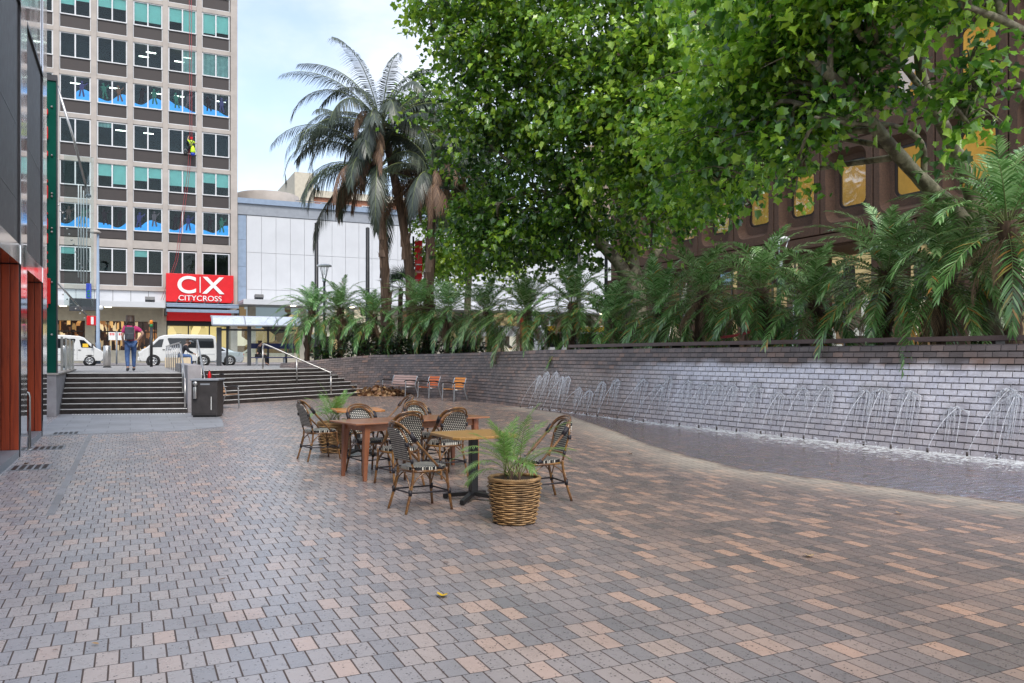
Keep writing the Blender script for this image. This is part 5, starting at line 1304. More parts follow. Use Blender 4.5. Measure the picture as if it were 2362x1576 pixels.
cl = [clump(1030,38,27.5,75,66.5,1.6,30,0.62), clump(1100,-52,27,160,95,2,84,0.6), clump(1100,138,27.5,110,76,1.6,48,0.58), clump(1190,78,27,150,104.5,2,90,0.6), clump(1240,218,27,150,85.5,2,78,0.5),
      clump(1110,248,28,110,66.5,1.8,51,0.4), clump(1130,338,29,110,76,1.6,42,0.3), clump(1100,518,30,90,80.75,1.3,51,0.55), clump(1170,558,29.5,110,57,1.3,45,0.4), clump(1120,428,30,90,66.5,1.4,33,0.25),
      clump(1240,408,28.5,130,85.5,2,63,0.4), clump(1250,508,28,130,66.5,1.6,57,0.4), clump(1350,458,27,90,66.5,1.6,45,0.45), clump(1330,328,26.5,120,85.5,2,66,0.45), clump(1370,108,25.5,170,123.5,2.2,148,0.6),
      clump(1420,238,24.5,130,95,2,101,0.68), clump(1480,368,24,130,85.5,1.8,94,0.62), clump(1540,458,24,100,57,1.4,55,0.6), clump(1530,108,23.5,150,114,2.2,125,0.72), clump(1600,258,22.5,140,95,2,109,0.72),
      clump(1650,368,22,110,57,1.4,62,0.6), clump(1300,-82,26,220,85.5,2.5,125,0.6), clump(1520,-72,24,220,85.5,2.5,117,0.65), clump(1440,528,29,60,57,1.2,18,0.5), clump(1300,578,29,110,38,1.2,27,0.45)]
twigs(TK1, cl, 1); TK1.build('trunk', M['bark'], T1, world=True)
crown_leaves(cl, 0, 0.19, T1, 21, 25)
LIMBS.clear()
T2 = thing('plane_tree', 'plane tree at the right with pale mottled limbs in front of the lit windows', 'tree', tuple(D(2290, 790, 16.0)))
T2.location.z = 1.65
tk = MB(); B2 = T2.location
limb(tk, [B2 + Vector((0,0,-.2)), D(2288,720,16), D(2276,640,16), D(2262,560,16)], .29, .22)
limb(tk, [D(2268,590,16), D(2205,490,15.8), D(2130,420,15.5), D(2040,320,15), D(1965,225,14.5), D(1890,150,14.2)], .19, .09)
limb(tk, [D(2262,565,16), D(2240,450,16), D(2215,370,15.8), D(2150,240,15.3), D(2125,170,15), D(2118,60,14.6), D(2100,-80,14)], .17, .07)
limb(tk, [D(2130,420,15.5), D(2125,330,15.2), D(2060,290,15), D(1970,285,14.6), D(1880,270,14.2)], .07, .025)
limb(tk, [D(2150,240,15.3), D(2080,150,14.5), D(1990,90,14)], .08, .03)
limb(tk, [D(2480,330,14.5), D(2362,200,14), D(2270,225,13.8), D(2160,290,13.6)], .05, .02)
limb(tk, [D(2480,150,13), D(2340,60,12.6), D(2230,15,12.4)], .09, .04)
limb(tk, [D(2500,330,14), D(2450,380,14.5), D(2290,470,15.8)], .06, .1)
TK2 = tk
cl = [clump(1690,-50,17,150,73.8,1.8,83,0.72), clump(1740,142,16.5,140,65.6,1.6,79,0.72), clump(1830,155,16,110,41,1.2,48,0.62), clump(1700,252,18,130,57.4,1.5,64,0.62), clump(1850,5,15,150,65.6,1.6,74,0.66),
      clump(1960,47,14.5,130,41,1.2,48,0.66), clump(2020,-65,13.5,140,57.4,1.4,55,0.62), clump(2150,-13,13,130,41,1.1,16,0.62), clump(2250,-95,12.5,150,49.2,1.3,10,0.6), clump(1850,-155,15,180,57.4,2,79,0.6),
      clump(2060,-185,13.5,200,49.2,1.8,74,0.55), clump(2270,-195,12.5,160,49.2,1.6,11,0.55), clump(2250,47,13.2,75,28.7,0.8,3,0.6), clump(2235,147,13.4,55,32.8,0.7,3,0.55), clump(2200,217,13.6,50,24.6,0.6,3,0.5),
      clump(1860,245,15.5,55,41,0.7,12,0.55), clump(1830,325,15.5,45,41,0.6,8,0.55), clump(1770,260,16.5,80,41,1,25,0.55), clump(1930,127,14.6,60,36.9,0.8,9,0.45), clump(2000,107,14.4,60,32.8,0.7,8,0.45),
      clump(1640,427,18.5,80,49.2,1,26,0.6), clump(1610,327,18.5,100,57.4,1.2,39,0.66), clump(1990,207,14.5,50,32.8,0.5,6,0.4),
      clump(1560,480,22,70,70,1,34,0.66), clump(1640,385,20,80,60,1.1,38,0.7), clump(1700,290,18.5,80,50,1,29,0.7),
      clump(1828,400,15.5,32,60,.5,7,.6), clump(1850,300,15.5,60,50,.7,14,.62), clump(1760,330,16.5,70,50,.9,20,.6), clump(1980,215,14.5,60,35,.6,9,.5), clump(2235,285,13.4,40,45,.5,6,.6), clump(2255,175,13.2,60,35,.6,8,.66), clump(1920,240,14.8,50,40,.6,9,.5)]
twigs(TK2, cl, 2); TK2.build('trunk', M['bark'], T2, world=True)
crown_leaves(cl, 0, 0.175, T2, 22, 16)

LIMBS.clear()
T3 = thing('plane_tree', 'smaller plane tree farther back, filling the gap right of the queen palms', 'tree', tuple(D(1080, 800, 43.5)))
T3.location.z = LZ
tk = MB(); B3 = T3.location
limb(tk, [B3 + Vector((0,0,-.2)), D(1078,720,43.5), D(1082,640,43.5)], .22, .16)
limb(tk, [D(1082,650,43.5), D(1050,540,43), D(1020,400,42.5), D(1010,300,42)], .14, .05)
limb(tk, [D(1082,640,43.5), D(1110,520,43.5), D(1100,380,43)], .13, .05)
cl = [clump(1000,330,41.5,75,90,1.8,90,.45), clump(1090,330,42.5,90,90,1.8,90,.4), clump(1015,470,42,60,80,1.6,75,.62), clump(1100,470,43,90,80,1.8,95,.55), clump(1050,590,43,75,60,1.6,75,.75), clump(1140,580,43.5,90,60,1.6,80,.7), clump(1210,540,43.5,80,70,1.6,70,.5), clump(1000,590,42,40,50,1.0,30,.8), clump(970,230,41,60,70,1.6,50,.45)]
twigs(tk, cl, 3); tk.build('trunk', M['bark'], T3, world=True)
crown_leaves(cl, 0, 0.2, T3, 23, 22)
# ---------------------------------------------------------------- cafe furniture
def bistro_chair(label):
    t = thing('bistro_chair', label, 'chair', (0,0,0), 0, 'rattan bistro chairs')
    # seat: rounded woven pad
    s_ = MB(); out = []
    for k in range(28):
        a = 2*math.pi*k/28; c, s = math.cos(a), math.sin(a); e = 0.62
        w_ = 0.215 - 0.02*(1 if s < 0 else 0)
        out.append((math.copysign(abs(c)**e, c)*w_, 0.015 + math.copysign(abs(s)**e, s)*0.215))
    zt = [s_.vert((x, y, 0.468)) for x, y in out]; zi = [s_.vert((x*0.86, 0.015+(y-0.015)*0.86, 0.474)) for x, y in out]; zb = [s_.vert((x, y, 0.432)) for x, y in out]
    n = len(out)
    for k in range(n):
        j = (k+1) % n; s_.face((zb[k], zb[j], zt[j], zt[k])); s_.face((zt[k], zt[j], zi[j], zi[k]))
    s_.face(zi); s_.face(zb[::-1]); s_.build('seat', M['weave_seat'], t)
    f_ = MB(); f_.tube([(x*1.02, y, 0.425) for x, y in out] + [(out[0][0]*1.02, out[0][1], 0.425)], 0.013, 8); f_.build('seat_frame', M['bamboo'], t)
    for sx in (-1, 1):
        l_ = MB(); l_.tube(catmull([(sx*0.19,0.2,0.45),(sx*0.195,0.21,0.3),(sx*0.215,0.25,0.0)], 4), [0.0148]*9, 8); l_.build('leg', M['bamboo'], t)
        l_ = MB(); l_.tube(catmull([(sx*0.178,-0.185,0.46),(sx*0.182,-0.2,0.3),(sx*0.205,-0.285,0.0)], 4), [0.0148]*9, 8); l_.build('leg', M['bamboo'], t)
    # inner hoop carrying the woven back
    def back(x, z): return -0.19 - 0.13*max(0, (z-0.46)/0.47)**1.1
    arc = [(-0.178,0.46),(-0.183,0.6),(-0.186,0.72)] + [(-0.186*math.cos(R(a)), 0.72 + 0.175*math.sin(R(a))) for a in (25,50,70,90,110,130,155)] + [(0.186,0.72),(0.183,0.6),(0.178,0.46)]
    f_ = MB(); f_.tube(catmull([(x, back(x,z), z) for x, z in arc], 4), 0.012, 8); f_.tube([(-0.18,back(0,.535),0.535),(0.18,back(0,.535),0.535)], 0.011, 8); f_.build('back_frame', M['bamboo'], t)
    p_ = MB(); pl = [(-0.178,0.54),(-0.18,0.72)] + [(-0.18*math.cos(R(a)), 0.72 + 0.168*math.sin(R(a))) for a in range(10,180,10)] + [(0.18,0.72),(0.178,0.54)]
    fa = [p_.vert((x, back(x,z)-0.012-0.05*(1-(x/0.19)**2), z)) for x, z in pl]; fb = [p_.vert((x, back(x,z)+0.002-0.05*(1-(x/0.19)**2), z)) for x, z in pl]
    # span the two curved sheets with strips
    m = len(pl)
    for A_ in (fa, fb):
        for k in range(m//2): p_.face((A_[k], A_[k+1], A_[m-2-k], A_[m-1-k])) if k+1 < m-2-k else None
    for k in range(m): p_.face((fa[k], fa[(k+1)%m], fb[(k+1)%m], fb[k]))
    bp_ = p_.build('backrest', M['weave_back'], t)
    # outer hoop: double cane sweeping from the top of the back down to the seat front
    sw = [(-0.205,0.13,0.425),(-0.212,0.0,0.56),(-0.214,-0.12,0.685),(-0.212,-0.2,0.775),(-0.195,-0.255,0.85),(-0.15,-0.298,0.905),(-0.08,-0.322,0.93),(0,-0.328,0.938)]
    sw = sw + [(-x, y, z) for x, y, z in sw[-2::-1]]
    h_ = MB(); h_.tube(catmull(sw, 5), 0.013, 8)
    h_.tube(catmull([(x*0.9, y+0.022, z-0.026) for x, y, z in sw[1:-1]], 5), 0.011, 8); h_.build('swept_hoop', M['bamboo'], t)
    st_ = MB(); z = 0.2
    fr_, bk_ = [(sx*0.2, 0.228, z) for sx in (-1,1)], [(sx*0.191, -0.228, z+0.01) for sx in (-1,1)]
    for a_, b_ in ((fr_[0],fr_[1]),(bk_[0],bk_[1]),(fr_[0],bk_[0]),(fr_[1],bk_[1])): st_.tube([a_, b_], 0.009, 7)
    st_.build('stretchers', M['wrap'], t)
    br = MB()
    for a_, b_ in ((fr_[0],fr_[1]),(bk_[0],bk_[1]),(fr_[0],bk_[0]),(fr_[1],bk_[1])):
        a_, b_ = Vector(a_), Vector(b_); mid = (a_+b_)/2
        for q in (a_, b_):
            e = mid.lerp(q, 0.25); e.z = 0.415; m_ = q.lerp(mid, 0.3); m_.z = 0.345
            br.tube(catmull([q + Vector((0,0,0.03)), m_, e], 4), 0.0072, 6)
    br.build('brace', M['bamboo'], t)
    ws = [([(x, y, zz-0.028), (x, y, zz+0.032)], 0.02) for x, y, zz in fr_ + bk_]
    for sx in (-1, 1):
        ws += [([(sx*0.205,-0.175,0.745),(sx*0.205,-0.235,0.825)], 0.026), ([(sx*0.19,-0.27,0.735),(sx*0.19,-0.262,0.69)], 0.022), ([(sx*0.2,0.135,0.43),(sx*0.208,0.09,0.475)], 0.02), ([(sx*0.182,back(0,.5),0.515),(sx*0.182,back(0,.56),0.56)], 0.018)]
    for pts, r_ in ws: wr = MB(); wr.tube(pts, r_, 8); wr.build('binding', M['wrap'], t)
    return t
CH = [(2.80, 8.25, 9, 'nearest bistro chair, drawn up left of the square pedestal table'),
      (4.2, 8.2, 178, 'bistro chair right of the potted palm, facing the pedestal table'),
      (3.08, 9.95, 100, 'bistro chair with its back to us at the left end of the long red table'),
      (3.85, 10.38, 100, 'bistro chair with its back to us tucked under the right half of the long table'),
      (3.0, 11.12, -78, 'bistro chair on the far left side of the long table, facing us'),
      (3.97, 11.52, -75, 'bistro chair on the far right side of the long table, facing us'),
      (2.70, 12.9, 12, 'leftmost bistro chair, seen in profile beside the rear basket planter'),
      (4.12, 13.62, 185, 'farthest bistro chair, only its hoop showing behind the long table')]
c0 = None
for x, y, a, lab in CH:
    rz = R(a - 90)
    if c0 is None: c0 = bistro_chair(lab); c0.location = (x, y, 0); c0.rotation_euler.z = rz
    else: dup(c0, (x, y, 0), rz, lab)
def pedestal_table(label, loc, rz, m, size):
    t = thing('pedestal_table', label, 'table', loc, rz, 'square pedestal tables'); h = size/2
    a_ = MB(); ch = 0.06
    a_.prism([(-h+ch,-h,0.722),(h-ch,-h,0.722),(h,-h+ch,0.722),(h,h-ch,0.722),(h-ch,h,0.722),(-h+ch,h,0.722),(-h,h-ch,0.722),(-h,-h+ch,0.722)], (0,0,0.032)); a_.build('tabletop', m, t, bevel=0.006, fixn=True)
    a_ = MB(); a_.bx(-0.043,0.043,-0.043,0.043,0.09,0.715); a_.bx(-0.2,0.2,-0.2,0.2,0.705,0.721); a_.build('post', M['black'], t, bevel=0.006)
    b_ = MB()
    for k in range(4):
        ca_, sa_ = math.cos(R(45+90*k)), math.sin(R(45+90*k)); Rm = Matrix.Rotation(R(45+90*k), 3, 'Z')
        for (u0, z0, w0), (u1, z1, w1) in (((0.03,0.1,0.035),(0.36,0.035,0.024)),):
            v = []
            for u, zt, w_ in ((u0,z0,w0),(u1,z1+0.02,w1)):
                for yy, zz in ((-w_,zt-0.045),(w_,zt-0.045),(w_,zt),(-w_,zt)): v.append(b_.vert(Rm @ Vector((u, yy, zz))))
            for f in ((0,1,2,3),(7,6,5,4),(0,4,5,1),(1,5,6,2),(2,6,7,3),(3,7,4,0)): b_.face([v[i] for i in f])
        b_.lathe([(0.022,0),(0.025,0.02)], (ca_*0.335, sa_*0.335, 0), 10)
    b_.build('cross_base', M['black'], t, fixn=True, bevel=0.004); return t
pedestal_table('square pedestal table with speckled tan top behind the front potted palm', (3.5, 8.5, 0), R(2), M['table_tan'], 0.78)
pedestal_table('far square pedestal table with orange tan top beside the rear basket', (3.38, 13.2, 0), R(-4), M['table_orange'], 0.78)
lt = thing('long_table', 'long reddish timber table with four tapered legs among the chairs', 'table', (3.55, 10.86, 0), R(13))
L2, W2_ = 1.06, 0.39
a_ = MB(); a_.bx(-L2, L2, -W2_, W2_, 0.735, 0.757); a_.build('tabletop', M['table_red'], lt, bevel=0.005)
a_ = MB(); i_ = 0.17
for s in (-1, 1): a_.bx(-L2+i_, L2-i_, s*(W2_-0.1)-0.011, s*(W2_-0.1)+0.011, 0.64, 0.733)
for s in (-1, 1): a_.bx(s*(L2-0.2)-0.011, s*(L2-0.2)+0.011, -W2_+0.112, W2_-0.112, 0.64, 0.733)
a_.build('apron', M['table_red'], lt)
tl_ = wood('reddish_table_leg', (0.27,0.1,0.045), (0.15,0.045,0.02), 'Z', 0.33, 0.35, 0.7)
for sx in (-1, 1):
    for sy in (-1, 1):
        a_ = MB(); v = []
        for z, w_, o in ((0.733,0.042,0.0),(0.0,0.022,0.035)):
            cx_, cy_ = sx*(L2-0.2+o), sy*(W2_-0.1+o*0.6)
            for dx, dy in ((-w_,-w_),(w_,-w_),(w_,w_),(-w_,w_)): v.append(a_.vert((cx_+dx, cy_+dy, z)))
        for f in ((0,1,2,3),(7,6,5,4),(0,4,5,1),(1,5,6,2),(2,6,7,3),(3,7,4,0)): a_.face([v[i] for i in f])
        a_.build('leg', tl_, lt, fixn=True, bevel=0.004)
# ---- basket planters with young palms
def basket(label, loc, seed):
    t = thing('basket_planter', label, 'planter', loc, 0, 'woven basket planters'); rnd = random.Random(seed)
    H, nr = 0.43, 20
    b_ = MB(); st = 7
    for j in range(nr):
        z = 0.016 + (H-0.03)*j/(nr-1); f = z/H; r = 0.195 + 0.062*min(1, f*1.25)**0.8 - 0.012*max(0, f-.85)/.15; pts = []
        for k in range(98):
            a = 2*math.pi*k/98; wv = math.cos(st*a + (math.pi if (j//1) % 2 else 0)); pts.append(((r+0.0085*wv)*math.cos(a), (r+0.0085*wv)*math.sin(a), z+0.0016*math.sin(5*a+j)))
        pts.append(pts[0]); b_.val = rnd.random(); b_.tube(pts, 0.0078*rnd.uniform(.85,1.1), 7, caps=False)
    b_.build('woven_side', M['rattan'], t)
    r_ = MB()
    for q in range(3):
        pts = []
        for k in range(81):
            a = 2*math.pi*k/80; pts.append(((0.246+0.011*math.cos(22*a+q*2.1))*math.cos(a), (0.246+0.011*math.cos(22*a+q*2.1))*math.sin(a), H+0.004+0.011*math.sin(22*a+q*2.1)))
        r_.tube(pts, 0.009, 6, caps=False)
    r_.build('rim', M['rattan'], t)
    l_ = MB(); l_.lathe([(0.183,0.004),(0.235,0.3),(0.232,H-0.01)], (0,0,0), 32); l_.lathe([(0.2,0.0),(0.203,0.016)], (0,0,0), 32); l_.build('liner', M['liner'], t)
    s_ = MB(); s_.lathe([(0.23,H-0.075),(0.1,H-0.06),(0.0,H-0.055)], (0,0,0), 24); s_.build('soil', M['soil'], t)
    return t
def areca(label, loc, seed, n=22, Lm=0.62):
    t = thing('young_palm', label, 'plant', loc, 0, 'young palms in the basket planters'); rnd = random.Random(seed); c = MB()
    stems = [Vector((rnd.uniform(-.07,.07), rnd.uniform(-.07,.07), 0)) for _ in range(4)]
    sm = MB()
    for s in stems: sm.tube([s - Vector((0,0,.04)), s*1.15 + Vector((0,0,.13))], [0.022,0.013], 7)
    sm.build('stem', M['palmbark'], t)
    for k in range(n):
        b0 = stems[k % 4]*1.1 + Vector((0,0,.06)); az = k*2.4 + rnd.uniform(-.4,.4); f = k/(n-1)
        frond(c, b0, az, R(88) - R(46)*f + R(rnd.uniform(-6,6)), Lm*rnd.uniform(.82,1.2), R(38)+R(50)*f, 24, 0.17, 0.0085, rnd, keel=0.35, hang=0.25, vbase=0.55, vspread=0.45, side_sag=rnd.uniform(-.5,.5), rr_=0.0055, bare=0.34)
    c.build('fronds', [M['arecaleaf'], M['rachis']], t); return t
basket('woven basket planter in front of the speckled pedestal table', (3.40, 7.2, 0), 1)
areca('feathery young palm in the front basket planter', (3.40, 7.2, 0.37), 3, 26, 0.66)
b2 = basket('woven basket planter beside the leftmost chair at the far table', (3.13, 13.75, 0), 2); b2.scale = (1.12,1.12,1.15)
areca('feathery young palm in the rear basket planter', (3.13, 13.75, 0.42), 9, 24, 0.66)
# ---- benches along the wall
def bench(name, label, cat, loc, rz, W, m, group=None):
    t = thing(name, label, cat, loc, rz, group)     # faces +Y locally
    for k in range(5):
        s_ = MB(); y = 0.22 - 0.085*k; s_.bx(-W/2, W/2, y-0.036, y+0.036, 0.425 - 0.006*k, 0.45 - 0.006*k); s_.build('seat_slat', m, t, bevel=0.006)
    for k in range(4):
        s_ = MB(); z = 0.52 + 0.095*k; y = -0.2 - 0.035*k
        s_.box((0, y, z), (W, 0.024, 0.078), Matrix.Rotation(R(18), 3, 'X')); s_.build('back_slat', m, t, bevel=0.006)
    for sx in (-1, 1):
        x = sx*(W/2+0.03); l_ = MB()
        l_.tube(catmull([(x,0.27,0.0),(x,0.25,0.35),(x,0.24,0.64)], 4), 0.022, 8); l_.build('leg', M['castalu'], t)
        l_ = MB(); l_.tube(catmull([(x,-0.36,0.0),(x,-0.25,0.3),(x,-0.2,0.5),(x,-0.31,0.84)], 4), 0.022, 8); l_.tube([(x,0.25,0.41),(x,-0.22,0.4)], 0.02, 8); l_.build('leg', M['castalu'], t)
        a_ = MB(); a_.tube(catmull([(x,0.3,0.63),(x,0.2,0.665),(x,0.0,0.67),(x,-0.22,0.63)], 4), [0.024]*13, 8); a_.build('armrest', M['armblack'], t)
    return t
def face_pt(p, n): return math.atan2(n.y, n.x) - R(90)
for px, py, W, m, nm, lab, cat, tw in ((922,917,1.75,M['slat_pale'],'bench','wide bench with faded pinkish timber slats against the brick wall','bench',0),
                               (988,921.5,0.62,M['slat_red'],'slatted_seat','single seat with red orange slats between the wide bench and the golden seat','seat',8),
                               (1047,928.5,0.62,M['slat_orange'],'slatted_seat','single seat with golden orange slats nearest the water jets','seat',14)):
    p = G(px, py); i = min(range(len(WC)), key=lambda i: (WC[i]-Vector((p.x,p.y,0))).length); n = wall_n(i); q = WC[i] + n*0.52
    # slide along the wall so that it keeps its bearing from where we stand
    best = min(range(len(WC)), key=lambda i: abs(math.atan2(*(WC[i]+wall_n(i)*0.55).xy) - math.atan2(p.x, p.y)) + (9 if WC[i].y > 34.2 else 0))
    n = wall_n(best); q = WC[best] + n*0.55
    bench(nm, lab, cat, (q.x, q.y, 0), face_pt(q, n) + R(tw), W, m)
q = D(503, 0, 25.0)
bench('bench', 'tan slatted bench half hidden behind the charcoal bin by the steps', 'bench', (q.x-0.0, q.y, 0), R(-128), 1.4, M['slat_tan'])
# ---- bin with a steel butt tube
bp0 = D(479, 0, 21.9)
bn = thing('litter_bin', 'charcoal box litter bin with a steel cigarette tube beside the steps', 'bin', (bp0.x, bp0.y, 0), -YAW + R(6))
a_ = MB(); a_.bx(-0.335,0.335,-0.33,0.33,0.05,0.97); a_.build('bin_body', M['bin'], bn, bevel=0.02)
a_ = MB(); a_.bx(-0.37,0.37,-0.365,0.365,0.972,1.02); a_.build('lid', M['greymetal'], bn, bevel=0.012)
a_ = MB(); a_.bx(-0.3,0.3,-0.3,0.3,0.0,0.05); a_.build('foot', M['black'], bn)
a_ = MB(); a_.bx(-0.3,0.3,-0.338,-0.332,0.1,0.86); a_.build('door', M['bin'], bn, bevel=0.003)
a_ = MB(); a_.bx(0.17,0.186,-0.3425,-0.339,0.2,0.55); a_.build('scratch_mark', M['cream'], bn)
a_ = MB(); a_.bx(-0.1,0.14,-0.3425,-0.339,0.86,0.9); a_.build('notice_label', M['greymetal'], bn)
a_ = MB(); a_.lathe([(0.045,0.5),(0.05,0.51),(0.05,0.8),(0.045,0.81)], (-0.22,-0.385,0), 16); a_.lathe([(0.0,-0.03),(0.06,-0.025),(0.06,0.025),(0.0,0.03)], (-0.22,-0.375,0.9), 18, M=Matrix.Rotation(R(90),3,'X')); a_.bx(-0.24,-0.2,-0.36,-0.33,0.55,0.95); a_.build('cigarette_tube', M['steel'], bn)
for sx in (-1,1):
    a_ = MB(); a_.lathe([(0.03,0),(0.03,0.03)], (sx*0.26,-0.27,0), 10); a_.build('caster', M['black'], bn)
# ---- lamps and poles
def disc_lamp(label, px, pz_py, d, base_z, r=0.36):
    p = D(px, pz_py, d); t = thing('lamp_post', label, 'street lamp', (p.x, p.y, base_z), 0, 'disc topped lamp posts'); H = p.z - base_z
    a_ = MB(); a_.lathe([(0.11,0),(0.11,0.5),(0.075,0.55),(0.06,H-0.75)], (0,0,0), 14); a_.build('post', M['darkmetal'], t)
    a_ = MB(); a_.lathe([(0.085,H-0.85),(0.1,H-0.8),(0.1,H-0.7),(0.06,H-0.66)], (0,0,0), 14); a_.build('collar', M['castalu'], t)
    a_ = MB()
    for k in range(4):
        c, s = math.cos(R(45+90*k)), math.sin(R(45+90*k)); a_.tube([(c*0.07,s*0.07,H-0.7),(c*0.24,s*0.24,H-0.08)], 0.018, 6)
    a_.build('arm', M['castalu'], t)
    a_ = MB(); a_.lathe([(0.0,H-0.06),(0.2,H-0.07),(r,H-0.07),(r+0.02,H-0.03),(r*0.9,H+0.02),(r*0.4,H+0.06),(0.0,H+0.07)], (0,0,0), 28); a_.build('lamp_shade', M['white'], t)
    a_ = MB(); a_.lathe([(0.0,H-0.5),(0.03,H-0.48),(0.04,H-0.2),(0.02,H-0.08)], (0,0,0), 10); a_.build('lantern_core', M['clear'], t)
disc_lamp('tall disc topped lamp post in front of the forked plane tree', 1398, 512, 30.5, 1.6)
disc_lamp('small disc topped lamp above the leftmost palms, before the white cladding', 748, 612, 41.0, LZ, 0.36)
disc_lamp('white disc lamp head rising from the palms before the brown building', 1797, 550, 23.5, 1.6, 0.28)
for px, py, d, lab in ((730,515,46.5,'tall dark pole left of the small lamp before the white cladding'),(848,526,46.5,'tall dark pole just left of the queen palm trunks'),(1335,566,46.5,'tall dark pole behind the palms near the forked plane tree')):
    p = D(px, py, d); t = thing('street_pole', lab, 'pole', (p.x, p.y, LZ), 0, 'dark poles along the street'); a_ = MB(); H = p.z-LZ
    a_.lathe([(0.15,0),(0.15,1.0),(0.12,1.05),(0.11,H),(0.0,H+0.05)], (0,0,0), 14); a_.build('shaft', M['black'], t)
    a_ = MB(); a_.lathe([(0.2,0),(0.2,0.04)], (0,0,0), 14); a_.build('base_plate', M['darkmetal'], t)
p = D(226, 835, 56.0); sl = thing('street_light', 'pale grey street light with an oval head in front of the tower', 'street lamp', (p.x, p.y, LZ)); H = D(226, 540, 56).z - LZ
a_ = MB(); a_.lathe([(0.17,0),(0.17,1.4),(0.13,1.5),(0.07,H)], (0,0,0), 14); a_.build('mast', M['bluegrey'], sl)
a_ = MB(); a_.tube([(0,0,H-0.3),(0,0,H),(-0.2,0,H+0.1)], 0.06, 8); a_.build('neck', M['greymetal'], sl)
a_ = MB(); a_.lathe([(0.0,-0.14),(0.3,-0.12),(0.36,-0.02),(0.2,0.08),(0.0,0.1)], (-0.15,0,H+0.15), 18); a_.build('lamp_head', M['conc'], sl)
a_ = MB(); a_.lathe([(0.085,0),(0.095,0.05),(0.085,0.1)], (0,0,H*0.55), 12); a_.lathe([(0.085,0),(0.095,0.05),(0.085,0.1)], (0,0,H*0.3), 12); a_.build('collar', M['greymetal'], sl)
a_ = MB(); a_.lathe([(0.0,-0.03),(0.17,-0.025),(0.17,0.025),(0,0.03)], (0.17,-0.05,3.85), 14, M=Matrix.Rotation(R(90),3,'X')); a_.build('round_sign', M['white'], sl)
# parking sign and red street sign
p = D(269, 830, 52); ps = thing('parking_sign', 'pair of small white and red parking plates on a thin pole', 'sign', (p.x, p.y, LZ))
a_ = MB(); a_.lathe([(0.05,0),(0.05,2.1)], (0,0,0), 10); a_.build('pole', M['greymetal'], ps)
for sx in (-1, 1):
    a_ = MB(); a_.bx(sx*0.26-0.2, sx*0.26+0.2, -0.09, -0.07, 1.55, 2.05); pl_ = a_.build('sign_plate', M['cream'], ps)
    a_ = MB()
    for k in range(3): a_.bx(sx*0.26-0.13+0.1*k, sx*0.26-0.07+0.1*k, -0.097, -0.091, 1.85, 2.0)
    a_.build('red_mark', M['red'], pl_)
p = D(213, 740, 60); rs2 = thing('projecting_sign', 'small red and white box sign on the column under the awning', 'sign', tuple(p)); a_ = MB(); a_.box((0,0,0), (0.75,0.25,0.7), Matrix.Rotation(R(15),3,'Z')); a_.build('sign_box', M['red'], rs2, bevel=0.03)
a_ = MB(); a_.box((0.0,-0.14,0), (0.18,0.02,0.55), Matrix.Rotation(R(15),3,'Z')); a_.build('white_stripe', M['cream'], rs2)
# ---- bus shelter
s0, s1 = D(511, 843, 44.5), D(700, 843, 46.2); sv = (s1-s0); sv.z = 0; SL = sv.length
sh = thing('bus_shelter', 'grey bus shelter with a curved translucent roof beyond the steps', 'bus shelter', (s0.x, s0.y, LZ), math.atan2(sv.y, sv.x))
def shp(nm, mb, m, **k): return mb.build(nm, m, sh, **k)
a_ = MB(); a_.bx(-0.26, 0.0, -0.15, 0.1, 0, 2.1); shp('end_panel', a_, M['darkmetal'], bevel=0.01)
for x in (0.35, 1.45, 2.55, 3.55, 4.6):
    if x < SL: a_ = MB(); a_.bx(x-0.055, x+0.055, 0.9, 1.0, 0, 2.3) if x != 1.45 else a_.bx(x-0.1, x+0.1, 0.0, 0.16, 0, 2.2); shp('post', a_, M['darkmetal'])
a_ = MB(); prof = [(-0.6 + 1.75*q/10, 2.2 + 0.55*math.sin(math.pi*0.5*min(1, q/8))**0.8) for q in range(11)]
for (y0, z0), (y1, z1) in zip(prof, prof[1:]): a_.prism([(-0.5,y0,z0),(-0.5,y1,z1),(-0.5,y1,z1+0.02),(-0.5,y0,z0+0.02)], (SL+0.3,0,0))
shp('roof', a_, mat('translucent_roof_sheet', (0.55,0.6,0.68), 0.3, var=0.1, coat=0.4))
a_ = MB()
for x in (-0.5, 1.2, 2.9, SL-0.2):
    a_.tube([(x,y,z+0.0) for y, z in prof], 0.045, 6)
for y, z in (prof[0], prof[-1]): a_.tube([(-0.5,y,z),(SL-0.2,y,z)], 0.05, 6)
shp('roof_rib', a_, M['greymetal'])
a_ = MB(); a_.tube([(1.45,0.08,2.1),(1.05,0.08,2.5)], 0.035, 6); a_.tube([(1.45,0.08,2.1),(1.85,0.08,2.5)], 0.035, 6); a_.bx(0,SL-0.3,0.9,1.0,1.95,2.05); shp('strut', a_, M['darkmetal'])
a_ = MB(); a_.bx(0.4, SL-0.4, 0.94, 0.955, 0.5, 1.95); shp('back_glass', a_, M['clear'])
a_ = MB(); a_.bx(1.5, SL-0.4, 0.35, 0.85, 0.42, 0.48); a_.bx(1.5, SL-0.4, 0.86, 0.9, 0.95, 1.25); shp('bench', a_, M['navy'], bevel=0.01)
a_ = MB()
for x in (1.9, 3.4): a_.bx(x-0.04, x+0.04, 0.4, 0.8, 0, 0.42)
shp('bench_leg', a_, M['greymetal'])
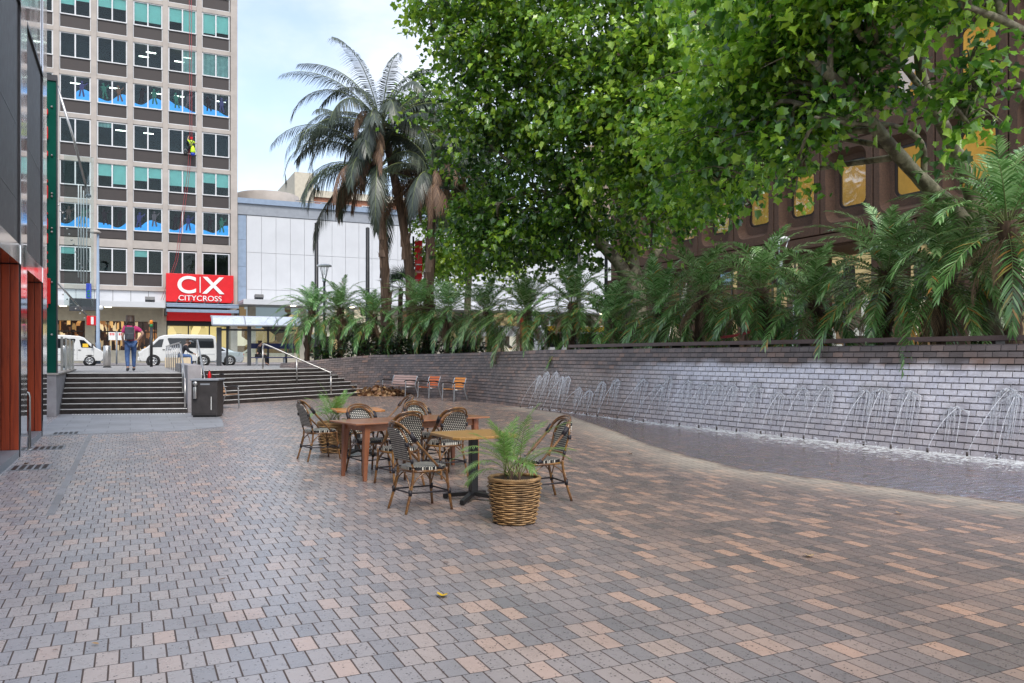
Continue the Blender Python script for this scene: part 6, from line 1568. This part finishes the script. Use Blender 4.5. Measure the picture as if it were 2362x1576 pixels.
# ---- red advertising column, banner and fallen leaves
p = D(1209, 800, 38); rc = thing('advertising_column', 'slim red advertising column with white emblem seen between palm trunks', 'column', (p.x, p.y, LZ))
a_ = MB(); a_.lathe([(0.2,0.3),(0.2,2.35)], (0,0,0), 20); a_.build('red_drum', M['red'], rc)
a_ = MB(); a_.lathe([(0.22,0),(0.22,0.3)], (0,0,0), 20); a_.build('base', M['darkmetal'], rc)
a_ = MB(); a_.lathe([(0.22,2.351),(0.23,2.4),(0.1,2.6),(0,2.65)], (0,0,0), 20); a_.build('cap', M['black'], rc)
a_ = MB()
for k in range(12):
    f = k/11; a_.box((0.05*math.sin(f*7)-0.06, -0.2, 1.0+f*0.9), (0.05,0.02,0.08), Matrix.Rotation(f*2,3,'Y'))
a_.build('emblem', M['cream'], rc)
p = D(976, 660, 41.5); bnr = thing('street_banner', 'tall red banner with white figures between the queen palm trunks', 'banner', (p.x, p.y, LZ), R(-10))
a_ = MB(); a_.lathe([(0.05,0),(0.05,6.6)], (-0.5,0,0), 10); a_.build('pole', M['black'], bnr)
a_ = MB(); n = 16
for k in range(n):
    z0, z1 = 4.2+2.2*k/n, 4.2+2.2*(k+1)/n; y0, y1 = 0.05*math.sin(k*0.7), 0.05*math.sin((k+1)*0.7)
    a_.poly([(-0.43,y0,z0),(-0.05,y0,z0),(-0.05,y1,z1),(-0.43,y1,z1)])
a_.build('cloth', M['red'], bnr)
text('figures', '2020', 0.15, bnr, (-0.24, -0.07, 4.75), m=M['cream'], depth=0.004)
a_ = MB(); a_.bx(-0.4,-0.08,-0.075,-0.068,5.15,5.2); a_.build('white_rule', M['cream'], bnr)
# leaf litter swept into the corner of the wall
ll = MB(); rl_ = random.Random(6); base = Vector((9.35,33.85,0)); nL = 900
pos = np.zeros((nL,3)); 
for k in range(nL):
    f = rl_.random(); c = Vector((8.7,33.3,0)).lerp(Vector((10.0,32.3,0)), f); pos[k] = (c.x+rl_.gauss(0,.25), c.y+rl_.gauss(0,.3), abs(rl_.gauss(0,0.16))*(1-abs(f-.45)*1.3)+0.01)
hl = bpy.data.objects.new('leaf_litter', None); bpy.data.objects.remove(hl)
class _P: location = (0,0,0)
def free_leaves(name, pos, nrm, ld, size, val, m, shape='oval'):
    d_ = bpy.data.objects.new('holder', None); col.objects.link(d_); o = leaf_cloud(name, pos, nrm, ld, size, val, d_, m, shape); o.parent = None; bpy.data.objects.remove(d_); return o
o = free_leaves('leaf_litter', pos, rg.normal(size=(nL,3))+np.array([0,0,.8]), rg.normal(size=(nL,3))*np.array([1,1,.4]), rg.uniform(.1,.22,nL), rg.random(nL), M['dryleaf'], 'plane'); tag(o, 'heap of dry brown leaves in the corner by the oblique steps', 'leaf litter', kind='stuff')
LV = [(1019,1381,.9,'yellow leaf lying on the pavers in the middle foreground'),(1867,1288,.95,'pale dry leaf on the right pavers below the pool'),(2074,1188,.9,'pale curled leaf on the right pavers nearest the pool edge'),(1452,1049,.2,'brown dry leaf on the limescale stained margin of the pool'),(66,1072,.1,'orange brown leaf lying on the near drain grate'),(1917,1073,.9,'small leaf at the shore of the shallow pool')]
for px, py, v, lab in LV:
    g = G(px, py); p_ = np.array([[g.x, g.y, 0.018]]); o = free_leaves('fallen_leaf', p_, np.array([[.2,.1,1.0]]), np.array([[math.cos(px), math.sin(px), .05]]), np.array([.085]), np.array([v]), M['dryleaf'] if px != 1019 else M['yellow'], 'plane'); tag(o, lab, 'leaf', 'fallen leaves')
rq = random.Random(31)
for k in range(26):
    x_, y_ = rq.uniform(-0.5, 8.5), rq.uniform(3.6, 17.0); o = free_leaves('dry_leaf', np.array([[x_, y_, 0.012]]), np.array([[rq.uniform(-.5,.5), rq.uniform(-.5,.5), 1.0]]), np.array([[math.cos(k), math.sin(k), .1]]), np.array([rq.uniform(.025,.07)]), np.array([rq.random()]), M['dryleaf'], 'oval')
    tag(o, 'tiny dry leaf scrap scattered on the brick pavers', 'leaf', 'tiny leaf scraps on the pavers')
rt = thing('orange_tape', 'strip of red barrier tape strung between palm trunks on the planter', 'tape', tuple(D(1690, 780, 20.5)))
a_ = MB(); A_, B_, C_ = D(1640,783,21.5), D(1700,772,20.8), D(1770,756,20.0)
pts = catmull([A_, B_ - Vector((0,0,.05)), C_], 8)
for p0, p1 in zip(pts, pts[1:]): a_.poly([p0, p1, p1+Vector((0,0,.07)), p0+Vector((0,0,.07))])
a_.build('tape_strip', M['red'], rt, world=True)
# ---------------------------------------------------------------- people
def skin(name, V, E, m, parent, sub=1):
    """one continuous limb surface grown along connected joints: V = {joint: (x, y, z, radius)}"""
    keys = list(V); me = bpy.data.meshes.new(name); me.from_pydata([V[k][:3] for k in keys], [(keys.index(a), keys.index(b)) for a, b in E], [])
    o = bpy.data.objects.new(name, me); col.objects.link(o); o.parent = parent
    md = o.modifiers.new('skin', 'SKIN'); md.use_smooth_shade = True
    sv_ = me.skin_vertices[0].data
    for i, k in enumerate(keys): sv_[i].radius = (V[k][3], V[k][3]*(V[k][4] if len(V[k]) > 4 else 1)); sv_[i].use_root = (i == 0)
    s = o.modifiers.new('sub', 'SUBSURF'); s.levels = sub; s.render_levels = sub
    # keep the grown surface as the mesh itself
    dg = bpy.context.evaluated_depsgraph_get(); me2 = bpy.data.meshes.new_from_object(o.evaluated_get(dg)); o.modifiers.clear(); o.data = me2
    me2.materials.clear(); me2.materials.append(m)
    return o
def fingers(V, E, hand, tip, sgn):
    h = Vector(V[hand][:3]); d = Vector(tip).normalized(); s = d.cross(Vector((0,1,0.2))).normalized()
    for k in range(4):
        a, b = f'{hand}f{k}a', f'{hand}f{k}b'; o = s*(k-1.5)*0.019
        p = h + d*0.05 + o; q = p + d*(0.055 - 0.006*abs(k-1.2)) + Vector((0,0.012,0))
        V[a] = (*p, 0.0095); V[b] = (*q, 0.0075); E += [(hand, a), (a, b)]
    p = h + s*0.035*sgn + d*0.02; V[hand+'th'] = (*p, 0.01); q = p + d*0.035 + s*0.012*sgn; V[hand+'tt'] = (*q, 0.008); E += [(hand, hand+'th'), (hand+'th', hand+'tt')]
def person(name, label, loc, rz, J, mats, extras=None, group=None):
    """J gives joint positions in the person's own frame, facing +Y"""
    t = thing(name, label, 'person', loc, rz, group)
    V = {}; E = []
    def j(k, r, flat=1.0): V[k] = (*J[k], r, flat)
    j('pel', .125, .8); j('sp', .115, .75); j('ch', .135, .72); j('nk', .055); j('hd', .078, 1.1); j('ht', .088, 1.1)
    nose = Vector(J['hd']).lerp(Vector(J['ht']), 0.35) + J.get('face', Vector((0,1,0)))*0.095; V['nose'] = (*nose, .018)
    E += [('pel','sp'),('sp','ch'),('ch','nk'),('nk','hd'),('hd','ht'),('hd','nose')]
    for s in 'lr':
        j('sh'+s, .062); j('el'+s, .042); j('wr'+s, .03); j('ha'+s, .034, .6); E += [('ch','sh'+s),('sh'+s,'el'+s),('el'+s,'wr'+s),('wr'+s,'ha'+s)]
        j('hi'+s, .09); j('kn'+s, .062); j('an'+s, .042); j('to'+s, .036); E += [('pel','hi'+s),('hi'+s,'kn'+s),('kn'+s,'an'+s),('an'+s,'to'+s)]
        fingers(V, E, 'ha'+s, Vector(J['ha'+s]) - Vector(J['wr'+s]), 1 if s == 'l' else -1)
    skin('body', V, E, mats['skin'], t)
    V2 = {k: (*J[k], r, f) for k, r, f in (('sp',.135,.8),('ch',.152,.76),('pel',.145,.82))}; E2 = [('sp','ch'),('sp','pel')]
    nk = Vector(J['ch']).lerp(Vector(J['nk']), .6); V2['c2'] = (*nk, .075, 1); E2.append(('ch','c2'))
    for s in 'lr':
        a, b = Vector(J['sh'+s]), Vector(J['el'+s]); V2['sh'+s] = (*a, .08, 1); end = a.lerp(b, .75) if not mats.get('long') else Vector(J['wr'+s]); 
        if mats.get('long'): V2['el'+s] = (*b, .057, 1); E2 += [('el'+s,'e'+s),('sh'+s,'el'+s)]
        else: E2.append(('sh'+s,'e'+s))
        V2['e'+s] = (*end, .05 if mats.get('long') else .066, 1); E2.append(('ch','sh'+s))
    skin('top', V2, E2, mats['top'], t)
    V3 = {'pel': (*J['pel'], .146, .85)}; E3 = []
    for s in 'lr':
        V3['hi'+s] = (*J['hi'+s], .108, 1); V3['kn'+s] = (*J['kn'+s], .076, 1); a = Vector(J['kn'+s]).lerp(Vector(J['an'+s]), .92); V3['an'+s] = (*a, .058, 1); E3 += [('pel','hi'+s),('hi'+s,'kn'+s),('kn'+s,'an'+s)]
    skin('trousers', V3, E3, mats['legs'], t)
    for s in 'lr':
        A, B = Vector(J['an'+s]), Vector(J['to'+s]); heel = A + (A-B).normalized()*.03; heel.z = min(A.z, B.z) ; 
        skin('shoe', {'a': (*(A+Vector((0,0,.04))), .055, 1), 'h': (A.x, A.y, A.z-.02, .05, 1), 't': (*B, .046, .8)}, [('a','h'),('h','t')], mats['shoe'], t)
    c = Vector(J['hd']).lerp(Vector(J['ht']), .75) - J.get('face', Vector((0,1,0)))*0.03
    hv = {'a': (*c, .135 if mats.get('longhair') else .108, 1), 'b': (*(c + Vector((0,0,.06))), .08, 1), 'c': (*(c - J.get('face', Vector((0,1,0)))*0.05 - Vector((0,0,.1))), .085 if mats.get('longhair') else .07, 1)}
    he = [('a','b'),('a','c')]
    if mats.get('longhair'):
        for q, dx in enumerate((-.09,.09,0)):
            hv[f'd{q}'] = (c.x+dx*1.3, c.y-.06, c.z-.17-.03*q, .065, 1); he.append(('c', f'd{q}'))
    skin('hair', hv, he, mats['hair'], t)
    return t
# woman walking away up the landing
J = {'pel':(0,0,.93),'sp':(0,.03,1.12),'ch':(0.0,.07,1.32),'nk':(.0,.1,1.46),'hd':(.0,.14,1.53),'ht':(.0,.16,1.66),'face':Vector((0,1,-.15)),
     'shl':(-.17,.07,1.38),'ell':(-.24,.03,1.12),'wrl':(-.2,.15,.92),'hal':(-.19,.19,.86),'shr':(.17,.07,1.38),'elr':(.36,-.02,1.2),'wrr':(.21,.08,1.0),'har':(.16,.1,.96),
     'hil':(-.09,0,.88),'knl':(-.1,.05,.5),'anl':(-.1,-.1,.1),'tol':(-.1,.05,.04),'hir':(.09,0,.88),'knr':(.1,.12,.5),'anr':(.11,.16,.09),'tor':(.12,.32,.05)}
p = D(302, 857, 27.6)
wo_ = person('person', 'woman in a magenta top and jeans with a backpack walking away on the landing', (p.x, p.y, LZ), YAW*0 + R(8), J, dict(skin=M['skin'], top=M['pink'], legs=M['denim'], shoe=M['packgrey'], hair=M['hair'], longhair=True)); wo_.scale = (1.08,1.08,1.08)
a_ = MB(); a_.box((-.06,-.13,1.2), (.27,.17,.4), Matrix.Rotation(R(-8),3,'Z')); a_.box((-.06,-.22,1.1), (.22,.07,.22)); k_ = a_.build('backpack', M['packgrey'], wo_, bevel=0.05)
a_ = MB()
for sx in (-.14,.06): a_.tube(catmull([(sx,-.06,1.38),(sx*1.05,.06,1.46),(sx*1.1,.2,1.34),(sx,.1,1.08)],4), .018, 6)
a_.build('strap', M['darkcloth'], k_)
# seated man on a pale block
q = D(410, 842, 38.0)
blk = thing('seat_block', 'pale timber block seat under the seated man in a cap', 'seat', (q.x, q.y, LZ), R(0)); a_ = MB(); a_.bx(-.55,.55,-.3,.3,.0,.46); a_.build('block', M['cardboard'], blk, bevel=.01)
a_ = MB(); a_.bx(-.5,.5,-.27,.27,-.02,.002); a_.build('shadow_gap_base', M['black'], blk)
J = {'pel':(0,0,.58),'sp':(0,.1,.76),'ch':(0,.22,.95),'nk':(0,.31,1.06),'hd':(0,.37,1.12),'ht':(0,.42,1.24),'face':Vector((0,1,-.25)),
     'shl':(-.18,.24,.98),'ell':(-.24,.36,.76),'wrl':(-.12,.56,.66),'hal':(-.08,.62,.63),'shr':(.18,.24,.98),'elr':(.24,.36,.76),'wrr':(.12,.56,.66),'har':(.08,.62,.63),
     'hil':(-.1,.02,.54),'knl':(-.14,.46,.54),'anl':(-.13,.44,.1),'tol':(-.14,.6,.04),'hir':(.1,.02,.54),'knr':(.14,.46,.54),'anr':(.13,.48,.1),'tor':(.14,.64,.04)}
mn = person('person', 'man in dark jacket, jeans and grey cap sitting hunched behind the stair rail', (q.x+.1, q.y, LZ), R(-90), J, dict(skin=M['skin'], top=M['darkcloth'], legs=M['denim'], shoe=M['darkcloth'], hair=M['hair'], long=True))
a_ = MB(); a_.lathe([(.105,1.2),(.105,1.25),(.07,1.31),(0,1.33)], (0,.4,0), 16); a_.box((0,.52,1.2),(.15,.14,.015),Matrix.Rotation(R(-14),3,'X')); a_.build('cap', M['greymetal'], mn)
# person waiting in the bus shelter
J2 = {k: (v if k == 'face' else tuple(v)) for k, v in J.items()}; J2.update({'ch':(0,.08,1.0),'sp':(0,.04,.78),'nk':(0,.12,1.12),'hd':(0,.15,1.19),'ht':(0,.17,1.32),'face':Vector((0,1,-.05)),'shl':(-.18,.09,1.02),'shr':(.18,.09,1.02),'ell':(-.23,.12,.76),'elr':(.23,.12,.76),'wrl':(-.1,.32,.66),'wrr':(.1,.32,.66),'hal':(-.06,.38,.64),'har':(.06,.38,.64)})
q = s0 + sv.normalized()*1.95 + Vector((-sv.y, sv.x, 0)).normalized()*0.55
person('person', 'person in dark clothes sitting on the blue bench of the bus shelter', (q.x, q.y, LZ), R(-110)+math.atan2(sv.y,sv.x), J2, dict(skin=M['skin'], top=M['darkcloth'], legs=M['darkcloth'], shoe=M['packgrey'], hair=M['hair'], long=True))
# window cleaner roped on the tower
q = YP(441, 362, YF-0.75)
J3 = {'pel':(0,0,.85),'sp':(0,-.02,1.03),'ch':(.0,.0,1.24),'nk':(.02,.03,1.36),'hd':(.03,.05,1.43),'ht':(.03,.06,1.56),'face':Vector((0,1,0)),
      'shl':(-.17,.02,1.29),'ell':(-.26,.16,1.45),'wrl':(-.2,.3,1.66),'hal':(-.19,.33,1.72),'shr':(.18,.02,1.29),'elr':(.32,.12,1.14),'wrr':(.4,.28,1.2),'har':(.42,.32,1.22),
      'hil':(-.1,.0,.8),'knl':(-.2,.32,.7),'anl':(-.22,.42,.32),'tol':(-.22,.52,.4),'hir':(.1,0,.8),'knr':(.16,.34,.66),'anr':(.14,.46,.26),'tor':(.14,.56,.33)}
wc = person('person', 'window cleaner in hi vis yellow hanging on ropes against the tower', (q.x, q.y, q.z), R(0), J3, dict(skin=M['skin'], top=M['hivis'], legs=M['darkcloth'], shoe=M['trimblack'], hair=M['red']))
a_ = MB()
for pts in (((-.2,.05,.95),(.2,.05,.95),(.2,-.14,.95),(-.2,-.14,.95),(-.2,.05,.95)),((-.12,-.16,.95),(0,-.17,1.15),(.12,-.16,.95)),((0,-.17,1.15),(-.14,-.08,1.36)),((0,-.17,1.15),(.15,-.08,1.36))): a_.tube(pts, .022, 6)
a_.build('harness', M['black'], wc)
bg_ = thing('tool_bag', 'yellow and blue tool bag hanging below the window cleaner', 'bag', (q.x+.12, q.y-.15, q.z+.1)); a_ = MB(); a_.lathe([(.16,.2),(.2,.3),(.15,.6),(.06,.78)], (0,0,0), 14); a_.build('yellow_cover', M['hivis'], bg_); a_ = MB(); a_.lathe([(.0,-.02),(.16,.0),(.17,.198)], (0,0,0), 14); a_.build('blue_base', M['blue'], bg_)
bk_ = thing('bucket', 'dark bucket slung at the window cleaner’s left leg'.replace('’', "'"), 'bucket', (q.x-.45, q.y-.1, q.z+.05)); a_ = MB(); a_.lathe([(.0,0),(.13,0.0),(.16,.28),(.15,.28),(.12,.02)], (0,0,0), 14); a_.build('pail', M['black'], bk_); a_ = MB(); a_.tube(catmull([(-.15,0,.27),(-.1,0,.45),(0,0,.52),(.1,0,.45),(.15,0,.27)],3), .012, 5); a_.build('handle', M['steel'], bk_)
rp_ = thing('climbing_rope', 'pair of red ropes running down the tower past the window cleaner', 'rope', (q.x-.05, YF-.5, 12)); a_ = MB()
for dx in (-.09, .07):
    a_.tube([(q.x+dx-.05, YF-.45, 34), (q.x+dx, YF-.6, q.z+1.2), (q.x+dx-.2, YF-.45, q.z-1.5), (q.x+dx-1.1, YF-.42, 9.5), (q.x+dx-2.2, YF-.6, 6.2)], .017, 5)
a_.build('rope_strand', mat('red_rope', (0.4,0.06,0.07), 0.8), rp_, world=True)

# ---------------------------------------------------------------- vehicles and bicycles
def wheel(t, x, y, r, w_=0.2, hub=0.66):
    s = -1 if y < 0 else 1; Rm = Matrix.Rotation(R(90), 3, 'X')
    a_ = MB(); a_.lathe([(r*0.62,-w_/2),(r*0.9,-w_/2),(r,-w_*0.3),(r,w_*0.3),(r*0.9,w_/2),(r*0.62,w_/2)], (x,y,r), 26, M=Rm); o = a_.build('wheel', M['tyre'], t)
    b_ = MB(); yy = y + s*(w_/2-0.01)
    b_.lathe([(0.0,0),(r*0.64,0),(r*0.64,0.012)], (x, yy - s*0.05, r), 24, M=Rm); b_.build('brake_disc', M['trimblack'], o)
    b_ = MB(); b_.tube([(x+r*0.62*math.cos(R(a)), yy+s*0.004, r+r*0.62*math.sin(R(a))) for a in range(0,361,15)], 0.025, 6, caps=False)
    for k in range(6):
        a = R(60*k+15); d = Vector((math.cos(a),0,math.sin(a))); n = Vector((-d.z,0,d.x)); c = Vector((x,yy,r))
        b_.prism([c+n*0.045, c+d*r*0.6+n*0.03, c+d*r*0.6-n*0.03, c-n*0.045], (0,s*0.014,0))
    b_.lathe([(0,0.03),(0.06,0.02),(0.07,-0.02)], (x,yy,r), 12, M=Matrix.Rotation(R(90)*(1 if s<0 else -1),3,'X')); b_.build('rim', M['rim'], o)
def vehicle(name, label, cat, loc, rz, prof, W, paint, wheels, r, extra):
    t = thing(name, label, cat, loc, rz)
    # body: the side outline lofted across the width, drawn in towards the roof
    ys = [-1,-0.93,-0.6,0,0.6,0.93,1]; n = len(prof); zb = 0.95; a_ = MB(); rows = []
    for q in ys:
        row = []
        for x, z in prof:
            tuck = 1 - max(0, z-zb)*extra['tuck']; cz = z if abs(q) < 0.95 else z - 0.05*(z > zb) + 0.03*(z < 0.4)
            cx_ = prof[0][0]; mid = 0.5*(min(p_[0] for p_ in prof)+max(p_[0] for p_ in prof)); xx = x if abs(q) < 0.65 else mid + (x-mid)*(0.985 if abs(q) < 0.95 else 0.97)
            row.append(a_.vert((xx, q*W/2*tuck, cz)))
        rows.append(row)
    for A_, B_ in zip(rows, rows[1:]):
        for k in range(n): a_.face((A_[k], A_[(k+1)%n], B_[(k+1)%n], B_[k]), True)
    a_.face(rows[0][::-1]); a_.face(rows[-1])
    o = a_.build('body', paint, t, fixn=True)
    for x in wheels:
        for s in (-1, 1):
            b_ = MB(); b_.lathe([(0.0,0),(r*1.22,0.0),(r*1.22,0.02)], (x, s*(W/2*0.995), r*1.02), 24, M=Matrix.Rotation(R(90),3,'X')); b_.build('wheel_arch', M['trimblack'], t)
            wheel(t, x, s*(W/2-0.04), r)
    return t
def side_quad(t, nm, pts, W, tuck, m, off=0.008):
    o = None
    for s in (-1, 1):
        a_ = MB(); V = []
        for d in (off, -0.03):
            V.append([a_.vert((x, s*(W/2*0.998*(1-max(0, z-0.95)*tuck)+d), z)) for x, z in pts])
        k = len(pts); a_.face(V[0]); a_.face(V[1][::-1])
        for i in range(k): a_.face((V[0][i], V[0][(i+1)%k], V[1][(i+1)%k], V[1][i]))
        o = a_.build(nm, m, t, fixn=True)
    return o
VP = [(0.12,0.32),(0.0,0.5),(0.03,0.85),(0.2,1.08),(0.48,1.22),(1.22,1.92),(1.5,2.02),(2.4,2.08),(4.4,2.06),(4.68,1.95),(4.76,1.2),(4.78,0.45),(4.7,0.32)]
def van(label, loc, rz):
    t = vehicle('parked_van', label, 'van', loc, rz, VP, 1.72, M['vanpaint'], (0.88, 3.9), 0.34, dict(tuck=0.07))
    T = 0.07
    side_quad(t, 'side_window', [(1.9,1.25),(1.72,1.78),(1.78,1.83),(4.45,1.83),(4.52,1.77),(4.56,1.25),(4.5,1.2),(1.98,1.2)], 1.72, T, M['carpane'])
    side_quad(t, 'cab_window', [(0.72,1.22),(1.22,1.74),(1.5,1.76),(1.38,1.24)], 1.72, T, M['carpane'])
    for nm, x in (('door_seam',1.62),('door_seam',2.9),('door_seam',0.62)):
        side_quad(t, nm, [(x,0.42),(x+0.016,0.42),(x+0.016,1.18),(x,1.18)], 1.72, T, M['trimblack'], 0.003)
    side_quad(t, 'door_handle', [(1.42,1.05),(1.56,1.05),(1.56,1.1),(1.42,1.1)], 1.72, T, M['trimblack'], 0.03); side_quad(t, 'door_handle', [(1.78,1.05),(1.92,1.05),(1.92,1.1),(1.78,1.1)], 1.72, T, M['trimblack'], 0.03)
    side_quad(t, 'body_crease', [(1.7,0.78),(4.6,0.78),(4.6,0.795),(1.7,0.795)], 1.72, T, M['greymetal'], 0.004)
    a_ = MB(); a_.poly([(0.505,-0.7,1.25),(0.505,0.7,1.25),(1.175,0.64,1.885),(1.175,-0.64,1.885)]); w_ = a_.build('windscreen', M['carpane'], t); w_.location = (-0.02,0,0.012)
    for s in (-1, 1):
        a_ = MB(); a_.box((0.08, s*0.66, 0.86), (0.16,0.34,0.2), Matrix.Rotation(R(-20),3,'Y')); a_.build('headlight', M['lamp_clear'], t, bevel=.02)
        a_ = MB(); a_.box((4.77, s*0.76, 1.15), (0.04,0.12,0.5)); a_.build('tail_light', M['lamp_red'], t, bevel=.01)
        a_ = MB(); a_.box((0.72, s*0.98, 1.35), (0.1,0.16,0.26)); a_.build('wing_mirror', M['trimblack'], t, bevel=.03)
    a_ = MB(); a_.bx(-0.05,0.2,-0.8,0.8,0.34,0.6); a_.build('bumper', M['vanpaint'], t, bevel=.05)
    return t
q = D(318, 842, 55.0)
van('white passenger van with a long dark side window parked beyond the landing', (q.x, 58.0, RZ), 0)
q2 = YP(241, 830, 63.0)
v2 = van('white van facing right, only its cab showing beside the bollard', (q2.x, 63.0, RZ), R(180))
side_quad(v2, 'yellow_cab_placard', [(0.95,1.26),(1.3,1.26),(1.3,1.5),(0.98,1.5)], 1.72, 0.07, M['yellow'], 0.02)
CP = [(0.1,0.22),(0.0,0.45),(0.06,0.66),(0.9,0.82),(1.35,0.92),(2.15,1.32),(2.6,1.38),(3.1,1.3),(3.95,0.98),(4.5,0.93),(4.58,0.7),(4.55,0.35),(4.45,0.22)]
q3 = YP(527, 832, 61.0)
cr2 = vehicle('parked_car', 'silver coupe showing its rear wheel and sloping boot behind the bus shelter', 'car', (q3.x-3.6, 61.0, RZ), 0, CP, 1.74, M['silverpaint'], (0.85, 3.6), 0.33, dict(tuck=0.3))
side_quad(cr2, 'side_window', [(1.6,0.98),(2.2,1.26),(2.6,1.31),(3.0,1.24),(3.35,1.02)], 1.74, 0.3, M['carpane'])
side_quad(cr2, 'door_seam', [(2.75,0.4),(2.765,0.4),(2.765,0.97),(2.75,0.97)], 1.74, 0.3, M['trimblack'], .003)
a_ = MB(); a_.poly([(3.14,-.6,1.3),(3.14,.6,1.3),(3.85,.66,1.03),(3.85,-.66,1.03)]); w_ = a_.build('rear_window', M['carpane'], cr2); w_.location = (.01,0,.012)
a_ = MB(); a_.poly([(1.42,-.66,.97),(1.42,.66,.97),(2.08,.6,1.29),(2.08,-.6,1.29)]); w_ = a_.build('windscreen', M['carpane'], cr2); w_.location = (-.01,0,.012)
for s in (-1, 1):
    a_ = MB(); a_.box((4.54,s*.6,.76),(.06,.36,.14)); a_.build('tail_light', M['lamp_red'], cr2, bevel=.02)
    a_ = MB(); a_.box((.1,s*.62,.6),(.12,.32,.13)); a_.build('headlight', M['lamp_clear'], cr2, bevel=.02)
# city bus behind the palms
bq = YP(1236, 800, 56.0)
bus = thing('city_bus', 'city bus with red and yellow roof band glimpsed between palm trunks', 'bus', (bq.x, 56.0, RZ))
a_ = MB(); a_.bx(0, 11.0, -1.2, 1.2, .35, 3.0); a_.build('body', M['vanpaint'], bus, bevel=.1)
a_ = MB(); a_.bx(.3, 6.2, -1.215, -1.19, 2.55, 2.95); a_.build('yellow_band', M['yellow'], bus); a_ = MB(); a_.prism([(2.6,-1.225,2.55),(3.6,-1.225,2.55),(3.0,-1.225,2.95),(2.6,-1.225,2.95)],(0,.01,0)); a_.build('red_band', M['red'], bus)
for k in range(7): a_ = MB(); a_.bx(.3+1.5*k, 1.68+1.5*k, -1.213, -1.19, 1.35, 2.4); a_.build('side_window', M['carpane'], bus)
a_ = MB(); a_.bx(.05,10.9,-1.214,-1.19,.4,.75); a_.build('skirt', M['darkmetal'], bus)
for x in (2.0, 8.2):
    for s in (-1, 1): wheel(bus, x, s*1.1, .46, .28)
for s in (-1,1): a_ = MB(); a_.box((.0,s*.9,.8),(.06,.4,.2)); a_.build('headlight', M['lamp_clear'], bus, bevel=.02)
# bicycles
def bicycle(label, loc, rz):
    t = thing('bicycle', label, 'bicycle', loc, rz, 'parked bicycles')
    for x in (-.52, .52):
        a_ = MB(); a_.tube([(x+.34*math.cos(R(a)),0,.35+.34*math.sin(R(a))) for a in range(0,361,12)], .018, 6, caps=False); o = a_.build('wheel', M['tyre'], t)
        a_ = MB()
        for k in range(12): a = R(30*k); a_.tube([(x,0,.35),(x+.33*math.cos(a),0,.35+.33*math.sin(a))], .002, 3)
        a_.lathe([(.02,-.04),(.02,.04)], (x,0,.35), 8, M=Matrix.Rotation(R(90),3,'X')); a_.build('spokes', M['steel'], o)
    f_ = MB()
    for A_, B_ in (((-.52,0,.35),(-.05,0,.3)),((-.52,0,.35),(-.2,0,.82)),((-.05,0,.3),(-.22,0,.9)),((-.05,0,.3),(.36,0,.82)),((-.2,0,.8),(.35,0,.86)),((.52,0,.35),(.34,0,.98))): f_.tube([A_,B_], .018, 7)
    f_.build('frame', M['black'], t)
    f_ = MB(); f_.tube(catmull([(.26,-.29,1.06),(.36,-.2,1.08),(.34,0,1.03),(.36,.2,1.08),(.26,.29,1.06)],4), .014, 7); f_.tube([(.34,0,.95),(.34,0,1.04)], .018, 7); f_.build('handlebar', M['black'], t)
    f_ = MB(); f_.box((-.24,0,.93),(.26,.13,.05)); f_.build('saddle', M['black'], t, bevel=.02)
    f_ = MB(); f_.lathe([(.0,.0),(.09,.0),(.095,.008),(.02,.012)], (-.05,-.04,.3), 14, M=Matrix.Rotation(R(90),3,'X')); f_.tube([(-.05,-.06,.3),(.03,-.07,.16),(.1,-.1,.16)], .01, 5); f_.build('crank', M['steel'], t)
    return t
q = D(494, 0, 24.6)
b1 = bicycle('black bicycle with a red bottle standing behind the charcoal bin', (q.x-.1, q.y-.1, 0.0), R(64))
bt_ = thing('drink_bottle', 'red bottle standing on top of the bicycle behind the bin', 'bottle', (q.x+.02, q.y-.12, 0.94)); bt_.location = (q.x-.15, q.y-.2, .94)
a_ = MB(); a_.lathe([(0,0),(.045,0),(.05,.03),(.05,.14),(.025,.19),(.02,.23),(0,.235)], (0,0,0), 14); a_.build('bottle_body', M['red'], bt_); a_ = MB(); a_.lathe([(.022,.236),(.022,.26),(0,.262)], (0,0,0), 10); a_.build('cap', M['black'], bt_)
for k, (px, d, lab) in enumerate(((1118,36.5,'parked bicycle left of the red advertising column'),(1158,37.5,'parked bicycle between palm trunks beside the red column'),(1248,36.5,'parked bicycle right of the red advertising column near the bus'))):
    p = D(px, 810, d); dup(b1, (p.x, p.y, LZ), R(30+25*k), lab)
